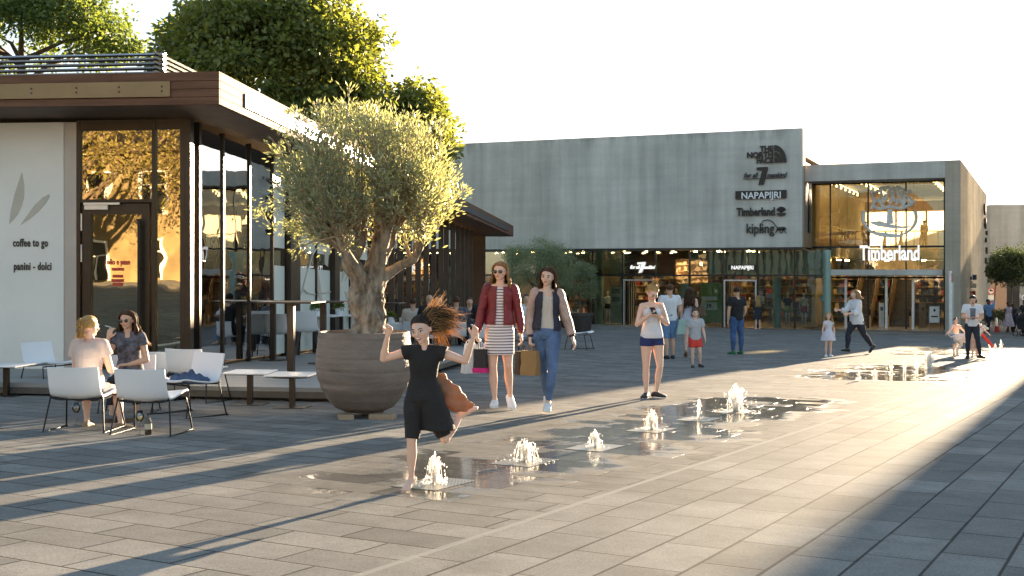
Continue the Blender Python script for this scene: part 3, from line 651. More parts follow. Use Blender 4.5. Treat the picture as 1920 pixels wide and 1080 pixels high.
# ---------------------------------------------------------------- entrance hall (portal)
PN = 1.1; PG = 3.0; PH = 8.2; P1 = B.s_at(1801, PN); P0 = B.s_at(1772, PN)
def portal():
    root = thing('entrance_hall', 'concrete framed glass entrance hall with Timberland lettering and escalators', 'building', B((P0, PN, 0)))
    def part(mb, name, m, parent=root, smooth=False, xf=B): return mb.build(name, m, parent, xf=xf, smooth=smooth)
    ang = R(24.3-22.7)
    wlen = 29.0
    def side(s, n): return s+math.tan(ang)*(n-PN)   # right side wall is slightly splayed
    zl = B.h_at(3, PN, 337)
    mb = MB(); mb.box(.002, P0-.002, PN, PG-.02, zl, PH); part(mb, 'lintel', 'concrete')
    # right wall: front face = leg, long side face
    e = P1-P0; v = [(P0, PN, -.6), (P1, PN, -.6), (side(P1, PN+wlen), PN+wlen, -.6), (side(P0, PN+wlen), PN+wlen, -.6)]; v += [(x, y, PH) for x, y, z in v]
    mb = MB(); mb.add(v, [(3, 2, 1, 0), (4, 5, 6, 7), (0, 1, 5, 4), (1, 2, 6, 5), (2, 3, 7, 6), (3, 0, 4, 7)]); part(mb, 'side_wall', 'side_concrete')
    mb = MB(); v = [(x, y, z) for z in (PH-.5, PH-.1) for x, y in ((.002, PG-.018), (P0-.002, PG-.018), (P0+.62, 27.2), (.002, 27.2))]; mb.add(v, [(3, 2, 1, 0), (4, 5, 6, 7), (0, 1, 5, 4), (1, 2, 6, 5), (2, 3, 7, 6), (3, 0, 4, 7)]); part(mb, 'roof', 'concrete')
    mb = MB(); mb.box(.002, P0-.002, 1.2, 27, -.12, 0); part(mb, 'floor', 'interior_floor')
    zf = B.h_at(3, PG, 463)
    mb = MB(); mb.box(.01, P0-.003, 13.5, 27, zf-.5, zf-.02); mb.box(.01, 1.2, PG+.3, 13.49, zf-.5, zf-.02); part(mb, 'upper_floor', 'concrete_warm')
    mb = MB(); mb.box(.003, .2, PG+.1, 27, 0, PH-.52); part(mb, 'left_wall', 'interior_wall')
    mb = MB(); mb.box(.2, P0-.01, 26.8, 27, 0, zf-.52); mb.box(.2, P0-.01, 26.8, 27, zf-.019, zf+.3); mb.box(.2, P0-.01, 26.8, 27, PH-1.2, PH-.502)
    for s in (.3, 2.2, 4.2, 6.2): mb.box(s, s+.12, 26.81, 26.99, zf+.3, PH-1.0)
    part(mb, 'rear_wall', 'interior_wall')
    mb = MB(); mb.box(.2, P0+.69, 26.88, 26.9, zf+.3, PH-1.0); part(mb, 'sun_diffuser', 'diffuser_sheet')  # added sheet: scatters the low sun, glows white, keeps streaks off the square
    # front glazing
    cols = [1530, 1557, 1628, 1699, 1771]; S = lambda px: min(B.s_at(px, PG), P0-.03)
    zd = 2.55; zc = 2.95
    for i in range(4):
        a, b = S(cols[i])+.035, S(cols[i+1])-.035
        if i == 0: a = .05
        for z0, z1, nm in ((zf+.05, zl-.02, 'glass_portal'), (zd+.06, zf-.05, 'glass_portal')):
            mb = MB(); mb.box(a, b, PG, PG+.015, z0, z1); part(mb, 'hall_pane', nm)
    for px in cols[1:]:
        s = S(px); mb = MB(); mb.box(s-.035, s+.035, PG-.05, PG+.1, 0, zl-.001); part(mb, 'mullion', 'black_metal')
    mb = MB(); mb.box(.05, P0-.05, PG-.04, PG+.09, zf-.05, zf+.05); part(mb, 'cross_bar', 'black_metal'); mb = MB(); mb.box(.05, P0-.05, PG-.04, PG+.09, zd-.02, zd+.06); part(mb, 'cross_bar', 'black_metal'); mb = MB(); mb.box(.05, P0-.05, PG-.06, PG+.09, zl-.06, zl-.002); part(mb, 'cross_bar', 'black_metal')
    for a_, b_ in ((1530, 1586), (1712, 1771)):
        mb = MB(); mb.box(max(.05, S(a_))+.04, S(b_)-.04, PG, PG+.015, .03, zd-.02); part(mb, 'hall_pane', 'glass_portal')
    for px in (1586, 1662, 1712):
        s = S(px); mb = MB(); mb.box(s-.06, s+.06, PG-.06, PG+.09, 0, zd-.021); part(mb, 'door_post', 'aluminium')
    # canopy
    cz0 = B.h_at(4, 1.5, 517); cz1 = B.h_at(4, 1.5, 505.5)
    mb = MB(); mb.bevel_box(B.s_at(1547, 1.5), B.s_at(1768, 1.5), 1.5, PG-.062, cz0, cz1, .03); part(mb, 'canopy', 'concrete')
    for i, (s, n) in enumerate(((1.2, 4.5), (3.0, 4.5), (4.9, 4.5), (1.2, 8), (3.3, 8), (5.2, 8), (2.2, 12), (4.6, 12))):
        mb = MB(); zz_ = zf-.56 if n > 13.5 else zd+.9; mb.rev([(.11, 0), (.11, .04)], 12, (s, n, zz_)); part(mb, 'added_lamp', 'lamp_warm')  # added lamps, put in to brighten the dark escalators
        mb = MB(); mb.tube([(s, n, zz_+.04), (s, n, PH-.5)], .008, 4); part(mb, 'lamp_cord', 'black_metal')
    # track lights under the ceiling
    for s, n0, n1 in ((.9, 4, 14), (2.4, 4, 16), (5.9, 4, 15)):
        mb = MB(); mb.tube([(s, n0, PH-.62), (s+.2, n1, PH-.62)], .025, 6)
        for k in range(7): f = k/6; mb.tube([(s+.2*f, n0+(n1-n0)*f, PH-.63), (s+.2*f, n0+(n1-n0)*f-.06, PH-.82)], [.02, .055], 8)
        part(mb, 'track_light', 'lamp_warm2')
mat('lamp_warm2', (.7, .6, .45), .5, emit=(1, .8, .5), es=.8)
portal()
# escalators
def escalator(pxa, pxb, label):
    a, b = B.s_at(pxa, 6.0), B.s_at(pxb, 6.0); n0, n1 = 5.2, 13.2; z1 = 4.15; w_ = b-a
    t = thing('escalator', label, 'escalator', B((a, n0, 0)), 0, 'escalators in the entrance hall')
    mb = MB(); k = 22
    for i in range(k):
        za = z1*i/k; na = n0+(n1-n0)*i/k; mb.box(a, b, na, na+(n1-n0)/k+.1, za-.5 if za > .5 else 0, za+z1/k-.004)
    mb.build('steps', 'esc_step', t, xf=B)
    for s in (a-.12, b+.02):
        mb = MB(); mb.add([(s, n0-.6, 0), (s+.1, n0-.6, 0), (s, n1, z1-.3), (s+.1, n1, z1-.3), (s, n0-.6, .9), (s+.1, n0-.6, .9), (s, n1, z1+.95), (s+.1, n1, z1+.95)], [(0, 1, 3, 2), (4, 6, 7, 5), (0, 4, 5, 1), (2, 3, 7, 6), (0, 2, 6, 4), (1, 5, 7, 3)]); mb.build('balustrade', 'esc_side', t, xf=B)
        mb = MB(); mb.tube([(s+.05, n0-.75, .6), (s+.05, n0-.6, .95), (s+.05, n1, z1+1.0), (s+.05, n1+.6, z1+1.0)], .045, 8); mb.build('handrail', 'black_metal', t, xf=B, smooth=True)
mat('esc_step', (.09, .075, .06), .5, .4, .2, 4); mat('esc_side', (.42, .27, .12), .35, .4, .15, 2)
escalator(1606, 1634, 'left escalator rising behind the glass entrance doors'); escalator(1672, 1708, 'right escalator with dark steps behind the glass entrance doors')
# balcony rail upstairs
def rail():
    t = thing('balcony_railing', 'glass and steel railing sloping along the upper gallery', 'railing', B((1.2, 4, 4)))
    mb = MB(); zf = 4.2; mb.tube([(.9, 4, zf+1.0), (1.2, 12, zf+1.0), (6.3, 13.6, zf+1.0)], .035, 6)
    for i in range(9): mb.tube([(.9+.3*i/8, 4+i, zf-.02), (.9+.3*i/8, 4+i, zf+1)], .02, 5)
    for i in range(9): mb.tube([(1.2+5.1*i/8, 12+.2*i, zf-.02), (1.2+5.1*i/8, 12+.2*i, zf+1)], .02, 5)
    mb.build('posts', 'esc_side', t, xf=B)
rail()
def hall_signs():
    n = PG-.10
    wall_sign('hall_lettering', 'large white Timberland lettering on the entrance hall glass', [ST('Timberland', 1668, 487, 1.04, 'sign_lit', sxx=.60, bold=.028, n=n)], None)
    # round tree emblem
    def Q(px, py): s = B.s_at(px, n); return (s, B.h_at(s, n, py))
    mb = MB(); m_ = MB()
    def bar(pts, w0=.09, w1=.09):
        q = [Q(*p) for p in pts]; k = len(q)
        mb.tube([(s, n, z) for s, z in q], [w0+(w1-w0)*i/(k-1) for i in range(k)], 6)
    for pts in ([(1634, 392), (1640, 378), (1634, 362), (1650, 358)], [(1640, 378), (1656, 372), (1650, 353), (1668, 350)], [(1656, 380), (1662, 370), (1668, 352), (1678, 378)], [(1668, 382), (1674, 368), (1680, 352), (1690, 380)], [(1680, 384), (1688, 368), (1694, 356), (1680, 350)], [(1690, 382), (1698, 366), (1706, 372), (1712, 380)], [(1634, 385), (1650, 392), (1668, 387), (1690, 391), (1712, 382)], [(1646, 372), (1656, 388)], [(1700, 372), (1690, 390)], [(1698, 362), (1708, 358)], [(1702, 380), (1716, 378)], [(1660, 358), (1656, 352)], [(1676, 356), (1674, 350)]): bar(pts, .085, .085)
    q = [Q(1664, 392), Q(1673, 392), Q(1675, 420), Q(1662, 420)]; mb.poly(q, n-.03, n+.03)
    arc = [Q(1668+50*math.cos(t), 408+38*math.sin(t)*.95) for t in [math.pi*(-.12+1.24*i/24) for i in range(25)]]
    mb.tube([(s, n, z) for s, z in arc], [.02+.07*abs(math.cos(math.pi*i/24)) for i in range(25)], 6)
    q = [Q(x, y) for x, y in ((1628, 417), (1650, 414), (1668, 420), (1688, 424), (1712, 424), (1700, 428), (1672, 428), (1645, 424))]; mb.poly(q, n-.03, n+.03)
    q = [Q(x, y) for x, y in ((1634, 434), (1656, 436), (1688, 440), (1690, 444), (1670, 446), (1650, 441))]; mb.poly(q, n-.03, n+.03)
    O = Q(1668, 400); wall_sign('tree_emblem', 'large white tree emblem in a ring on the upper hall glass', [(mb, 'emblem', 'emblem_white', (O[0], n, O[1]))], None)
mat('emblem_white', (.94, .94, .91), .5, transl=.25)
hall_signs()
# emblems and letters standing off the long side wall
def side_letters():
    ang = R(24.3); S2 = Frame(*B.xy(P1, PN), 24.3, lambda x, y: .12)
    def n_at(px):
        k = (px-960)/FPX; x0, y0 = S2.o; return -(x0-k*y0)/(S2.N[0]-k*S2.N[1])
    i = 0
    for px, py, w_, h, kind in ((1845, 393, .9, .72, 'shield'), (1846, 419, .9, .72, 'shield'), (1848, 437, .4, .30, 'stroke'), (1847, 450, .5, .34, 'ring'), (1848, 470, .4, .45, 'stroke'), (1847, 489, .5, .45, 'ring'), (1848, 512, .5, .5, 'stroke')):
        n = 24+ (px-1845)*.9; x, y = S2.xy(.1, n); z = zat(py, y)-.12
        mb = MB()
        if kind == 'shield': pts = [(-w_/2, h/2), (w_/2, h/2), (w_/2, -h*.1), (0, -h/2), (-w_/2, -h*.1)]
        elif kind == 'ring': pts = [(w_/2*math.cos(t), h/2*math.sin(t)) for t in [2*math.pi*k/12 for k in range(12)]]
        else: pts = [(-w_/2, h/2), (w_/2, h/2), (w_/4, -h/2), (-w_/4, -h/2)]
        q = [(n+a, z+b) for a, b in pts]; v = [(.03, a, b) for a, b in q]+[(.16, a, b) for a, b in q]; k = len(q)
        mb.add(v, [tuple(range(k)), tuple(range(2*k-1, k-1, -1))]+[(j, j+k, (j+1) % k+k, (j+1) % k) for j in range(k)])
        o = mb.build('wall_emblem', 'letter_dark', None, xf=S2)
        tag(o, ('topmost shield shaped emblem', 'second shield shaped emblem', 'short stroke letter under the shields', 'small round letter above the middle', 'wide stroke letter at mid height', 'oval letter near the lower end', 'lowest dark letter')[i]+' on the long sunlit side wall', 'sign', 'dark emblems on the side wall'); i += 1
side_letters()

# ---------------------------------------------------------------- buildings at the right and behind
def right_side():
    F2 = Frame((1857-960)/FPX*92, 92, 3, lambda x, y: -.2)
    t = thing('far_building', 'beige concrete building beyond the small street tree', 'building', F2((0, 0, 0)))
    top = zat(384, 92)+.2
    mb = MB(); mb.box(0, 40, 0, 14, 3.6, top); mb.box(2.2, 40, .3, 14, 0, 3.599); mb.box(0, 40, -.02, .0, 4.95, 5.0, ); mb.build('wall', 'concrete_warm', t, xf=F2)
    mb = MB(); mb.box(3.6, 4.6, 0.6, 2.0, top, top+.15); mb.box(4.5, 5.0, 1, 2, top, top+.05); mb.build('roof_vent', 'black_metal', t, xf=F2)
    mb = MB(); mb.box(.0, 1.15, -.3, .25, 0, 3.55); mb.build('orange_wall', 'orange_wall', t, xf=F2)
    mb = MB(); mb.box(1.16, 2.15, -.25, .2, 0, 3.9); mb.build('brown_pier', 'interior_dark', t, xf=F2)
    mb = MB(); mb.box(3.6, 14, .2, .28, .3, 3.5); mu = mb.build('mural_board', 'mural', t, xf=F2)
    tt = text_mb('Do', .95, .03, .02); s0 = F2.s_at(1912, .15); z = F2.h_at(s0, .15, 563); shift(tt, s0, .15, z); tt.build('lettering', 'letter_white', mu, xf=F2)
    # tall building out of frame at the right, its shadow lies across the square
    F3 = Frame(23.9, 50, 27.0, lambda x, y: 0)
    t = thing('corner_building', 'tall concrete building right of the square, past the picture edge', 'building', F3((0, 0, 0)))
    mb = MB(); mb.box(0, 22, 0, 9, -1, 14); mb.build('wall', 'concrete', t, xf=F3)
    mb = MB()
    for k in range(6):
        for j in range(3): mb.box(1.5+k*3.4, 3.7+k*3.4, -.03, -.003, 1.5+j*4.2, 3.9+j*4.2)
    mb.build('windows', 'dark_band', t, xf=F3)
    # houses behind the camera, mirrored in the café glass
    F4 = Frame(-62, -26, -12, lambda x, y: 1.6)
    t = thing('old_house', 'plastered house with tiled roof facing the café from across the square', 'building', F4((0, 0, 0)))
    mb = MB(); mb.box(0, 42, -9, 0, 0, 7.5); mb.build('wall', 'plaster', t, xf=F4)
    mb = MB(); mb.add([(-.5, .6, 7.3), (42.5, .6, 7.3), (42.5, -4.5, 11), (-.5, -4.5, 11), (-.5, -9.6, 7.3), (42.5, -9.6, 7.3)], [(0, 1, 2, 3), (3, 2, 5, 4), (0, 3, 4), (1, 5, 2), (0, 4, 5, 1)]); mb.build('roof', 'roof_tile', t, xf=F4)
    for k in range(11):
        for j in range(2):
            x = 1.6+k*3.7; z = 1.0+j*3.4
            mb = MB(); mb.box(x, x+1.3, .005, .05, z, z+1.9); wn_ = mb.build('window', 'dark_band', t, xf=F4)
            mb = MB(); mb.box(x-.12, x, .0, .12, z-.1, z+2); mb.box(x+1.3, x+1.42, .0, .12, z-.1, z+2); mb.box(x+.001, x+1.299, .051, .12, z+1.9, z+2); mb.box(x+.001, x+1.299, .051, .12, z+1.2, z+1.27); mb.box(x+.6, x+.68, .051, .115, z, z+1.2); mb.build('frame', 'letter_white', wn_, xf=F4)
mat('orange_wall', (.55, .33, .20), .8, var=.08); mat('plaster', (.27, .20, .10), .9, var=.4, scale=.8); mat('roof_tile', (.17, .105, .06), .8, var=.3, scale=3)
mat('mural', (.50, .60, .52), .6, col2=(.03, .22, .20), scale=.9)
right_side()
# ================================================================ TREES
def olive_tree():
    base = G(683, 781)
    pr = thing('terracotta_planter', 'huge round grey brown ribbed planter standing on wooden blocks', 'planter', base)
    k = base.y/FPX
    def zz(py): return zat(py, base.y)-base.z
    def rr(w): return w/2*k
    # ribbed bowl profile
    prof = []
    ctrl = [(.0, 30), (52, 8.5), (82, 0)]
    z0 = zz(770); z1 = zz(622); H = z1-z0
    import bisect
    cs = [(0, .42), (.06, .62), (.18, .78), (.32, .91), (.46, .975), (.60, 1.0), (.75, .99), (.88, .955), (1.0, .94)]
    def rad(t):
        for i in range(len(cs)-1):
            if cs[i][0] <= t <= cs[i+1][0]:
                f = (t-cs[i][0])/(cs[i+1][0]-cs[i][0]); f = f*f*(3-2*f)*.4+f*.6; return cs[i][1]+(cs[i+1][1]-cs[i][1])*f
    mb = MB(); Rm = rr(181); rings = []
    N_ = 72; steps = 60
    ribs = [.17, .33, .36, .52, .68, .80, .92]
    for i in range(steps+1):
        t = i/steps; r = rad(t)*Rm
        ring = []
        for j in range(N_):
            a = 2*math.pi*j/N_; w_ = .012*noise.noise(Vector((math.cos(a)*1.5, math.sin(a)*1.5, t*3)))
            tt = t+.012*math.sin(a*1+1)+w_; d = 0
            for q in ribs: d -= .007*math.exp(-((tt-q)/.010)**2)
            d += .0011*math.sin(tt*2*math.pi*13+math.sin(a*2)*.5)
            ring.append((math.cos(a)*(r+d), math.sin(a)*(r+d), z0+t*H))
        rings.append(ring)
    rings.append([(x*.955, y*.955, z1+.004) for x, y, z in rings[-1]]); rings.append([(x*.98, y*.98, z1-.10) for x, y, z in rings[-1]]); rings.append([(x*.2, y*.2, z1-.10) for x, y, z in rings[-1]])
    mb.loft_pts(rings, True); mb.build('pot', 'clay', pr, smooth=50)
    mb = MB(); mb.rev([(Rm*.9, z1-.12), (Rm*.9, z1-.07), (.05, z1-.05)], 30, caps=False); mb.build('soil', 'soil', pr)
    for i, (px, a, s) in enumerate(((655, .2, (.16, .24, .085)), (723, -.15, (.27, .16, .085)), (690, .6, (.26, .14, .085)))):
        mb = MB(); mb.bevel_box(-s[0]/2, s[0]/2, -s[1]/2, s[1]/2, 0, z0, .008)
        q = Matrix.Rotation(a, 3, 'Z'); off = Vector(((px-683)*k, (-.27, -.27, .25)[i], 0)); mb.v = [tuple(q @ Vector(v)+off) for v in mb.v]; mb.build('wood_block', 'block_wood', pr)
    # --- tree
    t = thing('olive_tree', 'old olive tree with gnarled trunk growing in the huge round planter', 'tree', base+Vector((0, 0, z1-.08)))
    b0 = z1-.08
    def P(px, py, dy=0.0): return Vector(((px-683)*k, dy, zz(py)-b0))
    r = random.Random(11); mb = MB()
    def limb(pts, rads, n=14, knob=.18):
        # resample smoothly, add gnarls
        ps, rs = [], []
        for i in range(len(pts)-1):
            for j in range(9):
                f = j/9; a = pts[max(0, i-1)]; b = pts[i]; c = pts[i+1]; d = pts[min(len(pts)-1, i+2)]
                ps.append(.5*((2*b)+(c-a)*f+(2*a-5*b+4*c-d)*f*f+(3*b-a-3*c+d)*f*f*f)); rs.append(rads[i]+(rads[i+1]-rads[i])*f)
        ps.append(pts[-1]); rs.append(rads[-1]); m0 = MB(); m0.tube(ps, rs, n)
        out = []
        for idx, v in enumerate(m0.v):
            v = Vector(v); c = ps[min(idx//n, len(ps)-1)]; rd = rs[min(idx//n, len(ps)-1)]; d = (v-c)
            g = noise.noise(v*7+Vector((3, 1, 0)))*1.1-abs(noise.noise(Vector((v.x*15, v.y*15, v.z*4))))*1.5+.35+noise.noise(v*22)*.35
            out.append(tuple(c+d*(1+knob*g)))
        m0.v = out; mb.add(m0.v, m0.f)
        return ps
    trunk = limb([P(692, 645), P(692, 630), P(690, 605, .0), P(690, 575), P(686, 548), P(690, 522)], [.195, .185, .150, .145, .16, .125], 52, .45)
    limbs = [
        limb([P(682, 545), P(672, 520), P(655, 490, -.05), P(650, 470, -.05), P(630, 455, -.1), P(607, 445, -.12)], [.12, .105, .085, .06, .052, .05], 14),
        limb([P(655, 490, -.05), P(668, 470, 0), P(676, 448, .05), P(678, 425, .08)], [.07, .068, .06, .045], 12),
        limb([P(694, 545), P(704, 515), P(712, 480, -.05), P(722, 450, -.1), P(732, 420, -.1), P(745, 385, -.1)], [.125, .095, .085, .07, .05, .035], 14),
        limb([P(712, 490, 0), P(728, 455, .1), P(738, 425, .18), P(762, 400, .2)], [.07, .06, .05, .03], 12),
        limb([P(700, 545), P(716, 522, .1), P(745, 500, .15), P(775, 485, .1), P(788, 460, .05), P(797, 430, 0)], [.10, .07, .052, .042, .036, .03], 12),
        limb([P(690, 530, .05), P(695, 490, .2), P(700, 450, .3), P(705, 410, .35)], [.1, .07, .05, .03], 12),
        limb([P(688, 530, -.05), P(670, 500, -.2), P(650, 460, -.35), P(640, 430, -.4)], [.08, .055, .04, .03], 10)]
    mb.build('trunk', 'bark_olive', t, smooth=True)
    # fine upright branches fanning to the crown shell
    tips = []; cen = P(690, 345); rx, ry, rz = 168*k, 158*k, 165*k
    mb = MB(); segs = []
    starts = []
    for ps in limbs: starts += [(p, i/len(ps)) for i, p in enumerate(ps) if i/len(ps) > .45]
    for i in range(420):
        while True:
            v = Vector((r.gauss(0, 1), r.gauss(0, 1), r.gauss(.25, 1))).normalized()
            if v.z > -.72: break
        bmp = 1+.20*noise.noise(v*2.2+Vector((4, 0, 0)))+.10*noise.noise(v*6)+(r.uniform(.02, .14) if r.random() < .22 else 0)
        e = cen+Vector((v.x*rx, v.y*ry, v.z*rz))*bmp*r.uniform(.72, 1.02)
        best = min((starts[r.randrange(len(starts))] for _ in range(7)), key=lambda q: (q[0]-e).length+abs(q[0].x-e.x)*1.2)[0]
        mid = best.lerp(e, .5)+Vector((0, 0, .06))*r.uniform(-.3, 1); mid.x += (e.x-best.x)*.08
        pth = []
        for j in range(7):
            f = j/6; p = best*(1-f)**2+mid*2*f*(1-f)+e*f*f+Vector((r.gauss(0, .008), r.gauss(0, .008), 0))*(1 if 0 < j else 0); pth.append(p)
        mb.tube(pth, [.012*(1-j/7)+.002 for j in range(7)], 4); segs.append(pth)
    for pts in ([P(560, 400), P(545, 420), P(520, 432), P(480, 395)], [P(590, 420), P(560, 425), P(545, 437)], [P(600, 380), P(540, 385), P(500, 378), P(468, 398)], [P(580, 300), P(530, 295), P(510, 280)], [P(560, 225), P(545, 205), P(520, 245)], [P(820, 430), P(835, 400), P(850, 380)]):
        mb.tube(pts, [.008, .006, .004, .002][:len(pts)], 4); segs.append([pts[0].lerp(pts[1], f) for f in (0, .5)]+pts[1:]); segs.append(pts); segs.append(pts)
    mb.build('branch', 'twig', t)
    pts, dirs, ls = [], [], []
    for pth in segs:
        nl = r.randrange(50, 120); nl = int(nl*(.45 if pth[-1].z < cen.z-.2 else 1)) if len(pth) == 7 else 36
        for j in range(nl):
            f = (1-r.random()**1.7*.80) if len(pth) == 7 else r.uniform(.3, 1)
            x = f*(len(pth)-1); i = min(int(x), len(pth)-2); p = pth[i].lerp(pth[i+1], x-i); ax = (pth[i+1]-pth[i]).normalized()
            side = Vector((r.gauss(0, 1), r.gauss(0, 1), r.gauss(0, 1))); side = (side-ax*side.dot(ax)).normalized()
            off = side*abs(r.gauss(0, .055))*(.5+f*.8)
            pts.append(p+off); dirs.append(ax*r.uniform(.4, 1.2)+side*r.uniform(.4, 1.1)+Vector((0, 0, r.uniform(-.2, .5)))); ls.append(r.uniform(.042, .075))
    leaves_mesh('crown', pts, dirs, ls, .13, 'leaf_olive', t, 5)
mat('twig', (.36, .27, .18), .8, var=.3, scale=6)
mat('clay', (.20, .155, .125), .75, var=.28, scale=2.2, bump=.5, bscale=30, streak=(1, 1, 2.5)); mat('soil', (.05, .035, .025), .95, bump=.5); mat('block_wood', (.30, .21, .13), .8, var=.3, scale=3, streak=(.4, 3, 3), bump=.3)
olive_tree()

def trees():
    def at(px, Y): return Vector(((px-960)/FPX*Y, Y, gz((px-960)/FPX*Y, Y)))
    # big chestnut behind the kiosk
    Y = 50; b = at(505, Y); k = Y/FPX
    crown_tree('chestnut_tree', 'large dense chestnut tree towering behind the café roof', 'tree', b, 16, (0, 0, zat(150, Y)-b.z, 213*k, 5.2, 172*k), 70000, .27, 'leaf_chestnut', 21, trunk_r=.4, ncl=260, clump=.13, wid=.27)
    Y = 53; b = at(768, Y); k = Y/FPX
    crown_tree('chestnut_tree', 'lower darker tree showing right of the chestnut behind the olive crown', 'tree', b, 9, (0, 0, zat(268, Y)-b.z, 76*k, 2.4, 104*k), 15000, .28, 'leaf_chestnut', 33, trunk_r=.25, ncl=110, clump=.2, wid=.27)
    Y = 58; b = at(40, Y); k = Y/FPX
    crown_tree('leafy_tree', 'light green airy tree above the roof louvres at the far left', 'tree', b, 14, (0, 0, zat(70, Y)-b.z, 205*k, 4.5, 105*k), 24000, .26, 'leaf_light', 44, trunk_r=.3, ncl=130, clump=.15, wid=.28)
    # clipped olive shrubs in dark tubs before the shops
    for px, py, w_, top, bot, lab, sd in ((1008, 612, 138, 450, 562, 'wide rounded olive shrub behind the two walking women', 5), (1088, 610, 62, 487, 578, 'smaller olive shrub at the right of the wide one', 6)):
        g = G(px, py); k = g.y/FPX
        t = crown_tree('olive_shrub', lab, 'shrub', g+Vector((0, 0, .45)), 3, ((0 if px < 1050 else .0), 0, zat((top+bot)/2, g.y)-g.z-.45, w_/2*k, w_/2*k*.9, (bot-top)/2*k), 30000 if px < 1050 else 15000, .085, 'leaf_olive_dark', sd, 'olive shrubs in tubs', trunk_r=.07, ncl=190, clump=.16, limbs=9, wid=.17)
    # street tree at the right
    Y = 62; b = at(1897, Y); b.z = zat(612, Y); k = Y/FPX
    crown_tree('street_tree', 'small round street tree in front of the beige building', 'tree', b, 4, (0, 0, zat(506, Y)-b.z, 37*k, 1.1, 42*k), 9000, .13, 'leaf_dark', 8, trunk_r=.05, ncl=70, clump=.26)
    Y = 84; b = at(1853.5, Y)+Vector((.35, 0, 0))
    crown_tree('street_tree', 'dark tree half hidden by the end of the long side wall', 'tree', b, 5, (.35, 0, zat(513, Y)-b.z, .55, .6, 1.1), 2500, .2, 'leaf_dark', 9, trunk_r=.06, ncl=30, clump=.3)
    for i, px in enumerate((1862, 1876, 1892)):
        g = at(px, 70); crown_tree('hedge_plant', ('low hedge plant beside the white bollard', 'low hedge plant behind the woman in the flower dress', 'low hedge plant under the mural')[i], 'plant', Vector((g.x, g.y, zat(606, 70))), 1, (0, 0, .35, .45, .3, .45), 1500, .09, 'leaf_dark', 50+i, 'hedge plants by the far wall', trunk_r=.02, ncl=20, clump=.35, limbs=3)
    # sunlit trees across the square behind the camera, mirrored in the café front
    crown_tree('plane_tree', 'sparse sunlit tree across the square left of the camera', 'tree', (-26, -10, 2), 12, (0, 0, 7, 5.5, 5.0, 4.8), 15000, .17, 'leaf_gold', 61, trunk_r=.35, ncl=90, clump=.2, limbs=14)
    crown_tree('plane_tree', 'broad sunlit tree across the square behind the camera', 'tree', (-37, -16, 2), 12, (0, 0, 7.5, 6, 5.0, 5), 15000, .17, 'leaf_gold', 62, trunk_r=.35, ncl=90, clump=.2, limbs=14)
trees()

# ================================================================ TUBS
def tub(px, py, w_, h_, label):
    g = G(px, py); k = g.y/FPX; t = thing('planter_tub', label, 'planter', g, 0, 'dark round tubs'); mb = MB()
    Rt, Rb, H = w_/2*k, w_/2*k*.72, h_*k
    mb.rev([(Rb, 0), (Rt*.95, H*.86), (Rt, H*.87), (Rt, H), (Rt*.93, H), (Rt*.9, H*.88), (.02, H*.86)], 36); mb.build('tub', 'tub_dark', t, smooth=40)
mat('tub_dark', (.05, .042, .038), .6, var=.2)
tub(1008, 616, 66, 30, 'dark tub under the wide olive shrub'); tub(1090, 623, 46, 36, 'tall dark tub under the smaller olive shrub'); tub(1066, 614, 46, 22, 'low dark tub between the two shrub tubs')

# ================================================================ FOUNTAINS
def water_mat():
    m = bpy.data.materials.new('water_jet'); m.use_nodes = True; t = m.node_tree; p = t.nodes['Principled BSDF']; N = t.nodes.new; L = t.links.new; M['water_jet'] = m
    p.inputs['Base Color'].default_value = (.93, .93, .92, 1); p.inputs['Roughness'].default_value = .25
    tc = N('ShaderNodeTexCoord'); mp = N('ShaderNodeMapping'); mp.inputs['Scale'].default_value = (1, 1, .25); L(tc.outputs['Object'], mp.inputs[0]); n = N('ShaderNodeTexNoise'); n.inputs['Scale'].default_value = 45; n.inputs['Detail'].default_value = 3; L(mp.outputs[0], n.inputs[0])
    b = N('ShaderNodeBump'); b.inputs['Strength'].default_value = .8; b.inputs['Distance'].default_value = .02; L(n.outputs[0], b.inputs['Height']); L(b.outputs[0], p.inputs['Normal'])
    tr = N('ShaderNodeBsdfTranslucent'); tr.inputs[0].default_value = (1, .97, .92, 1); ms = N('ShaderNodeMixShader'); ms.inputs[0].default_value = .55; L(p.outputs[0], ms.inputs[1]); L(tr.outputs[0], ms.inputs[2])
    tp = N('ShaderNodeBsdfTransparent'); m2 = N('ShaderNodeMixShader'); r = N('ShaderNodeMapRange'); r.inputs[1].default_value = .42; r.inputs[2].default_value = .58; r.inputs[3].default_value = .55; r.inputs[4].default_value = 0.0; L(n.outputs[0], r.inputs[0])
    L(r.outputs[0], m2.inputs[0]); L(ms.outputs[0], m2.inputs[1]); L(tp.outputs[0], m2.inputs[2]); L(m2.outputs[0], t.nodes['Material Output'].inputs[0])
water_mat()
def grate_mat():
    m = mat('grate', (.12, .12, .12), .35, .7); t = m.node_tree; N = t.nodes.new; L = t.links.new; p = t.nodes['Principled BSDF']
    tc = N('ShaderNodeTexCoord'); v = N('ShaderNodeTexVoronoi'); v.inputs['Scale'].default_value = 45; v.inputs['Randomness'].default_value = 0; L(tc.outputs['Object'], v.inputs[0])
    r = N('ShaderNodeMapRange'); r.inputs[1].default_value = .3; r.inputs[2].default_value = .4; L(v.outputs[0], r.inputs[0]); mx = N('ShaderNodeMix'); mx.data_type = 'RGBA'; L(r.outputs[0], mx.inputs[0]); mx.inputs[6].default_value = (.01, .01, .01, 1); mx.inputs[7].default_value = (.22, .22, .21, 1); L(mx.outputs[2], p.inputs['Base Color'])
grate_mat()
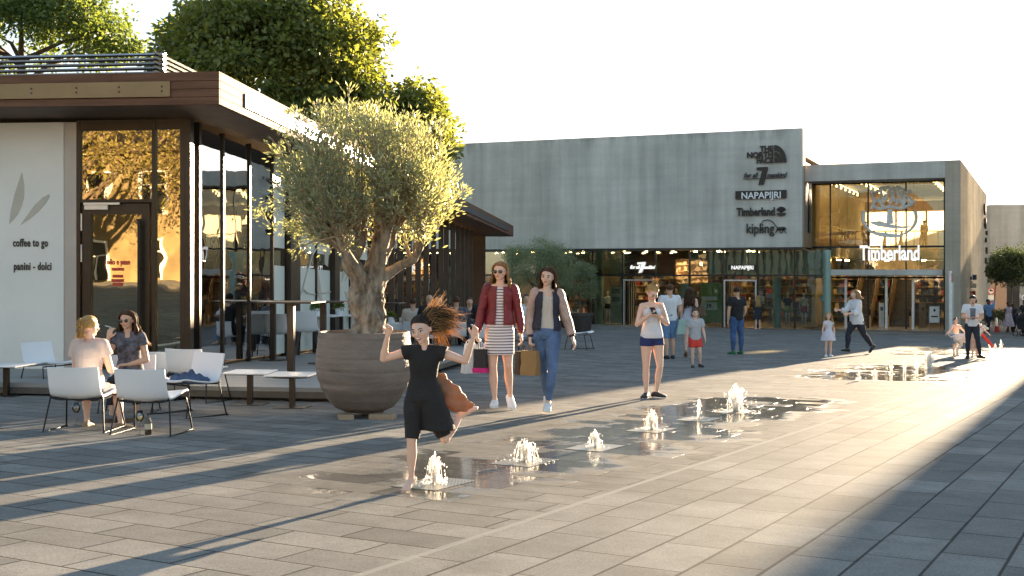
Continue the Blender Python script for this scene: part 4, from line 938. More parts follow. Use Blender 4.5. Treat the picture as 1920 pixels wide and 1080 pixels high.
def jet(px, py, top, w_, label, style='col', seed=0, group='fountain jets rising from the paving', grate=True):
    g = G(px, py); k = g.y/FPX; r = random.Random(seed*7+3); t = thing('fountain_jet', label, 'fountain', g, 0, group)
    H = (py-top)*k; W = w_*k/2*.78; mb = MB()
    def column(cx, cy, H, W, lean=0):
        rings = []; n = 12; S = max(8, int(H/.03))
        for i in range(S+1):
            f = i/S; ww = W*(1.0-.42*f)*(1 if f < .86 else max(.15, math.sqrt(max(0, 1-((f-.86)/.14)**2))))
            ring = []
            for j in range(n):
                a = 2*math.pi*j/n; q = 1+.45*noise.noise(Vector((math.cos(a)*1.3+seed, math.sin(a)*1.3, f*H*12)))
                ring.append((cx+lean*f+math.cos(a)*ww*q, cy+math.sin(a)*ww*q, f*H))
            rings.append(ring)
        mb.loft_pts(rings)
    big = g.y < 20
    def streak(x0, y0, x1, y1, h, r0, arc=0):
        n_ = 7; pts, rs = [], []
        for i in range(n_+1):
            f = i/n_; z = h*f if not arc else h*(4*f*(1-f)*.35+f*(1-f)*2.6+.0)
            pts.append((x0+(x1-x0)*f+r.gauss(0, r0*.5), y0+(y1-y0)*f+r.gauss(0, r0*.5), max(.002, z))); rs.append(r0*(1-.55*f)*r.uniform(.7, 1.25))
        mb.tube(pts, rs, 5)
    m_ = {'col': 16, 'mushroom': 26, 'burst': 34, 'splash': 26}[style]
    if not big: column(0, 0, H*.98, W*.85)
    for i in range(m_):
        a = r.uniform(0, 6.28); c_ = W*.34*math.sqrt(r.random()); sp_ = {'col': .12, 'mushroom': .35, 'burst': .9, 'splash': .8}[style]*W*r.random()
        streak(math.cos(a)*c_, math.sin(a)*c_, math.cos(a)*(c_+sp_), math.sin(a)*(c_+sp_), H*(1-.5*(sp_/W)*r.random())*r.uniform(.75, 1.0), W*r.uniform(.05, .13))
    if style != 'col':
        for i in range(22 if style == 'mushroom' else 14):
            a = r.uniform(0, 6.28); rr_ = W*r.uniform(.7, 1.6); h = H*r.uniform(.5, .9); streak(math.cos(a)*W*.1, math.sin(a)*W*.1, math.cos(a)*rr_, math.sin(a)*rr_, h, .0028*(1 if big else 2), 1)
    nd = {'col': 50, 'mushroom': 130, 'burst': 340, 'splash': 190}[style] if big else 40
    for i in range(nd):
        a = r.uniform(0, 6.28); rr_ = W*abs(r.gauss(0, 1.0 if style in ('burst', 'splash') else .75)); z = H*r.random()**.8*1.08*max(.2, 1-.22*rr_/W)
        s = r.uniform(.0016, .0052)*(1 if big else 2.2); mb.ell((math.cos(a)*rr_, math.sin(a)*rr_, z), (s, s, s*r.uniform(1, 2.8)), 5, 4)
    for i in range(nd//3):
        a = r.uniform(0, 6.28); rr_ = W*r.uniform(.8, 3.2); s = r.uniform(.003, .009); mb.ell((math.cos(a)*rr_, math.sin(a)*rr_, .005), (s, s, .003), 5, 3)
    mb.build('water', 'water_jet', t, smooth=True)
    if grate:
        mb = MB(); a = R(90-28.8); q = Matrix.Rotation(a, 3, 'Z'); s = .26
        v = [q @ Vector((x*s, y*.17, 0)) for x, y in ((-1, -1), (1, -1), (1, 1), (-1, 1))]
        v = [(p.x, p.y, gz(g.x+p.x, g.y+p.y)-g.z+.004) for p in v]; mb.add(v+[(x, y, z-.02) for x, y, z in v], [(0, 1, 2, 3), (7, 6, 5, 4), (0, 4, 5, 1), (1, 5, 6, 2), (2, 6, 7, 3), (3, 7, 4, 0)])
        mb.build('grate', 'grate', t)
    return t
jet(815, 907, 852, 30, 'nearest splashing jet beside the running girl foot', 'splash', 1)
jet(985, 866, 824, 44, 'low mushroom jet second from the camera', 'mushroom', 2)
jet(1116, 839, 807, 22, 'smallest low jet third from the camera', 'mushroom', 3)
jet(1222, 806, 768, 26, 'rounded jet fourth from the camera', 'mushroom', 4)
jet(1310, 786, 748, 16, 'slim column jet fifth from the camera', 'col', 5)
jet(1380, 772, 722, 38, 'tall bursting jet at the far end of the near row', 'burst', 6)
g2 = 'jets of the second fountain field'
jet(1610, 714, 694, 7, 'short jet at the left of the second field', 'col', 7, g2, False); jet(1640, 704, 694, 6, 'tiny jet beside the left one', 'col', 8, g2, False)
jet(1671, 700, 676, 8, 'first thin column of the second field', 'col', 9, g2, False); jet(1696, 704, 674, 8, 'second thin column of the second field', 'col', 10, g2, False)
jet(1719, 703, 674, 8, 'third thin column of the second field', 'col', 11, g2, False); jet(1741, 692, 658, 22, 'wide foaming jet at the right of the second field', 'burst', 12, g2, False)
jet(1856, 660, 644, 6, 'faint jet right of the man with the phone', 'col', 13, g2, False); jet(1866, 654, 645, 5, 'small jet between the two far ones', 'col', 14, g2, False); jet(1877, 655, 638, 6, 'rightmost far jet in the square', 'col', 15, g2, False)

# ================================================================ FURNITURE
def shell(mb, prof, hw_fn, th=.014, nw=8, curve=.03):
    """a bent shell: prof = [(y, z)...] side curve, half width function of t"""
    n = len(prof); top = []; bot = []
    for i, (y, z) in enumerate(prof):
        a = prof[max(0, i-1)]; b = prof[min(n-1, i+1)]; d = Vector((0, b[0]-a[0], b[1]-a[1])).normalized(); nn = Vector((0, -d.z, d.y)); t = i/(n-1); hw = hw_fn(t)
        rt, rb = [], []
        for j in range(nw+1):
            u = -1+2*j/nw; c = curve*u*u
            p = Vector((u*hw, y, z))+nn*c; rt.append(p+nn*th/2); rb.append(p-nn*th/2)
        top.append(rt); bot.append(rb)
    W = nw+1; v = [p for r_ in top for p in r_]+[p for r_ in bot for p in r_]; o = n*W; f = []
    for i in range(n-1):
        for j in range(nw):
            a = i*W+j; f.append((a, a+1, a+W+1, a+W)); f.append((a+o, a+W+o, a+W+1+o, a+1+o))
    for i in range(n-1):
        a = i*W; f.append((a, a+W, a+W+o, a+o)); a = i*W+nw; f.append((a, a+o, a+W+o, a+W))
    for j in range(nw): f.append((j, j+o, j+1+o, j+1)); a = (n-1)*W+j; f.append((a, a+1, a+1+o, a+o))
    mb.add(v, f)
def smoothp(pts, k=4):
    out = []
    for i in range(len(pts)-1):
        a = pts[max(0, i-1)]; b = pts[i]; c = pts[i+1]; d = pts[min(len(pts)-1, i+2)]
        for j in range(k):
            f = j/k; out.append(tuple(.5*((2*b[q])+(c[q]-a[q])*f+(2*a[q]-5*b[q]+4*c[q]-d[q])*f*f+(3*b[q]-a[q]-3*c[q]+d[q])*f*f*f) for q in range(len(b))))
    out.append(tuple(pts[-1])); return out
def make_lounge():
    """front is -y"""
    t = thing('lounge_chair', 'x', 'chair', (0, 0, 0), 0, 'white shell lounge chairs on the square')
    prof = smoothp([(-.26, .345), (-.22, .355), (-.05, .325), (.10, .310), (.17, .325), (.21, .38), (.235, .46), (.265, .60)])
    mb = MB(); shell(mb, prof, lambda u: .245-.012*abs(u-.5), .014, 8, .022); mb.build('seat_shell', 'chair_white', t, smooth=50)
    for s in (-1, 1):
        mb = MB(); pts = [(s*.10, -.17, .315), (s*.235, -.18, .312), (s*.255, -.19, .28), (s*.285, -.245, .02), (s*.285, -.235, .008), (s*.285, .215, .008), (s*.285, .225, .02), (s*.25, .17, .29), (s*.238, .165, .318), (s*.10, .165, .305)]
        mb.tube(smoothp(pts, 3), .0078, 7); mb.build('sled_leg', 'black_metal', t, smooth=True)
    mb = MB(); mb.tube(smoothp([(-.24, .17, .335), (-.235, .185, .322), (-.15, .19, .305), (.15, .19, .305), (.235, .185, .322), (.24, .17, .335)], 3), .0078, 7); mb.build('rear_bar', 'black_metal', t, smooth=True); mb = MB(); mb.tube([(-.24, -.18, .312), (.24, -.18, .312)], .0075, 7); mb.build('cross_bar', 'black_metal', t, smooth=True)
    return t
first = {}
def lounge(px, py, rz, label, sc_=1.0):
    if 'l' not in first: first['l'] = make_lounge(); c = first['l']
    else: c = copy_tree(first['l'])
    g = G(px, py); c.location = g; c.rotation_euler = (0, 0, rz); c.scale = (sc_,)*3; c['label'] = label; return c
ch_a = lounge(158, 806, R(176), 'white lounge chair seen from behind with the blonde woman on it', 1.0)
ch_b = lounge(284, 812, R(172), 'empty white lounge chair seen from behind, nearest the camera', 1.0)
ch_c = lounge(243, 772, R(8), 'white lounge chair under the woman with sunglasses', 1.0)
ch_d = lounge(355, 778, R(-38), 'white lounge chair with the denim jacket on its seat', 1.08)
ch_e = lounge(92, 730, R(62), 'white lounge chair turned sideways by the frosted wall panel', 1.05)
ch_f = lounge(303, 748, R(170), 'white lounge chair just behind the woman with sunglasses', 1.0)
ch_g = lounge(368, 752, R(160), 'white lounge chair farthest back in the seating group', 1.08)
ch_h = lounge(1085, 655, R(72), 'white lounge chair right of the woman in jeans', 1.35)
ch_i = lounge(985, 640, R(-60), 'white lounge chair between the two walking women', 1.3)
def make_low_table():
    t = thing('low_table', 'x', 'table', (0, 0, 0), 0, 'low white square tables')
    mb = MB(); mb.bevel_box(-.26, .26, -.26, .26, .375, .392, .004); mb.build('table_top', 'table_white', t)
    mb = MB(); mb.box(-.24, .24, -.24, .24, .366, .3745); mb.build('under_plate', 'black_metal', t)
    mb = MB(); mb.box(-.03, .03, -.03, .03, .012, .366); mb.build('post', 'dark_bronze', t)
    mb = MB(); mb.bevel_box(-.18, .18, -.18, .18, 0, .012, .003); mb.build('base', 'dark_bronze', t)
    return t
def low_table(px, py, rz, label, s=1.0):
    if 't' not in first: first['t'] = make_low_table(); c = first['t']
    else: c = copy_tree(first['t'])
    c.location = G(px, py); c.rotation_euler = (0, 0, rz); c.scale = (s,)*3; c['label'] = label
low_table(469, 758, R(-6), 'low white table left of the one near the planter'); low_table(548, 764, R(-6), 'low white table nearest the round planter')
low_table(12, 742, R(-6), 'low white table cut by the left picture edge'); low_table(222, 790, R(10), 'low table between the two seated women', .8)
# denim jacket on the chair
def cloth_heap(name, label, cat, loc, size, m, seed, parent=None):
    mb = MB(); nx, ny = 30, 22; v = []; 
    for j in range(ny+1):
        for i in range(nx+1):
            u, w_ = i/nx*2-1, j/ny*2-1; d = (abs(u)**3+abs(w_)**3)**(1/3.0)
            h = size[2]*max(0, 1-d)**.4*(.5+.9*abs(noise.noise(Vector((u*2.2+seed, w_*2.2, 0))))+.35*abs(noise.noise(Vector((u*5, w_*5+seed, 3)))))
            e = 1+.18*noise.noise(Vector((u*1.6, w_*1.6, seed+9)))
            v.append((u*size[0]*e, w_*size[1]*e, h+.002))
    f = [(j*(nx+1)+i, j*(nx+1)+i+1, (j+1)*(nx+1)+i+1, (j+1)*(nx+1)+i) for j in range(ny) for i in range(nx)]
    n0 = len(v); f2 = [tuple(n0+q for q in reversed(a)) for a in f]; v2 = [(x, y, .0) for x, y, z in v]
    mb.add(v+v2, f+f2); o = mb.build(name, m, None, smooth=True); o.location = loc; tag(o, label, cat); return o
mat('denim', (.055, .085, .16), .85, var=.35, scale=12, bump=.4, bscale=60)
h = cloth_heap('denim_jacket', 'crumpled blue denim jacket lying on the white chair seat', 'jacket', ch_d.location+Vector((0, -.02, .35)), (.20, .19, .13), 'denim', 3)
h = cloth_heap('dark_bag', 'small dark bag lying on the chair behind the woman with sunglasses', 'bag', ch_f.location+Vector((.05, 0, .33)), (.14, .12, .12), 'goods_dark', 6)
def wine_glass(px, py, label):
    g = G(px, py); t = thing('wine_glass', label, 'glass', g, 0, 'wine glasses standing on the paving')
    mb = MB(); mb.rev([(.035, 0), (.034, .003), (.006, .008), (.004, .05), (.004, .10), (.012, .112), (.036, .145), (.040, .17), (.033, .215), (.032, .215), (.038, .17), (.034, .147), (.010, .116), (.001, .113)], 20, caps=False); mb.build('glass_bowl', 'glass_goblet', t, smooth=True)
    mb = MB(); mb.rev([(.001, .117), (.010, .119), (.030, .144), (.034, .158), (.001, .158)], 16); mb.build('wine', 'white_wine', t, smooth=True)
glass('glass_goblet', (.93, .95, .95), 1.6, 1.5); mat('white_wine', (.8, .76, .5), .1, transl=.5)
wine_glass(143, 797, 'wine glass standing under the blonde woman chair'); wine_glass(262, 815, 'wine glass standing beside the small bottle')
def bottle():
    t = thing('small_bottle', 'small dark bottle with label standing on the paving', 'bottle', G(278, 815)); mb = MB(); mb.rev([(.0, 0), (.030, .0), (.031, .01), (.031, .115), (.014, .15), (.012, .185), (.013, .20), (.0, .20)], 20); mb.build('glass_body', 'bottle_glass', t, smooth=40)
    mb = MB(); mb.rev([(.0315, .05), (.0318, .05), (.0318, .10), (.0315, .10)], 20, caps=False); mb.build('paper_label', 'goods_cream', t)
mat('bottle_glass', (.04, .025, .015), .1, spec=.8)
bottle()
mat('c_shoe_white_cloth', (.78, .78, .78), .8, var=.04)
# terrace: high tables, bar chairs, dining tables
def high_table(px, py, label, top=1.03, w_=.78):
    p = D(px, py); t = thing('high_table', label, 'table', p, -R(7), 'thin topped high tables on the terrace')
    mb = MB(); mb.bevel_box(-w_/2, w_/2, -.35, .35, top, top+.022, .004); mb.build('table_top', 'dark_bronze', t)
    mb = MB(); mb.box(-.045, .045, -.045, .045, .02, top); mb.build('post', 'dark_bronze', t)
    mb = MB(); mb.rev([(.26, 0), (.26, .012), (.24, .02), (.0, .02)], 28); mb.build('base', 'dark_bronze', t, smooth=40); return t
high_table(546, 708, 'high table nearest the terrace edge with a round base'); high_table(606, 682, 'high table behind the nearest one', 1.03, .9); high_table(512, 676, 'high table close to the clear glazing', 1.03); high_table(720, 660, 'high table behind the olive trunk', 1.0)
def make_cafe_chair():
    t = thing('cafe_chair', 'x', 'chair', (0, 0, 0), 0, 'white shell café chairs')
    prof = smoothp([(-.22, .455), (-.16, .462), (0, .445), (.14, .45), (.19, .49), (.215, .58), (.24, .82)])
    mb = MB(); shell(mb, prof, lambda u: .225-.02*max(0, u-.5)*2, .014, 6, .03); mb.build('seat_shell', 'chair_white', t, smooth=50)
    for sx_, sy in ((-1, -1), (1, -1), (-1, 1), (1, 1)):
        mb = MB(); mb.tube([(sx_*.15, sy*.13, .44), (sx_*.22, sy*.21, 0)], .009, 6); mb.build('leg', 'black_metal', t)
    return t
def cafe_chair(p, rz, label, s=1.0):
    if 'c' not in first: first['c'] = make_cafe_chair(); c = first['c']
    else: c = copy_tree(first['c'])
    c.location = p; c.rotation_euler = (0, 0, rz); c.scale = (s,)*3; c['label'] = label; return c
cafe_chair(D(524, 672), R(170), 'white café chair against the glass, left of the high table post'); cafe_chair(D(577, 668), R(178), 'white café chair right of the high table post', 1.05)
cafe_chair(D(462, 668), R(172), 'white café chair reflected beside the clear glazing') if False else None
# chairs and tables inside the glass
rr2 = random.Random(9)
for i, (s, n) in enumerate(((-1.0, 1.9), (-.8, 3.3), (-.9, 4.9), (-2.4, 2.4), (-2.3, 4.2), (-.9, 6.6), (-2.5, 6.2), (-.9, 8.6))):
    x, y, z = K((s, n, .03)); cafe_chair((x, y, z), R(rr2.uniform(150, 200)), ('first', 'second', 'third', 'fourth', 'fifth', 'sixth', 'seventh', 'eighth')[i]+' white chair inside the café glass counted from the door')
def dining_table(p, rz, label, dishes=True, w_=.7):
    t = thing('dining_table', label, 'table', p, rz, 'white dining tables of the café')
    mb = MB(); mb.bevel_box(-w_/2, w_/2, -.35, .35, .735, .755, .004); mb.build('table_top', 'table_white', t)
    mb = MB(); mb.box(-.035, .035, -.035, .035, .012, .735); mb.build('post', 'dark_bronze', t)
    mb = MB(); mb.box(-.22, .22, -.22, .22, 0, .012); mb.build('base', 'dark_bronze', t)
    if not dishes: mb = MB(); mb.loft_pts([[(x*(w_/2+.012+e), y*(.362+e), z) for x, y in ((-1, -1), (0, -1.02), (1, -1), (1, 1), (0, 1.02), (-1, 1))] for z, e in ((.22, .035), (.5, .02), (.760, 0))]); mb.build('cloth_cover', 'c_shoe_white_cloth', t)
    return t
def shaker(p, label, h=.12, r=.03, m='steel'):
    mb = MB(); mb.rev([(0, 0), (r, 0), (r, h*.85), (r*.7, h), (0, h)], 12); o = mb.build('condiment_pot', m, None, smooth=40); o.location = p; tag(o, label, 'pot', 'small pots on the tables')
def herb(p, label, s=1.0):
    t = thing('herb_pot', label, 'plant', p, 0, 'herb pots on the tables'); mb = MB(); mb.rev([(0, 0), (.05*s, 0), (.065*s, .11*s), (.058*s, .11*s), (.055*s, .09*s), (0, .09*s)], 14); mb.build('pot', 'chair_white', t, smooth=40)
    r = random.Random(int(p[0]*1000)); pts, dd, ls = [], [], []
    for i in range(260): v = Vector((r.gauss(0, 1), r.gauss(0, 1), r.gauss(.4, .7))).normalized(); pts.append(Vector((0, 0, .13*s))+v*.07*s*r.uniform(.4, 1.1)); dd.append(v); ls.append(.04*s)
    leaves_mesh('leaves', pts, dd, ls, .3, 'leaf_light', t, 2)
for i, (s, n) in enumerate(((-1.6, 2.4), (-1.6, 4.6), (-1.7, 7.2))):
    x, y, z = K((s, n, .03)); dining_table((x, y, z), -R(7), ('nearest', 'middle', 'farthest')[i]+' white table inside the café glass'); herb((x+.1, y, z+.757), 'herb pot on the '+('nearest', 'middle', 'farthest')[i]+' table inside', 1)
for i, (px, py) in enumerate(((590, 662), (640, 658), (668, 650))):
    p = D(px, py); dining_table(p, -R(7), ('left', 'middle', 'right')[i]+' white terrace table behind the high tables', True, .95); herb(p+Vector((-.05 if i else .02, 0, .757)), 'herb pot on the '+('left', 'middle', 'right')[i]+' terrace table', 1.25)
    shaker(p+Vector((.2, .1, .757)), 'steel pot on the '+('left', 'middle', 'right')[i]+' terrace table')
k_ = 0
for row, (py, pxs) in enumerate(((664, (742, 800, 862)), (640, (750, 792, 835, 880)), (627, (772, 815, 858, 892)))):
    for j, px in enumerate(pxs):
        p = G(px, py); w1 = ('front', 'middle', 'back')[row]; w2 = ('first', 'second', 'third', 'fourth')[j]
        dining_table(p, R(-8+3*j), 'white café table, %s from left in the %s row right of the olive' % (w2, w1), row > 1, .8)
        c1 = cafe_chair(p+Vector((-.62, .1, 0)), R(-80+rr2.uniform(-12, 12)) + math.pi, 'white chair left of the %s table in the %s row' % (w2, w1))
        c2 = cafe_chair(p+Vector((.60, -.05, 0)), R(-95+rr2.uniform(-12, 12)), 'white chair right of the %s table in the %s row' % (w2, w1))
        if row < 2:
            shaker(p+Vector((.12, -.1, .757)), 'steel pot on the %s table in the %s row' % (w2, w1), .14)
            if j % 2 == 0: herb(p+Vector((-.12, .08, .757)), 'herb pot on the %s table in the %s row' % (w2, w1), 1.3)
def screen(pxa, pxb, py0, py1, label):
    a = G((pxa+pxb)/2, 624); w_ = (pxb-pxa)*a.y/FPX; z0 = 0; z1 = zat(py0, a.y)-a.z
    t = thing('wind_screen', label, 'screen', a, R(-4), 'frosted wind screens by the café')
    mb = MB(); mb.box(-w_/2+.03, w_/2-.03, -.012, .012, .12, z1-.02); mb.build('screen_panel', 'screen_glass', t)
    for s in (-1, 1): mb = MB(); mb.box(s*w_/2-.025, s*w_/2+.025, -.03, .03, 0, z1); mb.build('screen_post', 'aluminium', t)
    mb = MB(); mb.box(-w_/2+.026, w_/2-.026, -.02, .02, z1-.02, z1); mb.build('top_rail', 'aluminium', t)
mat('screen_glass', (.50, .53, .49), .5, transl=.3)
screen(733, 792, 563, 600, 'frosted wind screen behind the tables, left one'); screen(832, 892, 563, 600, 'frosted wind screen behind the tables, right one')

# totem, signs, bollard, stroller handled elsewhere
def street_bits():
    x, y, z = B((B.s_at(1783, .2), .2, 0)); g = Vector((x, y, gz(x, y))); k = y/FPX
    t = thing('info_totem', 'slim white totem with a red mark beside the entrance hall', 'sign', g)
    h = zat(508, y)-g.z; mb = MB(); mb.bevel_box(-3.5*k, 1.5*k, -.06, .06, 0, h, .01); mb.build('body', 'letter_white', t); mb = MB(); mb.box(0*k, 1.6*k+.004, -.066, .066, h-.55, h-.1); mb.build('red_mark', 'red_text', t)
    mb = MB(); mb.bevel_box(2*k, 6.5*k, .1, .2, 0, h*.82, .01); mb.build('rear_panel', 'aluminium', t)
    Y = 66; X = (1858-960)/FPX*Y; gzz = zat(612, Y); k = Y/FPX
    t = thing('street_sign', 'post with round red ringed sign over a blue panel', 'sign', (X, Y, gzz))
    mb = MB(); mb.tube([(0, .03, 0), (0, .03, zat(536, Y)-gzz)], .03, 8); mb.build('post', 'aluminium', t)
    c = zat(545.5, Y)-gzz; r = 6.3*k
    mb = MB(); mb.tube([(0, -.02, c), (0, 0, c)], r, 24); o = mb.build('disc', 'letter_white', t); mb = MB()
    rings = [[(math.cos(a)*q, yy, c+math.sin(a)*q) for a in [2*math.pi*i/24 for i in range(24)]] for q, yy in ((r, -.021), (r, -.03), (r*.78, -.03), (r*.78, -.021))]; mb.loft_pts(rings, False); mb.build('red_ring', 'red_text', o)
    mb = MB(); mb.box(-r*.5, r*.5, -.03, -.021, c-.02, c+.05); mb.box(-r*.3, r*.1, -.03, -.021, c+.06, c+.12); mb.build('car_symbol', 'letter_dark', o)
    mb = MB(); mb.box(-.16, .16, -.02, 0, c-.50, c-.24); mb.build('plate', 'letter_white', t)
    z1 = c-.56; mb = MB(); mb.box(-.20, .22, -.02, 0, z1-.42, z1); bl = mb.build('blue_panel', 'sign_blue', t)
    mb = MB(); mb.box(-.03, .05, -.03, -.021, z1-.36, z1-.14); mb.build('white_bar', 'letter_white', bl); mb = MB(); mb.box(-.10, .12, -.03, -.021, z1-.13, z1-.07); mb.build('red_bar', 'red_text', bl)
    Y = 64; t = thing('bollard', 'short white bollard between the blue shirt man and the woman in flower dress', 'bollard', ((1868-960)/FPX*Y, Y, zat(612, Y))); mb = MB(); mb.rev([(0, 0), (.07, 0), (.07, .42), (.055, .46), (0, .47)], 14); mb.build('post', 'letter_white', t, smooth=40)
    # notice board and lift pillar by the escalators
    x, y, z = B((B.s_at(1752, 2.6), 2.6, 0)); t = thing('notice_board', 'white notice board standing at the right of the entrance doors', 'sign', (x, y, z)); mb = MB(); mb.box(-.24, .24, 0, .03, .35, 1.15); mb.build('board', 'letter_white', t, ); mb = MB(); mb.box(-.26, -.241, -.01, .04, 0, 1.2); mb.box(.241, .26, -.01, .04, 0, 1.2); mb.build('frame', 'aluminium', t)
    mb = MB(); mb.box(-.05, .05, -.008, -.003, .9, 1.02); mb.box(-.16, .16, -.008, -.003, .62, .68); mb.build('symbols', 'letter_dark', t)
    for px, lab in ((1652, 'steel ticket pillar left of the door post'), (1729, 'steel ticket pillar right of the right escalator')):
        x, y, z = B((B.s_at(px, 4.4), 4.4, 0)); t = thing('ticket_pillar', lab, 'pillar', (x, y, z), 0, 'steel pillars inside the hall'); mb = MB(); mb.bevel_box(-.14, .14, -.1, .1, 0, 1.25, .01); mb.build('body', 'steel', t); mb = MB(); mb.box(-.07, .07, -.106, -.101, .85, 1.05); mb.build('screen', 'goods_blue', t)
mat('sign_blue', (.02, .16, .42), .5)
street_bits()

# posters and mannequins
def poster(px, py0, py1, w_, label, m, lines, n=1.25):
    s = B.s_at(px, n); x, y, z = B((s, n, 0)); z0 = B.h_at(s, n, py1); z1 = B.h_at(s, n, py0); ww = w_*y/FPX
    mb = MB(); mb.box(s-ww/2, s+ww/2, n, n+.02, z0, z1); t = thing('shop_poster', label, 'poster', (x, y, z0), 0, 'posters in the shop windows'); mb.build('sheet', m, t, xf=B)
    for tx, py, size, mm in lines: tm = text_mb(tx, size, .006, .006, .9); shift(tm, s, n-.006, B.h_at(s, n, py)); tm.build('lettering', mm, t, xf=B)
mat('poster_green', (.28, .36, .12), .6, var=.2); mat('poster_cream', (.50, .47, .33), .6)
poster(1155, 538, 606, 22, 'cream poster with 20 30 percent lines left of the left door', 'poster_cream', [('20%', 550, .34, 'letter_dark'), ('30%', 565, .34, 'letter_dark')])
poster(1334, 530, 604, 40, 'green poster with white bands left of the right door', 'poster_green', [])
poster(1330, 567, 581, 30, 'white price band reading 39. on the green poster', 'letter_white', [('39.', 578, .34, 'letter_dark')], 1.2)
poster(1330, 556, 563, 30, 'narrow white band above the price band', 'letter_white', [], 1.2)
poster(1429, 555, 570, 9, 'small pale notice right of the right shop door', 'letter_white', [], 1.2); poster(1541, 553, 565, 8, 'small notice at the glass corner', 'teal_column', [], 1.2)
def mannequin(px, label, top_m, bottom_m, skirt=.0, sz=1.72, dress=False):
    n = 1.75; s = B.s_at(px, n); x, y, z = B((s, n, .1)); t = thing('mannequin', label, 'mannequin', (x, y, z), R(-22)*0, 'mannequins in the shop windows')
    H = sz; mb = MB()
    mb.ell((0, 0, H*.93), (.07, .085, .11), 12, 9); mb.tube([(0, 0, H*.80), (0, 0, H*.90)], .045, 8)
    for sd in (-1, 1):
        mb.tube([(sd*.075, 0, H*.52), (sd*.08, -.01, H*.28), (sd*.075, .02, .06)], [.075, .05, .032], 10); mb.ell((sd*.075, -.05, .035), (.035, .10, .035), 8, 6)
        mb.tube([(sd*.17, 0, H*.80), (sd*.215, .01, H*.63), (sd*.205, -.04, H*.48)], [.042, .034, .025], 8); mb.ell((sd*.20, -.05, H*.45), (.022, .03, .06), 8, 6)
    mb.build('body', 'mannequin_white', t, smooth=True)
    mb = MB(); mb.loft_pts([[(rx*math.cos(a), ry*math.sin(a), zz) for a in [2*math.pi*i/16 for i in range(16)]] for rx, ry, zz in ((.155, .115, H*.52), (.135, .10, H*.62), (.17, .12, H*.74), (.185, .10, H*.80), (.09, .07, H*.83))])
    for sd in (-1, 1): mb.tube([(sd*.15, 0, H*.80), (sd*.205, .01, H*.68)], [.06, .052], 10)
    mb.build('top', top_m, t, smooth=True)
    mb = MB(); e = .19 if skirt else .17; mb.loft_pts([[(rx*math.cos(a), ry*math.sin(a), zz) for a in [2*math.pi*i/16 for i in range(16)]] for rx, ry, zz in ((e, .14, H*(.40 if skirt else .44)), (.165, .125, H*.50), (.14, .11, H*.60))]); mb.build('bottom', bottom_m, t, smooth=True)
mat('mannequin_white', (.62, .64, .60), .4)
mannequin(1140, 'mannequin in white top and black shorts left of the left door', 'letter_white', 'goods_dark'); mannequin(1308, 'mannequin in dark top beside the green poster', 'goods_dark', 'goods_dark')
mannequin(1348, 'mannequin in dark red top left of the right door', 'goods_red', 'goods_dark'); mannequin(1477, 'mannequin in black top and olive skirt right of the round column', 'goods_dark', 'poster_green', 1)
mannequin(1507, 'mannequin in grey jacket and red skirt at the right window', 'goods_cream', 'goods_red', 1)
# ================================================================ PEOPLE
mat('skin_fair', (.74, .47, .35), .5, var=.06, scale=4, spec=.35); mat('skin_tan', (.60, .36, .24), .5, var=.06, scale=4, spec=.35); mat('skin_dark', (.13, .07, .045), .5, var=.08, spec=.4)
mat('lips', (.46, .17, .14), .4); mat('eye_dark', (.03, .02, .018), .2); mat('lens_black', (.008, .008, .009), .12, spec=.8)
def hairmat(name, c1, c2, tr=.35):
    leafmat(name, c1, c2, tr, .5, .22)
hairmat('hair_blonde', (.42, .26, .10), (.62, .42, .18)); hairmat('hair_honey', (.26, .14, .06), (.50, .29, .12)); hairmat('hair_brown', (.055, .030, .018), (.14, .07, .035)); hairmat('hair_dark', (.02, .013, .010), (.06, .032, .02), .2); hairmat('hair_black', (.010, .008, .007), (.025, .02, .018), .05); hairmat('hair_copper', (.30, .18, .085), (.58, .38, .19))
def cloth(name, col, var=.12, rough=.85, sc_=9, tr=0): mat(name, col, rough, 0, var, sc_, .35, 55, transl=tr)
cloth('c_white', (.76, .76, .78), .05, tr=.12); cloth('c_blush', (.66, .53, .47), .06, tr=.2); cloth('c_black', (.014, .013, .014), .3); cloth('c_maroon', (.16, .010, .018), .2, .45); cloth('c_navy', (.013, .014, .035), .2, .6); cloth('c_jeans', (.10, .16, .29), .45, .85, 5)
cloth('c_darkjeans', (.018, .022, .034), .3); cloth('c_denimshort', (.13, .24, .42), .25); cloth('c_jeansmid', (.055, .11, .24), .4, .85, 5); cloth('c_cream', (.72, .60, .50), .05, tr=.15); cloth('c_pinksilk', (.50, .33, .27), .3, .5, 7); cloth('c_greypattern', (.10, .10, .12), .8, .9, 14); cloth('c_grey', (.42, .43, .45), .12); cloth('c_red', (.70, .06, .04), .1); cloth('c_bluenavyshort', (.02, .03, .12), .1); cloth('c_blueshirt', (.16, .28, .48), .12); cloth('c_floral', (.55, .45, .50), .3); cloth('c_brown', (.34, .18, .10), .15, .6, tr=.35)
cloth('c_palewhite', (.72, .70, .76), .08, tr=.2); cloth('c_shoe_white', (.78, .78, .78), .04, .5); cloth('c_shoe_black', (.015, .015, .016), .2, .6); cloth('c_sandal', (.30, .20, .10), .1, .5); cloth('c_green', (.03, .16, .06), .2)
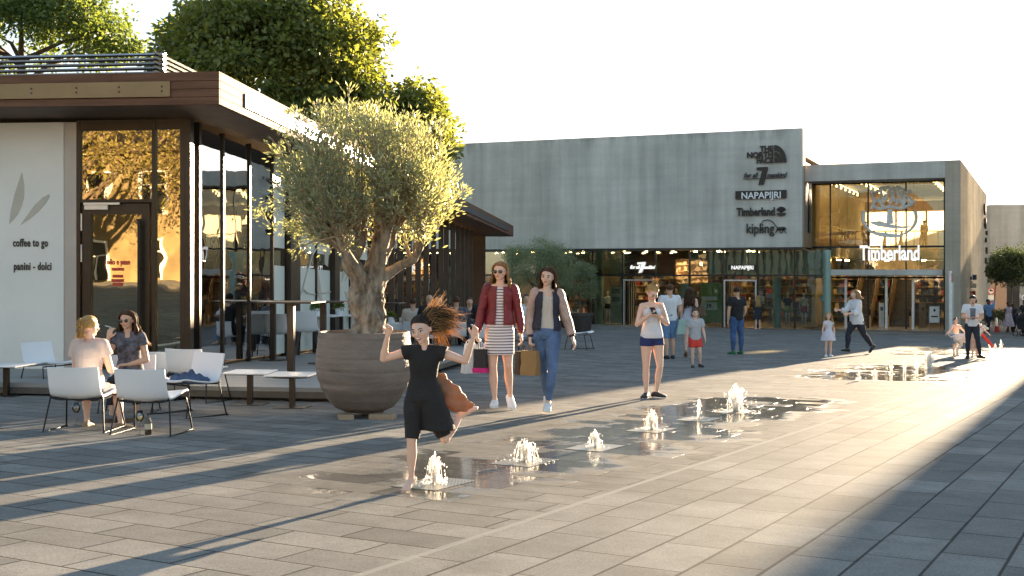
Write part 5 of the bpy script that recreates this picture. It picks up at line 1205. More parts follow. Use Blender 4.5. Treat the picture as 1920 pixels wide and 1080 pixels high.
def striped(name, base, line, freq, axis=2, thr=.78):
    m = mat(name, base, .85); t = m.node_tree; N = t.nodes.new; L = t.links.new; p = t.nodes['Principled BSDF']
    tc = N('ShaderNodeTexCoord'); s = N('ShaderNodeSeparateXYZ'); L(tc.outputs['Object'], s.inputs[0])
    a = N('ShaderNodeMath'); a.operation = 'MULTIPLY'; a.inputs[1].default_value = freq; L(s.outputs[axis], a.inputs[0]); b = N('ShaderNodeMath'); b.operation = 'FRACT'; L(a.outputs[0], b.inputs[0]); c = N('ShaderNodeMath'); c.operation = 'GREATER_THAN'; c.inputs[1].default_value = thr; L(b.outputs[0], c.inputs[0])
    mx = N('ShaderNodeMix'); mx.data_type = 'RGBA'; L(c.outputs[0], mx.inputs[0]); mx.inputs[6].default_value = (*base, 1); mx.inputs[7].default_value = (*line, 1); L(mx.outputs[2], p.inputs['Base Color'])
striped('c_striped', (.74, .70, .70), (.07, .04, .06), 30, 2, .68)

def remesh(mb, vox, name, m, parent, it=3, fold=0, ff=9, seed=0):
    me = bpy.data.meshes.new('tmp'); me.from_pydata([tuple(v) for v in mb.v], [], mb.f)
    import bmesh
    bm = bmesh.new(); bm.from_mesh(me); bmesh.ops.recalc_face_normals(bm, faces=bm.faces); bm.to_mesh(me); bm.free()
    o = bpy.data.objects.new('tmp', me); C.objects.link(o)
    r = o.modifiers.new('r', 'REMESH'); r.mode = 'VOXEL'; r.voxel_size = vox; r.use_smooth_shade = True
    if it: s = o.modifiers.new('s', 'SMOOTH'); s.iterations = it; s.factor = .5
    dg = bpy.context.evaluated_depsgraph_get(); dg.update(); out = bpy.data.meshes.new_from_object(o.evaluated_get(dg)); bpy.data.objects.remove(o); bpy.data.meshes.remove(me)
    if fold:
        n = len(out.vertices); co = np.empty(n*3); out.vertices.foreach_get('co', co); no = np.empty(n*3); out.vertices.foreach_get('normal', no); co = co.reshape(-1, 3); no = no.reshape(-1, 3)
        d = np.array([noise.noise(Vector((c[0]*ff+seed, c[1]*ff, c[2]*ff*.45)))+.6*noise.noise(Vector((c[0]*ff*1.2, c[1]*ff*1.2+seed, c[2]*ff*2.2))) for c in co])
        co = co+no*(d*fold)[:, None]; out.vertices.foreach_set('co', co.reshape(-1))
    out.materials.clear(); out.materials.append(M[m]); out.name = name; out.polygons.foreach_set('use_smooth', [True]*len(out.polygons)); out.update()
    ob = bpy.data.objects.new(name, out); C.objects.link(ob); ob.parent = parent; return ob
V = Vector
def nrm(v): v = V(v); return v.normalized()
def ringat(c, ax, fw, rx, ry, n=18, sq=1.0):
    return [c+ax*(rx*math.copysign(abs(math.cos(a))**sq, math.cos(a)))+fw*(ry*math.copysign(abs(math.sin(a))**sq, math.sin(a))) for a in [2*math.pi*i/n for i in range(n)]]
def interp(tab, t):
    if t <= tab[0][0]: return tab[0][1:]
    for i in range(len(tab)-1):
        a, b = tab[i], tab[i+1]
        if a[0] <= t <= b[0]: f = (t-a[0])/(b[0]-a[0]); return tuple(a[k]+(b[k]-a[k])*f for k in range(1, len(a)))
    return tab[-1][1:]
class Body:
    def __init__(s, H, pose, fem=True, child=False, anchor='mid', hs=1.0, bulk=1.0):
        s.H = H; s.fem = fem; g = pose.get; s.hs = hs*(1.22 if child else 1.0); s.pose = pose; s.bulk = bulk
        leg = .93 if child else 1.0
        sp = nrm(g('spine', (0, 0, 1))); s.sp = sp
        tw = R(g('twist', 0)); htw = R(g('hips', 0)); tilt = g('tilt', 0)
        ax = V((math.cos(tw), math.sin(tw), tilt)); ax = (ax-sp*ax.dot(sp)).normalized(); s.ax = ax; s.fw = ax.cross(sp)*-1
        if s.fw.dot(V((math.sin(tw), -math.cos(tw), 0))) < 0: s.fw = -s.fw
        hx = V((math.cos(htw), math.sin(htw), 0)); s.hx = hx; s.hf = V((math.sin(htw), -math.cos(htw), 0))
        P = V((0, 0, 0)); TL = .30*H*(1.04 if child else 1); N_ = P+sp*TL; s.TL = TL
        J = {'P': P, 'N': N_}; sw = (.086 if fem else .106)*H*(.93 if child else 1)*(.5+.5*bulk); s.sw = sw
        ua, fa = .172*H, .148*H; th, sh = .245*H*leg, .235*H*leg
        for k, sg in (('a', -1), ('b', 1)):
            S = P+sp*TL*.925+ax*sg*sw+V((0, 0, g('shrug_'+k, 0)*H)); J['S'+k] = S
            d1 = nrm(g('ua_'+k, (sg*.13, .02, -1))); E = S+d1*ua; d2 = nrm(g('fa_'+k, (sg*.06, -.15, -1))); W = E+d2*fa; J['E'+k] = E; J['W'+k] = W; J['hd'+k] = nrm(g('ha_'+k, d2)); J['pn'+k] = nrm(g('pn_'+k, (-sg, 0, 0)))
            Hh = P-sp*.02*H+hx*sg*.050*H; J['H'+k] = Hh
            d3 = nrm(g('th_'+k, (sg*.02, 0, -1))); Kn = Hh+d3*th; d4 = nrm(g('sh_'+k, (0, .03, -1))); A = Kn+d4*sh; J['K'+k] = Kn; J['A'+k] = A
            J['fd'+k] = nrm(g('ft_'+k, (sg*.2, -1, 0)))
        s.J = J
        if 'pz' in pose: z0 = -pose['pz']
        else: z0 = min(J['Aa'].z+min(0, J['fda'].z*.10*H), J['Ab'].z+min(0, J['fdb'].z*.10*H))-.042*H
        if anchor == 'mid': c = (J['Aa']+J['Ab'])/2
        elif anchor == 'P': c = J['P']
        else: c = J['A'+anchor]
        off = V((-c.x, -c.y, -z0))
        for k in J:
            if k[0] in 'PNSEWHKA': J[k] = J[k]+off
        nk = nrm(g('neck', sp)); s.nk = nk
        yaw, pit, rol = (R(v) for v in g('head', (0, 0, 0)))
        s.hq = (Matrix.Rotation(yaw, 3, 'Z') @ Matrix.Rotation(pit, 3, 'X') @ Matrix.Rotation(rol, 3, 'Y'))
        s.Hc = J['N']+nk*(.034*H+.062*H*s.hs)
    def tor(s, t, inf=0):
        f = [(-.16, .060, .050), (-.05, .082, .062), (.06, .092, .066), (.22, .085, .061), (.42, .067, .050), (.62, .076, .057), (.80, .087, .056), (.90, .084, .046), (.97, .050, .038), (1.05, .030, .031)]
        m = [(-.16, .060, .052), (-.05, .078, .060), (.06, .083, .062), (.22, .082, .060), (.42, .080, .058), (.62, .090, .064), (.80, .102, .064), (.90, .096, .052), (.97, .060, .042), (1.05, .035, .035)]
        rx, ry = interp(f if s.fem else m, t); return rx*s.H*s.bulk+inf, ry*s.H*s.bulk+inf
    def torso(s, mb, t0, t1, inf=0, n=14, flat=None):
        rings = []; J = s.J
        for i in range(n+1):
            t = t0+(t1-t0)*i/n; rx, ry = s.tor(t, inf); f = min(1, max(0, t)); ax = s.hx.lerp(s.ax, f).normalized(); fw = s.hf.lerp(s.fw, f).normalized()
            rings.append(ringat(J['P']+s.sp*s.TL*t, ax, fw, rx, ry, 20, .9))
        mb.loft_pts(rings)
        if s.fem and t1 > .8 and s.pose.get('bust', 1):
            for sg in (-1, 1): mb.ell(J['P']+s.sp*s.TL*.70+s.ax*sg*.038*s.H+s.fw*.040*s.H, (.033*s.H+inf, .028*s.H+inf, .034*s.H+inf), 12, 8)
    def shoulder(s, mb, inf=0):
        H = s.H; J = s.J
        for k in 'ab':
            mb.ell(J['S'+k]-V((0, 0, .004*H)), (.030*H+inf,)*3, 12, 8)
            mb.tube([J['P']+s.sp*s.TL*.93+(J['S'+k]-J['P']-s.sp*s.TL*.93)*.2, J['S'+k]], [.036*H+inf, .028*H+inf], 12)
    def arm(s, mb, k, f0, f1, inf=0, flare=0):
        """f 0..1 upper arm, 1..2 forearm"""
        H = s.H; b = .5+.5*s.bulk; r = [(0, .0285*b), (.35, .0275*b), (.8, .0225*b), (1.0, .0215*b), (1.25, .0225*b), (1.6, .018*b), (2, .0135*b)]
        if not s.fem: r = [(a, q*1.15) for a, q in r]
        J = s.J; pts, rs = [], []; n = max(3, int((f1-f0)*8))
        for i in range(n+1):
            f = f0+(f1-f0)*i/n; p = J['S'+k].lerp(J['E'+k], f) if f <= 1 else J['E'+k].lerp(J['W'+k], f-1); pts.append(p); rs.append(interp(r, f)[0]*H+inf+flare*i/n)
        mb.tube(pts, rs, 14); mb.ell(pts[0], (rs[0],)*3, 12, 8); 
        if f0 < 1 < f1: mb.ell(J['E'+k], (interp(r, 1)[0]*H+inf,)*3, 12, 8)
    def leg(s, mb, k, f0, f1, inf=0, flare=0):
        H = s.H; b = s.bulk; r = [(0, .055*b), (.2, .053*b), (.6, .041*b), (.92, .031), (1.0, .030), (1.12, .029), (1.35, .0315*b), (1.7, .022), (1.92, .0165), (2, .0175)]
        J = s.J; pts, rs = [], []; n = max(4, int((f1-f0)*10)); calf = s.hf*-.007*H
        for i in range(n+1):
            f = f0+(f1-f0)*i/n; p = J['H'+k].lerp(J['K'+k], f) if f <= 1 else J['K'+k].lerp(J['A'+k], f-1)+calf*math.sin(math.pi*min(1, (f-1)*1.3)); pts.append(p); rs.append(interp(r, f)[0]*H+inf+flare*i/n)
        mb.tube(pts, rs, 16); mb.ell(pts[0], (rs[0],)*3, 12, 8)
        if f0 < 1 < f1: mb.ell(J['K'+k]-V((0, 0, 0)), (.031*H+inf,)*3, 12, 8)
    def foot(s, mb, k, inf=0, toes=False):
        H = s.H; J = s.J; A = J['A'+k]; fd = J['fd'+k]; sd = fd.cross(V((0, 0, 1))); sd = sd.normalized() if sd.length > .05 else s.hx; up = sd.cross(fd)
        if up.z < 0 and abs(fd.z) < .95: up = -up
        dn = -up; L_ = .105*H; hz = .040*H
        tab = [(-.048*H, .012*H, .012*H, .026*H), (-.036*H, .020*H, .022*H, .022*H), (-.005*H, .021*H, .026*H, .016*H), (.035*H, .023*H, .019*H, .022*H), (.070*H, .027*H, .014*H, .027*H), (.092*H, .024*H, .0105*H, .030*H), (.106*H, .013*H, .006*H, .033*H)]
        rings = [ringat(A+fd*y+dn*z, sd, up, rx+inf, rz+inf*.7, 14, .8) for y, rx, rz, z in tab]; mb.loft_pts(rings)
        if toes:
            for i in range(5): c = A+fd*(.098*H-abs(i-.8)*.004*H)+sd*(-.018+.0095*i)*H*(1 if k == 'b' else -1)+dn*.035*H; mb.ell(c, (.0055*H, .009*H, .005*H), 8, 6)
    def hand(s, mb, k, curl=.45, spread=.10, size=1.0, thumb_in=.5):
        H = s.H*size; J = s.J; W = J['W'+k]; d = J['hd'+k]; pn = J['pn'+k]; pn = (pn-d*pn.dot(d)).normalized(); sd = d.cross(pn)
        # palm: a flat loft
        rings = []
        for f, hw, ht in ((-.006, .0135, .0115), (.012, .017, .010), (.030, .0225, .0105), (.048, .0235, .0095), (.056, .021, .0075)): rings.append(ringat(W+d*f*H, sd, pn, hw*H, ht*H, 14, .85))
        mb.loft_pts(rings)
        for i, (o, ln) in enumerate(((-.0175, .042), (-.006, .047), (.0055, .044), (.0165, .034))):
            b = W+d*.050*H+sd*o*H; dd = (d+sd*o*spread*60).normalized(); pts = [b-d*.012*H, b]; c_ = curl*(1+.10*i)
            for q, seg in enumerate((.42, .32, .26)):
                ang = c_*(q+1)*1.0-c_*.35; v = dd*math.cos(ang)+pn*math.sin(ang); b = b+v*ln*H*seg; pts.append(b)
            r0 = .0057*H; mb.tube(pts, [r0, r0, r0*.95, r0*.88, r0*.7], 8); mb.ell(pts[-1], (r0*.7,)*3, 8, 6)
        tb = W+d*.014*H-sd*.016*H; v1 = (d*.75-sd*.75+pn*.35*thumb_in*2).normalized(); v2 = (d*1.0-sd*.25+pn*.55*thumb_in*2).normalized(); p1 = tb+v1*.026*H; p2 = p1+v2*.019*H
        mb.tube([tb, p1, p2], [.0085*H, .0068*H, .0052*H], 8); mb.ell(p2, (.0052*H,)*3, 8, 6)
        s.J['palm'+k] = W+d*.045*H+pn*.014*H; s.J['fing'+k] = W+d*.06*H+pn*.02*H
    def hp(s, x, y, z): return s.Hc+s.hq @ V((x*s.H*s.hs, y*s.H*s.hs, z*s.H*s.hs))
    def head(s, mb):
        H = s.H*s.hs; J = s.J; q = s.hq
        nr = .0285*s.H*(1 if s.fem else 1.22); mb.tube([J['N']-s.sp*.03*s.H, J['N']+s.nk*.02*s.H, s.hp(0, .012, -.030)], [nr*1.25, nr, nr], 14)
        def E(c, r, n=16, m=12): mb.ell(s.hp(*c), tuple(a*H for a in r), n, m, q)
        E((0, .010, .016), (.0455, .056, .049)); E((0, -.010, -.012), (.0375, .043, .045)); E((0, -.020, -.034), (.028, .030, .022)); E((0, -.041, -.050), (.013, .011, .010))
        E((0, -.047, .012), (.030, .010, .014))                          # brow
        for sg in (-1, 1):
            E((sg*.023, -.040, -.012), (.014, .012, .013)); E((sg*.0445, .006, -.004), (.006, .012, .017), 10, 8)
        mb.loft_pts([ringat(s.hp(0, -.050, .010), q @ V((1, 0, 0)), q @ V((0, 1, 0)), .005*H, .006*H, 8), ringat(s.hp(0, -.060, -.004), q @ V((1, 0, 0)), q @ V((0, 1, 0)), .006*H, .007*H, 8), ringat(s.hp(0, -.063, -.013), q @ V((1, 0, 0)), q @ V((0, 1, 0)), .0095*H, .008*H, 8), ringat(s.hp(0, -.052, -.018), q @ V((1, 0, 0)), q @ V((0, 1, 0)), .006*H, .005*H, 8)])
        E((0, -.053, -.029), (.013, .006, .0065), 10, 8)
    def facebits(s, root, shades=False, smile=False, brow='eye_dark', vox=0):
        H = s.H*s.hs; q = s.hq
        mb = MB(); mb.ell(s.hp(0, -.0575, -.0275), (.0115*H, .0032*H, .0022*H), 10, 6, q); mb.ell(s.hp(0, -.0575, -.0325), (.0100*H, .0034*H, .0025*H), 10, 6, q)
        if smile: mb.ell(s.hp(0, -.0580, -.030), (.016*H, .004*H, .0065*H), 10, 6, q)
        mb.build('lips', 'lips', root, smooth=True)
        if smile: mb = MB(); mb.ell(s.hp(0, -.0605, -.0285), (.011*H, .003*H, .0028*H), 8, 6, q); mb.build('teeth', 'letter_white', root, smooth=True)
        if not shades:
            for sg in (-1, 1):
                mb = MB(); mb.ell(s.hp(sg*.0185, -.0500, .0025), (.0085*H, .0050*H, .0042*H), 10, 8, q); e = mb.build('eye', 'eye_white', root, smooth=True)
                mb = MB(); mb.ell(s.hp(sg*.0185, -.0535, .0022), (.0040*H, .0025*H, .0040*H), 8, 6, q); mb.build('iris', 'eye_dark', e, smooth=True)
                mb = MB(); mb.tube([s.hp(sg*.009, -.0565, .0145), s.hp(sg*.019, -.0560, .0175), s.hp(sg*.029, -.0500, .0150)], [.0022*H, .0024*H, .0012*H], 5); mb.tube([s.hp(sg*.010, -.0530, .0062), s.hp(sg*.0185, -.0555, .0080), s.hp(sg*.028, -.0490, .0050)], .0012*H, 5); mb.build('eyebrow', brow, root)
        else:
            mb = MB()
            for sg in (-1, 1): mb.ell(s.hp(sg*.0200, -.0590, .001), (.0155*H, .0035*H, .0125*H), 14, 6, q)
            sg_ = mb.build('sunglasses', 'lens_black', root, smooth=True)
            mb = MB(); mb.tube([s.hp(-.006, -.0605, .006), s.hp(.006, -.0605, .006)], .0016*H, 6)
            for sg in (-1, 1): mb.tube([s.hp(sg*.034, -.0560, .005), s.hp(sg*.047, -.030, .005), s.hp(sg*.048, .008, .003)], .0014*H, 5)
            mb.build('frame', 'steel', sg_)
    def cap(s, mb, g=1.0, low=-.01, back=.0, part=0):
        """hair cap: thick shell over skull, open in front"""
        H = s.H*s.hs; rings = []; n = 26; mlev = 12
        for i in range(mlev+1):
            th = (math.pi*.66)*i/mlev; z = math.cos(th); rr_ = math.sin(th); ring = []
            for j in range(n):
                a = 2*math.pi*j/n; x, y = math.cos(a), math.sin(a)    # y<0 is the face side
                zz = z; front = max(0, -y)
                # hairline: rings may not drop over the face
                lim = (.52 if front > .8 else .52-((.8-front)/.8)**1.3*1.15) if front > 0 else -1
                zz = max(zz, lim) if i > 0 else zz
                r2 = rr_ if zz == z else math.sqrt(max(0, 1-zz*zz))
                ex = 1+.05*noise.noise(V((x*3, y*3, zz*3)))
                ring.append(s.hp(x*r2*.0490*g*ex, .011+back+y*r2*.0605*g*ex, .018+zz*.0528*g*ex))
            rings.append(ring)
        mb.loft_pts(rings, True)
    def strands(s, root, m, n=160, length=.20, seed=0, wave=.01, spread=1.0, front=True, name='hair_strands', wid=.0022, wind=(0, 0, 0), over=0):
        """long loose hair: many tapered strands from the parting falling down sides and back"""
        r = random.Random(seed); H = s.H*s.hs; mb = MB()
        for i in range(n):
            a = r.uniform(-.12, 1.12)*math.pi if front else r.uniform(.08, .92)*math.pi      # 0 = +x side, pi/2 back
            x, y = math.cos(a), math.sin(a); ln = length*r.uniform(.78, 1.08); st = s.hp(x*.012, .006+y*.02, .070)
            side = s.hp(x*.0545*spread, .012+y*.066, .026); low = s.hp(x*.0555*spread, .014+y*.060, -.03)
            pts = [st, st.lerp(side, .6)+s.hq @ V((0, 0, .010*H)), side, low]
            ph = r.uniform(0, 6.3); k = 6
            for j in range(1, k+1):
                f = j/k; p = low+V((x*.10*f*spread*.25*H, (y*.02+.008)*f*H, -ln*f*s.H))+V(wind)*f*f*H+V((math.sin(ph+f*7)*wave, math.cos(ph*1.3+f*6)*wave, 0))*H*.8
                pts.append(p)
            w_ = wid*r.uniform(.7, 1.5)*H/1.7*1.7
            mb.tube(smoothp([tuple(p) for p in pts], 2), [w_*(.8+.6*math.sin(math.pi*min(1, t/(2*(len(pts)-1))*1.15)))*(1 if t < 2*(len(pts)-1)-2 else .4) for t in range(2*(len(pts)-1)+1)], 4)
        return mb.build(name, m, root, smooth=True)
mat('eye_white', (.75, .73, .70), .2)

def person(label, px, py, H, face, pose, fem=True, child=False, skin='skin_fair', vox=.0075, anchor='mid', loc=None, hands=(.45, .45), bare=False, bulk=1.0, group=None, hs=1.0, thumb=.5):
    loc = loc if loc is not None else G(px, py); t = thing('person', label, 'person', loc, R(face), group); b = Body(H, pose, fem, child, anchor, hs, bulk)
    mb = MB(); b.torso(mb, -.14, 1.0); b.shoulder(mb); b.head(mb)
    for i, k in enumerate('ab'): b.arm(mb, k, 0, 2); b.leg(mb, k, 0, 2); b.hand(mb, k, hands[i], thumb_in=thumb); b.foot(mb, k, 0, bare)
    remesh(mb, vox, 'body', skin, t, 2); b.root = t; b.vox = vox; return b
def top(b, m, hem=.0, sleeve=.5, inf=.010, name='shirt', fold=.004, arms='ab', neck=.93, flare=.006, strap=False):
    mb = MB()
    if hem < 0:
        r0 = b.tor(.10, inf); rr_ = [ringat(b.J['P']+b.sp*b.TL*t, b.hx, b.hf, r0[0]+.004, r0[1]+.004, 20, .9) for t in (hem, hem*.5, .0, .10)]; mb.loft_pts(rr_)
    b.torso(mb, max(hem, .0), neck, inf)
    if sleeve > 0:
        b.shoulder(mb, inf*.9)
        for k in arms: b.arm(mb, k, 0, sleeve, inf, flare)
    if strap:
        for sg in (-1, 1): mb.tube([b.J['P']+b.sp*b.TL*.78+b.ax*sg*.042*b.H+b.fw*.050*b.H, b.J['P']+b.sp*b.TL*.92+b.ax*sg*.044*b.H+b.fw*.036*b.H, b.J['P']+b.sp*b.TL*.985+b.ax*sg*.044*b.H+b.fw*.006*b.H, b.J['P']+b.sp*b.TL*.93+b.ax*sg*.044*b.H-b.fw*.030*b.H, b.J['P']+b.sp*b.TL*.80+b.ax*sg*.05*b.H-b.fw*.05*b.H], .010, 8)
    return remesh(mb, b.vox, name, m, b.root, 2, fold, 8, len(label_seed(b)))
def label_seed(b): return b.root['label']
def bottoms(b, m, f=2, inf=.007, name='trousers', fold=.003, flare=0, t0=-.15, t1=.22):
    mb = MB(); b.torso(mb, t0, t1, inf)
    for k in 'ab': b.leg(mb, k, 0, f, inf, flare)
    return remesh(mb, b.vox, name, m, b.root, 2, fold, 10, 3)
def skirt(b, m, hemz, w0, w1, inf=.010, t_top=.93, sleeve=0, name='dress', fold=.005, dy=0.0, sq=1):
    """dress or skirt hanging from the waist to height hemz"""
    mb = MB()
    if t_top > .3: b.torso(mb, 0, t_top, inf)
    if sleeve > 0:
        b.shoulder(mb, inf*.9)
        for k in 'ab': b.arm(mb, k, 0, sleeve, inf, .006)
    P = b.J['P']; rings = []; n = 8; t1 = min(.30, t_top); rx, ry = b.tor(t1, inf); top_c = P+b.sp*b.TL*t1; kn = (b.J['Ka']+b.J['Kb'])/2
    for i in range(n+1):
        f = i/n; z = top_c.z+(hemz-top_c.z)*f; g = max(0, (P.z-z)/max(.01, P.z-kn.z)); c = V((P.x+(kn.x-P.x)*g*.8, P.y+(kn.y-P.y)*g*.8+dy*f, z)); e = f**.8; rings.append(ringat(c, b.hx, b.hf, rx+(w0-rx)*min(1, f*2.2)+(w1-w0)*e*(f > .01), (ry+(w0*.72-ry)*min(1, f*2.2)+(w1*.8-w0*.72)*e), 22))
    mb.loft_pts(rings[::-1]); return remesh(mb, b.vox, name, m, b.root, 2, fold, 9, 5)
def shoes(b, m, inf=.006, sole='letter_white', name='shoe', high=0):
    for k in 'ab':
        mb = MB(); b.foot(mb, k, inf)
        if high: mb.tube([b.J['A'+k]-V((0, 0, .01*b.H)), b.J['A'+k]+(b.J['K'+k]-b.J['A'+k]).normalized()*high], [.024*b.H, .021*b.H], 12)
        o = remesh(mb, min(b.vox, .008), name, m, b.root, 1)
        if sole:
            A = b.J['A'+k]; fd = b.J['fd'+k]; sd = fd.cross(V((0, 0, 1))).normalized(); up = sd.cross(fd); up = up if up.z > 0 else -up; H = b.H; mb = MB()
            out = [(-.050, 0), (-.042, .018), (0, .022), (.04, .024), (.072, .030), (.096, .024), (.110, 0), (.096, -.024), (.072, -.030), (.04, -.024), (0, -.022), (-.042, -.018)]
            mb.loft_pts([[A+fd*y*H*1.02+sd*x*H-up*(.0415*H-q) for y, x in out] for q in (0, .007*H)]); mb.build('sole', sole, o)
def jacket(b, m, msl=None, cuff=None, hem=.06, open_=.040, inf=.020, fold=.006, name='jacket'):
    """open jacket: torso shell with a gap at the front, full sleeves"""
    H = b.H; mb = MB(); n = 22; rings = []; vox = b.vox
    for i in range(15):
        t = hem+(.985-hem)*i/14; rx, ry = b.tor(t, inf+(.006 if t < .5 else 0)); 
        if t > .93: rx += .012; ry += .012
        c = b.J['P']+b.sp*b.TL*t; g = open_*H*(1.0-.35*t); a0 = math.asin(min(.95, g/rx)); ro, ri = [], []
        for j in range(n+1):
            a = -math.pi/2+a0+(2*math.pi-2*a0)*j/n; bl = 1
            ro.append(c+b.ax*rx*math.cos(a)-b.fw*ry*math.sin(a)); ri.append(c+b.ax*(rx-.011)*math.cos(a)-b.fw*(ry-.011)*math.sin(a))
        rings.append(ro+ri[::-1])
    mb.loft_pts(rings); o = None
    body = remesh(mb, min(vox, .007), name, m, b.root, 2, fold*.7, 9, 2)
    for k in 'ab':
        mb = MB(); b.arm(mb, k, 0, 1.86, inf*.72); mb.ell(b.J['S'+k]-V((0, 0, .009*H)), (.024*H+inf*.5,)*3, 12, 8); remesh(mb, vox, 'sleeve', msl or m, body, 2, fold, 11, 7)
        mb = MB(); b.arm(mb, k, 1.80, 1.97, inf*.45); remesh(mb, min(vox, .007), 'cuff', cuff or m, body, 1)
    mb = MB(); t = hem; rings = []
    for q in (-.03, .05):
        rx, ry = b.tor(t+q, inf+.002); c = b.J['P']+b.sp*b.TL*(t+q); g = open_*H; a0 = math.asin(min(.95, g/rx)); ro, ri = [], []
        for j in range(n+1): a = -math.pi/2+a0+(2*math.pi-2*a0)*j/n; ro.append(c+b.ax*rx*math.cos(a)-b.fw*ry*math.sin(a)); ri.append(c+b.ax*(rx-.012)*math.cos(a)-b.fw*(ry-.012)*math.sin(a))
        rings.append(ro+ri[::-1])
    mb.loft_pts(rings); mb.build('waistband', cuff or m, body, smooth=60); return body
def haircap(b, m, g=1.0, back=0, name='hair'):
    mb = MB(); b.cap(mb, g, back=back); o = mb.build(name, m, b.root, smooth=True); combed(b, m); return o
def combed(b, m, n=260):
    if b.vox > .010: return
    r = random.Random(4); H = b.H*b.hs; mb = MB()
    for i in range(n):
        a = r.uniform(-.35, 1.35)*math.pi; x0, y0 = math.cos(a), math.sin(a); pts = []
        e = b.hp(r.gauss(0, .012), .076, -.012+r.gauss(0, .012)) if False else None
        st = r.uniform(.2, .6); th0, th1 = st, math.pi*r.uniform(.5, .68)
        if y0 < -.12: th1 = math.pi*r.uniform(.40, .50)
        if y0 < -.50: th1 = math.pi*r.uniform(.29, .36)
        for j in range(7):
            th = th0+(th1-th0)*j/6; aa = a+.35*(j/6)*(1 if math.cos(a) > 0 else -1)*(1 if y0 < .3 else .2)
            x, y, z = math.cos(aa)*math.sin(th), math.sin(aa)*math.sin(th), math.cos(th); pts.append(b.hp(x*.0508, .011+y*.0622, .018+z*.0545))
        mb.tube(pts, [.0012, .0022, .0026, .0026, .0024, .0018, .0008], 4)
    mb.build('combed_strands', m, b.root, smooth=True)
def rel(b, v):
    """world direction -> person's local"""
    return v

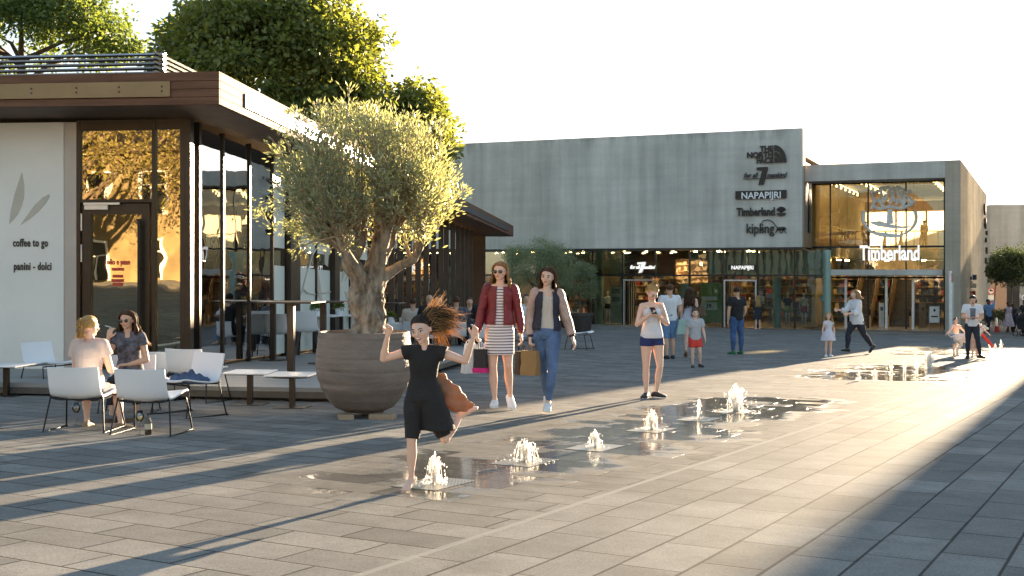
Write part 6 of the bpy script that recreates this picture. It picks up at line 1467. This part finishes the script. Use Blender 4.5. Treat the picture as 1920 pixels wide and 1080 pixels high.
# ---- 1 running girl
def people_near():
    b = person('girl in black tunic running barefoot with both arms raised and hair flying', 771, 919, 1.10, -12, dict(spine=(.06, -.10, 1), twist=14, hips=4, neck=(-.10, -.30, 1), head=(-6, 12, -10),
        ua_a=(-.95, -.12, -.28), fa_a=(.26, -.25, .95), ha_a=(.35, -.2, .9), pn_a=(0, -1, .2), ua_b=(.90, .05, -.30), fa_b=(.34, -.1, .95), ha_b=(.3, -.1, .95), pn_b=(-.3, -1, .1),
        th_a=(-.03, -.18, -1), sh_a=(-.03, .06, -1), ft_a=(-.15, -1, -.32), th_b=(.34, .12, -.94), sh_b=(.34, .62, .70), ft_b=(.45, .6, .3), bust=0), child=True, anchor='a', hands=(.75, .6), bare=True, vox=.006, skin='skin_fair')
    b.facebits(b.root, smile=True)
    top(b, 'c_black', -.02, .28, .012, 'tunic', .006, neck=.955, flare=.012)
    # tunic skirt with brown back panel blown out to the side
    mb = MB(); P = b.J['P']; rings = []
    for i in range(9):
        f = i/8; c = P+V((.02+.06*f, -.0+.05*f, .10-.30*f)); rings.append(ringat(c, b.hx, b.hf, .088+.030*f, .072+.040*f, 22))
    mb.loft_pts(rings[::-1]); remesh(mb, .0065, 'tunic_skirt', 'c_black', b.root, 2, .010, 9, 4)
    mb = MB(); rings = []
    for c, rx, rz in (((.07, .07, .12), .05, .05), ((.13, .10, .02), .065, .085), ((.21, .12, -.06), .075, .11), ((.29, .14, -.13), .075, .095), ((.37, .15, -.17), .045, .06), ((.41, .15, -.16), .015, .03)):
        rings.append(ringat(P+V(c)*.78+V((-.01, 0, .07)), nrm((.35, .2, .9)), nrm((.3, -1, 0)), rz*.70, rx*.36, 18))
    mb.loft_pts(rings); remesh(mb, .0065, 'brown_panel', 'c_brown', b.root, 2, .024, 13, 8)
    mb = MB(); rings = []
    for c, r_ in (((.07, .09, .16), .05), ((.09, .105, .08), .06), ((.12, .11, 0), .06)): rings.append(ringat(P+V(c), V((1, 0, 0)), V((0, 1, 0)), r_*1.1, r_*.5, 14))
    mb.loft_pts(rings); remesh(mb, .0065, 'brown_panel', 'c_brown', b.root, 2, .008, 12, 2)
    bottoms(b, 'c_black', .93, .012, 'cropped_leggings', .004, .002)
    haircap(b, 'hair_dark', 1.02)
    r = random.Random(5); 
    for m_, n_, u0, u1, up in (('hair_dark', 300, -.12, .16, .03), ('hair_copper', 420, -.38, .14, -.03)):
        mb = MB()
        for i in range(n_):
            s0 = b.hp(r.uniform(-.01, .046), r.uniform(.0, .062), r.uniform(-.035, .062)); ln = r.uniform(.12, .235); e = V((ln*r.uniform(.7, 1.05), r.uniform(.0, .14), ln*r.uniform(u0, u1)+.02)); q = V((ln*.35, .05, r.uniform(.0, .10)+max(0, up)))
            if m_ == 'hair_copper' and i % 4 == 0: e = V((ln*.45, .06, ln*r.uniform(.4, .75))); q = V((ln*.1, .02, .055))
            if m_ == 'hair_copper' and i % 4 == 1: e = V((ln*.5, .05, -ln*r.uniform(.4, .8))); q = V((ln*.25, .04, .03))
            pts = [tuple(s0*(1-f)**2+(s0+q)*2*f*(1-f)+(s0+e)*f*f+V((0, 0, .006*math.sin(f*9+i)))) for f in [j/7 for j in range(8)]]; mb.tube(pts, [.0022, .0026, .0024, .0022, .0019, .0016, .0011, .0004], 3)
        mb.build('flying_hair', m_, b.root, smooth=True)
    # ---- 2 woman in maroon jacket
    b = person('woman in maroon bomber jacket and striped short dress walking in sunglasses', 942, 768, 1.665, 4, dict(bust=0, spine=(.02, -.01, 1), twist=-4, hips=6, neck=(-.03, -.10, 1), head=(-20, 2, 0),
        ua_a=(-.28, .04, -1), fa_a=(-.20, -.20, -1), ha_a=(-.05, -.05, -1), pn_a=(1, .1, 0), ua_b=(.26, .10, -1), fa_b=(.10, -.12, -1), pn_b=(-1, 0, 0),
        th_a=(.0, -.16, -1), sh_a=(.06, .02, -1), ft_a=(-.12, -1, 0), th_b=(.03, -.20, -1), sh_b=(.09, .36, -1), ft_b=(.12, -.85, -.42)), hands=(1.15, .5), skin='skin_fair')
    b.facebits(b.root, shades=True); skirt(b, 'c_striped', b.J['P'].z-.30, .175, .168, .010, .95); jacket(b, 'c_maroon', inf=.026, fold=.009, open_=.030, hem=.12); shoes(b, 'c_shoe_white', .007)
    haircap(b, 'hair_honey', 1.03); b.strands(b.root, 'hair_honey', 230, .13, 2, .010, 1.05, wid=.0030)
    mb = MB(); W = b.J['Wb']; mb.loft_pts([ringat(W+V((0, 0, q)), V((1, 0, 0)), V((0, 1, 0)), .026, .026, 14) for q in (-.006, .006)]); mb.build('bracelet', 'gold', b.root, smooth=40)
    A = b
    # ---- 3 woman in jeans
    b = person('woman in blue jeans, cream top and open navy bomber with pale silk sleeves', 1027, 779, 1.575, 0, dict(bust=0, spine=(.03, -.02, 1), twist=4, hips=-6, neck=(.03, -.10, 1), head=(-16, 5, 5),
        ua_a=(-.20, .10, -1), fa_a=(.0, -.22, -1), pn_a=(1, 0, 0), ua_b=(.30, .02, -1), fa_b=(.30, -.15, -1), pn_b=(-1, -.1, 0),
        th_a=(.12, .16, -1), sh_a=(.16, .42, -1), ft_a=(0, -.75, -.55), th_b=(-.02, -.22, -1), sh_b=(-.14, .02, -1), ft_b=(-.10, -1, 0)), anchor='b', hands=(1.15, .35), skin='skin_fair')
    b.facebits(b.root); top(b, 'c_cream', .10, 0, .009, 'camisole', .006, neck=.86); bottoms(b, 'c_jeans', 1.90, .006, 'jeans', .003); jacket(b, 'c_navy', 'c_pinksilk', 'c_navy', inf=.026, fold=.008, open_=.050, hem=.10); shoes(b, 'c_shoe_white', .007)
    haircap(b, 'hair_brown', 1.02); b.strands(b.root, 'hair_brown', 90, .20, 4, .008, 1.0, front=True, wid=.0030, wind=(-.03, -.04, 0)); b.strands(b.root, 'hair_honey', 110, .20, 6, .010, 1.1, front=False, wid=.0030, wind=(.07, .02, 0), name='sun_tinted_hair')  # honey strands paint the sun onto her brown hair
    Bw = b
    # ---- 4 phone girl
    b = person('girl in white tank top and navy shorts looking down at her phone', 1221, 746, 1.50, 10, dict(spine=(-.02, -.03, 1), twist=0, neck=(0, -.34, 1), head=(6, 34, 3),
        ua_a=(-.32, -.10, -1), fa_a=(.52, -.62, .55), ha_a=(.75, -.45, .35), pn_a=(.3, .5, 1), ua_b=(.34, -.06, -1), fa_b=(-.66, -.55, .42), ha_b=(-.9, -.2, .25), pn_b=(-.3, .2, 1),
        th_a=(-.02, .0, -1), sh_a=(.02, .04, -1), ft_a=(-.55, -.9, 0), th_b=(.05, -.16, -1), sh_b=(-.10, .14, -1), ft_b=(.6, -.8, 0)), hands=(.8, .8), skin='skin_fair', vox=.007, hs=1.06)
    b.facebits(b.root); top(b, 'c_white', -.03, 0, .013, 'tank_top', .003, neck=.84, strap=True); bottoms(b, 'c_bluenavyshort', .24, .008, 'shorts', .002, .004, t1=.1); shoes(b, 'c_shoe_black', .008)
    haircap(b, 'hair_blonde', 1.03); mb = MB(); c = b.hp(.014, .040, .078); r = random.Random(3)
    for i in range(90):
        v = V((r.gauss(0, 1), r.gauss(0, 1), r.gauss(0, 1))).normalized(); w_ = v.orthogonal().normalized(); q = v.cross(w_); rr_ = .036*r.uniform(.8, 1.15); mb.tube([c+(w_*math.cos(t)+q*math.sin(t))*rr_ for t in [j*.45 for j in range(9)]], .0028, 4)
    for i in range(40): d = V((r.gauss(.3, .6), r.gauss(.2, .5), r.gauss(.4, .6))).normalized(); mb.tube([c+d*.02, c+d*.05+V((0, 0, .01)), c+d*.075], [.002, .0015, .0006], 3)
    mb.build('hair_bun', 'hair_blonde', b.root)
    p = (b.J['palma']+b.J['fingb'])/2+V((0, -.01, .03)); mb = MB(); mb.cbox(p, (.068, .010, .135), 0, tilt=Matrix.Rotation(R(-55), 3, 'X')); o = mb.build('mobile_phone', 'lens_black', None); o.location = b.root.location; o.rotation_euler = b.root.rotation_euler; tag(o, 'dark phone held by the girl in the white tank top', 'phone')
    # glasses
    mb = MB()
    for sg in (-1, 1): mb.tube([b.hp(sg*.020+.013*math.cos(t), -.0585, .001+.010*math.sin(t)) for t in [j*.628 for j in range(11)]], .0012, 4)
    mb.build('glasses', 'lens_black', b.root)
    # ---- seated blonde (from behind)
    b = person('blonde woman in pale blouse sitting with her back to the camera', 0, 0, 1.46, 172, dict(pz=.385, spine=(.02, -.16, 1), neck=(.0, -.02, 1), head=(-18, 4, 0), ua_a=(-.20, -.25, -1), fa_a=(.2, -.9, -.10), ua_b=(.20, -.25, -1), fa_b=(-.3, -.9, -.15), pn_a=(0, 0, -1), pn_b=(0, 0, -1),
        th_a=(-.15, -1, -.04), th_b=(.30, -1, .04), sh_a=(-.25, .30, -1), sh_b=(-.05, .15, -1), ft_a=(-.6, -.8, 0), ft_b=(.2, -1, 0)), anchor='P', hands=(.5, .5), skin='skin_fair', loc=ch_a.location+V((.02, .02, 0)), bulk=1.06)
    top(b, 'c_blush', -.04, .42, .020, 'blouse', .007, neck=.97, flare=.014); bottoms(b, 'c_greypattern', .55, .010, 'shorts', .004); shoes(b, 'c_sandal', .004, 'c_sandal', 'sandal')
    haircap(b, 'hair_blonde', 1.05, .003); r = random.Random(8); mb = MB()
    for i in range(150):
        a = r.uniform(0, math.pi); s0 = b.hp(math.cos(a)*.049, .018+math.sin(a)*.052, r.uniform(0, .055)); e = b.hp(r.gauss(0, .012), .080+r.gauss(0, .006), -.008+r.gauss(0, .010)); tl = b.hp(r.gauss(0, .020), .078+r.gauss(0, .008), -.062-r.random()*.02); mid = s0.lerp(e, .5)+(s0.lerp(e, .5)-b.Hc)*.22
        mb.tube([s0, mid, e, tl], [.0022, .0034, .0034, .001], 4)
    mb.build('gathered_hair', 'hair_blonde', b.root); mb = MB(); mb.ell(b.hp(0, .086, -.006), (.018, .012, .012), 10, 8); mb.build('hair_clip', 'lens_black', b.root, smooth=True)
    # ---- seated brunette with sunglasses
    b = person('brunette woman in sunglasses smoking on a white chair, facing the camera', 0, 0, 1.53, 6, dict(pz=.40, spine=(-.02, -.16, 1), twist=2, neck=(-.06, -.12, 1), head=(-12, 2, -4), ua_a=(-.22, -.55, -.85), fa_a=(.10, -.28, 1), ha_a=(.25, -.0, .95), pn_a=(.5, .9, 0), ua_b=(.26, -.10, -1), fa_b=(-.75, -.72, -.18), ha_b=(-1, -.3, 0), pn_b=(0, 0, -1),
        th_a=(-.10, -1, -.02), th_b=(.14, -1, -.02), sh_a=(.02, -.12, -1), sh_b=(.02, .10, -1), ft_a=(-.2, -1, 0), ft_b=(.2, -1, 0)), anchor='P', hands=(.55, .5), skin='skin_tan', loc=ch_c.location+V((.0, .03, 0)))
    b.facebits(b.root, shades=True); top(b, 'c_greypattern', -.02, .40, .014, 'tee_shirt', .005, neck=.93, flare=.010); bottoms(b, 'c_black', 1.7, .008, 'leggings', .003); shoes(b, 'c_shoe_white', .007)
    haircap(b, 'hair_brown', 1.04); b.strands(b.root, 'hair_brown', 150, .18, 12, .014, 1.12, wid=.0034); b.strands(b.root, 'hair_copper', 50, .17, 13, .014, 1.22, front=False, wid=.0030, wind=(.05, 0, 0), name='sun_tinted_hair')  # copper strands put sunlight into the hair colour
    p = b.J['W'+'a']+b.J['hda']*.16*0+b.J['hda']*.12; mb = MB(); mb.tube([p, p+V((-.055, -.035, .02))], .0038, 8); o = mb.build('cigarette', 'letter_white', None); o.location = b.root.location; o.rotation_euler = b.root.rotation_euler; tag(o, 'white cigarette between the fingers of the woman in sunglasses', 'cigarette')
    return A, Bw
mat('gold', (.7, .45, .15), .3, .9)
A_, B_ = people_near()

# bags
def carrier(name, label, p, w_, d_, h_, m, rz, band=None, slump=.0, handle=.10, seed=1):
    """paper or plastic bag hanging from point p"""
    t = thing(name, label, 'bag', p, rz); mb = MB(); r = random.Random(seed); rings = []
    for i in range(7):
        f = i/6; s = 1-slump*f; rings.append([V((x*w_/2*s+noise.noise(V((x, f*3, seed)))*.012, y*d_/2*(1-.35*f)+noise.noise(V((y*2, f*3, seed+4)))*.012, -handle-h_+h_*f)) for x, y in ((-1, -1), (-.33, -1.05), (.33, -1.05), (1, -1), (1.02, 0), (1, 1), (.33, .95), (-.33, .95), (-1, 1), (-.98, 0))])
    mb.loft_pts(rings); mb.build('bag_body', m, t, smooth=35)
    for y in (-1, 1): mb = MB(); z = -handle; mb.tube(smoothp([(-w_*.22, y*d_*.30, z-.01), (-w_*.16, y*d_*.2, z*.45), (0, 0, 0), (w_*.16, y*d_*.2, z*.45), (w_*.22, y*d_*.30, z-.01)], 3), .004, 5); mb.build('handle', m if band is None else 'c_shoe_white', t)
    if band:
        for z0, z1, mm in band: mb = MB(); mb.box(-w_/2-.004, w_/2+.004, -d_/2-.008, d_/2+.008, -handle-h_+z0, -handle-h_+z1); mb.build('band', mm, t)
    return t
mat('kraft', (.42, .25, .10), .8, var=.1, transl=.25); mat('kraft_dark', (.10, .055, .03), .8); mat('magenta', (.60, .01, .22), .5); mat('plastic_white', (.75, .76, .76), .35, transl=.3)
def wp(b, k): return b.root.matrix_basis @ b.J[k]
for b in (A_, B_): b.root.matrix_basis
bpy.context.view_layer.update()
p = A_.root.location+Matrix.Rotation(A_.root.rotation_euler.z, 3, 'Z') @ A_.J['palma']
carrier('plastic_bag', 'crumpled white plastic bag held at the left of the maroon jacket woman', p+V((-.10, .0, .0)), .20, .12, .34, 'plastic_white', R(25), slump=.45, handle=.05, seed=3)
carrier('paper_bag', 'black paper bag with magenta base held by the maroon jacket woman', p+V((.02, -.05, -.01)), .15, .09, .27, 'goods_dark', R(-25), band=[(.0, .055, 'magenta')], handle=.10, seed=5)
carrier('paper_bag', 'pale patterned paper bag behind the black and magenta one', p+V((.09, .04, -.01)), .16, .09, .26, 'c_floral', R(-12), handle=.09, seed=6)
carrier('paper_bag', 'small kraft paper bag between the white and black bags', p+V((-.06, .06, -.03)), .12, .08, .20, 'kraft', R(10), handle=.10, seed=7)
p = B_.root.location+Matrix.Rotation(B_.root.rotation_euler.z, 3, 'Z') @ B_.J['palma']
carrier('paper_bag', 'kraft paper bag held by the woman in jeans', p+V((-.02, -.03, 0)), .19, .13, .27, 'kraft', R(-28), handle=.07, seed=8)
carrier('paper_bag', 'dark brown paper bag behind the kraft one', p+V((-.11, .04, -.01)), .14, .10, .26, 'kraft_dark', R(30), handle=.07, seed=9)

# ---- people further away
def people_far():
    walk = dict(th_a=(0, -.3, -1), sh_a=(0, .05, -1), th_b=(0, .18, -1), sh_b=(0, .5, -1), ft_b=(.1, -.8, -.5))
    b = person('man in white tee shirt and denim shorts walking away with a pale blue bag', 1256, 673, 1.76, 188, dict(twist=3, ua_a=(-.22, 0, -1), fa_a=(-.1, -.9, -.5), ua_b=(.2, .1, -1), fa_b=(.05, -.1, -1), th_a=(0, -.14, -1), sh_a=(0, .05, -1), th_b=(.02, .10, -1), sh_b=(.02, .22, -1)), fem=False, vox=.014, skin='skin_tan', bulk=1.05)
    top(b, 'c_white', -.08, .55, .022, 'tee_shirt', .010); bottoms(b, 'c_denimshort', .98, .020, 'denim_shorts', .006, .01); shoes(b, 'c_shoe_black', .01, None); haircap(b, 'hair_brown', .99)
    carrier('plastic_bag', 'pale blue bag held by the man in white tee and denim shorts', b.root.location+V((.30, -.05, .98)), .34, .12, .34, 'teal_column', R(8), slump=.4, handle=.05, seed=12)
    b = person('woman with long brown hair in white dress carrying a brown shoulder bag', 1293, 670, 1.66, 170, dict(ua_a=(-.2, 0, -1), ua_b=(.2, 0, -1), **walk), vox=.014)
    skirt(b, 'c_palewhite', .62, .20, .26, .012, .9); shoes(b, 'c_sandal', .008, None, 'sandal'); haircap(b, 'hair_brown', 1.04); b.strands(b.root, 'hair_brown', 70, .20, 21, .01, 1.1, front=False, wid=.007)
    o = cloth_heap('shoulder_bag', 'brown shoulder bag on the back of the long haired woman', 'bag', b.root.location+V((.20, -.12, 1.02)), (.17, .10, .30), 'kraft_dark', 8)
    b = person('boy in grey tee shirt and bright red shorts walking towards the camera', 1306, 689, 1.18, 4, dict(ua_a=(-.2, .1, -1), ua_b=(.25, -.1, -1), fa_b=(.1, -.5, -1), bust=0, th_a=(0, -.1, -1), th_b=(.08, -.25, -1), sh_b=(.1, .25, -1)), fem=False, child=True, vox=.012)
    top(b, 'c_grey', -.1, .6, .022, 'tee_shirt', .006); bottoms(b, 'c_red', .62, .020, 'red_shorts', .004, .012); shoes(b, 'c_shoe_black', .01, None); haircap(b, 'hair_brown', 1.0); b.facebits(b.root)
    b = person('man in black polo shirt and blue jeans standing before the right shop door', 1382, 664, 1.78, 204, dict(ua_a=(-.2, .1, -1), fa_a=(.1, -.5, -.9), ua_b=(.22, 0, -1), fa_b=(.02, -.1, -1), head=(-40, 0, 0), th_a=(-.08, 0, -1), th_b=(.1, 0, -1)), fem=False, vox=.014, skin='skin_tan', bulk=1.02)
    top(b, 'c_black', -.12, .6, .020, 'polo_shirt', .006); bottoms(b, 'c_jeansmid', 1.95, .016, 'jeans', .008, .004); shoes(b, 'c_green', .010, None); haircap(b, 'hair_dark', .99)
    loc = V(B((B.s_at(1421, .3), .3, -.0))); b = person('woman with long blonde hair standing at the right shop door', 0, 0, 1.68, 190, dict(ua_a=(-.15, 0, -1)), vox=.018, loc=V((loc.x, loc.y, gz(loc.x, loc.y))))
    skirt(b, 'c_darkjeans', .5, .2, .24, .02, .93, sleeve=1.6); haircap(b, 'hair_blonde', 1.05); b.strands(b.root, 'hair_blonde', 60, .24, 25, .01, 1.15, front=False, wid=.010)
    b = person('small girl in white dress with long blonde hair at the edge of the sunlight', 1553, 669, 1.12, 2, dict(bust=0, ua_a=(-.3, 0, -1), ua_b=(.3, 0, -1), head=(-20, -4, 0)), child=True, vox=.012)
    skirt(b, 'c_palewhite', .42, .13, .20, .010, .93, sleeve=.3, fold=.008); shoes(b, 'c_shoe_white', .01, None); haircap(b, 'hair_blonde', 1.06); b.strands(b.root, 'hair_blonde', 80, .26, 31, .014, 1.2, wid=.006); b.facebits(b.root)
    b = person('striding person in white shirt and dark trousers with copper curls', 1612, 663, 1.76, -72, dict(spine=(0, -.10, 1), ua_a=(-.1, -.7, -1), fa_a=(0, -1, .1), ua_b=(.1, -.3, -1), fa_b=(0, -1, -.1), th_a=(0, -.62, -1), sh_a=(0, -.05, -1), ft_a=(0, -1, .1), th_b=(0, .45, -1), sh_b=(0, .8, -1), ft_b=(0, -.7, -.7)), vox=.014, bulk=1.12)
    top(b, 'c_white', -.25, 1.5, .035, 'loose_shirt', .012); bottoms(b, 'c_darkjeans', 1.95, .02, 'trousers', .008); shoes(b, 'c_shoe_black', .01, None); haircap(b, 'hair_copper', 1.12); b.strands(b.root, 'hair_copper', 90, .03, 33, .03, 1.3, wid=.009)
    b = person('bare chested little boy reaching out beside the white dog', 1792, 667, 1.02, 10, dict(bust=0, ua_a=(-.6, -.3, -.8), fa_a=(-.8, -.3, -.5), ua_b=(.6, -.1, -.7), fa_b=(.5, -.3, -.6)), child=True, fem=False, vox=.012)
    bottoms(b, 'c_denimshort', .7, .018, 'shorts', .004, .01); haircap(b, 'hair_brown', 1.02); b.facebits(b.root)
    b = person('bearded man in white and grey tee shirt and dark jeans looking at his phone', 1826, 673, 1.62, -14, dict(spine=(.02, -.05, 1), neck=(0, -.3, 1), head=(8, 28, 0), ua_a=(-.24, -.05, -1), fa_a=(.5, -.8, -.05), ha_a=(.8, -.5, .1), pn_a=(0, 0, 1), ua_b=(.22, -.05, -1), fa_b=(-.5, -.8, -.0), ha_b=(-.8, -.5, .1), pn_b=(0, 0, 1), th_a=(-.03, .0, -1), sh_a=(-.02, .05, -1), th_b=(.12, -.34, -1), sh_b=(.16, .12, -1), ft_b=(.55, -.8, 0)), fem=False, vox=.012, skin='skin_tan', bulk=1.02)
    top(b, 'c_white', -.1, .62, .018, 'tee_shirt', .006)
    mb = MB(); rings = [ringat(b.J['P']+b.sp*b.TL*t+b.fw*.012, b.ax, b.fw, b.tor(t)[0]*.82, b.tor(t)[1]+.020, 16) for t in (.28, .45, .62, .80, .88)]; mb.loft_pts(rings); remesh(mb, .012, 'grey_front', 'c_greypattern2', b.root, 1)
    bottoms(b, 'c_darkjeans', 1.97, .012, 'jeans', .005); shoes(b, 'c_shoe_black', .012, None); haircap(b, 'hair_black', .98)
    mb = MB(); mb.ell(b.hp(0, -.026, -.038), (.060*1.0*.5, .05, .036), 12, 8, b.hq); mb.build('beard', 'hair_black', b.root, smooth=True)
    p = (b.J['palma']+b.J['palmb'])/2+V((0, -.03, .03)); mb = MB(); mb.cbox(p, (.075, .14, .012), 0); o = mb.build('mobile_phone', 'lens_black', None); o.location = b.root.location; o.rotation_euler = b.root.rotation_euler; tag(o, 'phone in the hands of the bearded man', 'phone')
    g = b.root.location
    b2 = person('child hidden behind the bearded man holding a red towel', 0, 0, 1.1, -20, dict(bust=0, ua_b=(.7, -.2, -.7), fa_b=(.6, -.2, -.6)), child=True, vox=.014, loc=V((g.x+.42, g.y+1.0, gz(g.x+.42, g.y+1)))); top(b2, 'c_pinksilk', -.1, .6, .02, 'shirt', .005); bottoms(b2, 'c_pinksilk', 1.2, .02, 'shorts', .005); haircap(b2, 'hair_brown', 1.02)
    mb = MB(); mb.loft_pts([[V((x*.035+k*.11, y*.02, .62-k*.13+.02*x)) for x, y in ((-1, -1), (1, -1), (1, 1), (-1, 1))] for k in (0, 1, 2, 2.6)]); o = remesh(mb, .012, 'red_towel', 'c_red', None, 1, .014, 12); o.location = b2.root.location+V((.15, -.1, .0)); tag(o, 'red towel trailing from the hand of the hidden child', 'towel')
    Y = 55
    def far(px, top_, label, H, face, pose, **kw):
        k = H/(H*FPX/Y); Yp = 2200*H/(kw.pop('hpx')); X = (px-960)/FPX*Yp; z = zat(top_, Yp)-H; return person(label, 0, 0, H, face, pose, loc=V((X, Yp, z)), **kw)
    b = far(1851, 563, 'man in light blue shirt and dark trousers walking away from the camera sign', 1.76, 20, dict(ua_a=(-.15, 0, -1), ua_b=(.2, 0, -1), **walk), hpx=66, fem=False, vox=.018, skin='skin_dark')
    b.root['label'] = 'dark haired man in light blue shirt and dark trousers beyond the bearded man'
    top(b, 'c_blueshirt', -.1, .7, .022, 'shirt', .006); bottoms(b, 'c_darkjeans', 1.95, .015); shoes(b, 'c_shoe_black', .01, None); haircap(b, 'hair_black', 1.0)
    b = far(1889, 568, 'woman in pale flower dress with a red bag under the street tree', 1.66, 15, dict(ua_a=(-.35, 0, -1), ua_b=(.2, 0, -1), **walk), hpx=62, vox=.018, skin='skin_dark', bulk=1.1)
    skirt(b, 'c_floral', .48, .2, .3, .015, .93, sleeve=.2, fold=.01); haircap(b, 'hair_black', 1.04)
    carrier('paper_bag', 'small red bag held by the woman in the flower dress', b.root.location+V((-.55, -.05, .62)), .26, .1, .34, 'c_red', 0, slump=.4, handle=.12, seed=20)
    b = far(1899, 571, 'woman in brown behind the flower dress woman', 1.62, 0, dict(**walk), hpx=60, vox=.02, skin='skin_dark'); top(b, 'c_darkjeans', -.2, 1.2, .03, 'shirt'); bottoms(b, 'c_darkjeans', 1.9, .02); haircap(b, 'hair_black', 1.04)
    b = far(1921, 562, 'person in black pushing a stroller at the right picture edge', 1.70, -60, dict(ua_a=(-.1, -.5, -1), fa_a=(0, -1, -.3), ua_b=(.1, -.5, -1), fa_b=(0, -1, -.3)), hpx=68, vox=.018, skin='skin_dark'); top(b, 'c_black', -.1, .6, .02, 'shirt'); bottoms(b, 'c_black', 1.95, .015); haircap(b, 'hair_black', 1.0)
    g = b.root.location; t = thing('stroller', 'dark three wheeled stroller at the right picture edge', 'stroller', g+V((-.35, -.9, 0)), R(30))
    mb = MB(); mb.loft_pts([[V((x*.22, y*.30+sh_, z)) for x, y in ((-1, -1), (1, -1), (1, 1), (-1, 1))] for z, sh_ in ((.35, -.05), (.55, 0), (.75, .05))]); mb.build('seat', 'c_black', t)
    mb = MB(); mb.ell((0, .12, .85), (.24, .28, .20), 12, 8); mb.build('hood', 'c_black', t, smooth=True)
    mb = MB(); mb.tube([(-.22, .3, .3), (-.22, .55, 1.0), (.22, .55, 1.0), (.22, .3, .3)], .014, 6); mb.tube([(-.2, .3, .5), (-.15, -.4, .14)], .012, 6); mb.tube([(.2, .3, .5), (.15, -.4, .14)], .012, 6); mb.build('chassis', 'black_metal', t)
    for x, y, r_ in ((-.25, .35, .15), (.25, .35, .15), (0, -.45, .12)):
        mb = MB(); mb.tube([(x+math.cos(0)*0+0, y+r_*.85*math.cos(a), r_+r_*.85*math.sin(a)) for a in [2*math.pi*i/16 for i in range(17)]], r_*.14, 6); mb.build('wheel', 'black_metal', t)
    # dog
    g = G(1812, 668); t = thing('dog', 'short haired white dog standing behind the bearded man', 'dog', g, R(8)); mb = MB(); S_ = 1.0
    # facing +x (right); trunk deep chest to tucked belly
    mb.loft_pts([ringat(V((x, 0, z)), V((0, 1, 0)), V((0, 0, 1)), ry, rz_, 14) for x, z, ry, rz_ in ((-.36, .50, .05, .07), (-.28, .50, .10, .12), (-.12, .50, .105, .12), (.05, .49, .115, .145), (.20, .48, .12, .165), (.30, .51, .10, .14), (.36, .55, .06, .09))])
    mb.tube([(.30, 0, .56), (.40, 0, .68), (.46, 0, .74)], [.10, .075, .065], 12); mb.ell((.50, 0, .77), (.085, .065, .065), 12, 8); mb.tube([(.54, 0, .76), (.64, 0, .73)], [.045, .028], 10)
    for sg in (-1, 1):
        mb.tube([(.44, sg*.05, .80), (.43, sg*.08, .74), (.45, sg*.085, .70)], [.02, .024, .01], 6)
        mb.tube([(.22, sg*.07, .42), (.24, sg*.075, .24), (.23, sg*.075, .13), (.24, sg*.075, .03)], [.055, .032, .024, .020], 10); mb.ell((.26, sg*.075, .02), (.045, .028, .022), 8, 6)
        mb.tube([(-.25, sg*.07, .46), (-.20, sg*.085, .30), (-.32, sg*.08, .17), (-.30, sg*.08, .03)], [.085, .050, .024, .020], 10); mb.ell((-.27, sg*.08, .02), (.045, .028, .022), 8, 6)
    mb.tube([(-.34, 0, .54), (-.44, 0, .52), (-.52, 0, .58), (-.55, 0, .68)], [.028, .02, .014, .008], 8)
    remesh(mb, .012, 'body', 'dog_coat', t, 3)
    # seated guests at the café
    sit = dict(pz=.46, spine=(0, -.08, 1), th_a=(-.1, -1, 0), th_b=(.1, -1, 0), sh_a=(0, .0, -1), sh_b=(0, 0, -1), ua_a=(-.2, -.4, -1), fa_a=(.2, -1, .1), ua_b=(.2, -.4, -1), fa_b=(-.2, -1, .1))
    for px, top_, Yg, m_, hr, lab, fc, sk, g_ in ((806, 549, 27, 'c_black', 'hair_blonde', 'bald guest in black sitting behind the left wind screen, back turned', 200, 'skin_tan', .86), (822, 551, 27.8, 'c_black', 'hair_black', 'dark haired guest facing the bald one', 20, 'skin_fair', 1.04), (856, 553, 28, 'c_greypattern', 'hair_brown', 'guest with grey brown hair behind the right wind screen', 190, 'skin_tan', 1.0), (880, 554, 28.5, 'c_greypattern', 'hair_brown', 'guest half hidden at the end of the right wind screen', 10, 'skin_tan', 1.0), (906, 548, 27, 'c_black', 'hair_black', 'guest in black beside the maroon jacket woman', 185, 'skin_tan', 1.0), (987, 548, 29, 'c_white', 'hair_black', 'seated man in white shirt between the two walking women', 0, 'skin_tan', .97), (774, 556, 28, 'c_cream', 'hair_brown', 'guest in cream behind the left wind screen', 180, 'skin_tan', 1.0)):
        X = (px-960)/FPX*Yg; gg = gz(X, Yg); hz = zat(top_, Yg)-gg; p_ = dict(sit); p_['pz'] = max(.40, hz-.90*.92)
        b = person(lab, 0, 0, 1.70, fc, p_, fem=hr == 'hair_black' and m_ == 'c_black' and px == 822, vox=.018, anchor='P', loc=V((X, Yg, gg)), skin=sk, group=None)
        top(b, m_, -.1, .9, .02, 'shirt'); bottoms(b, 'c_denimshort' if px == 987 else 'c_darkjeans', 1.9, .012)
        if px != 806: haircap(b, hr, g_)
        cafe_chair(V((X, Yg, gg)), R(fc), 'white chair under the '+lab[:60])
    # two visitors upstairs in the hall
    for px, lab, m_ in ((1622, 'person upstairs behind the left half of the hall glass', 'c_brown'), (1733, 'person upstairs behind the right half of the hall glass', 'c_darkjeans')):
        p = V(B((B.s_at(px, 16), 16, 4.18))); b = person(lab, 0, 0, 1.74, 200, dict(), fem=False, vox=.022, loc=p); top(b, m_, -.1, 1.2, .02, 'shirt'); bottoms(b, 'c_darkjeans', 1.95, .015); haircap(b, 'hair_dark', 1.0)
mat('c_greypattern2', (.17, .18, .21), .9, var=.4, scale=20); mat('dog_coat', (.62, .58, .52), .85, var=.08, scale=5, bump=.3)
people_far()
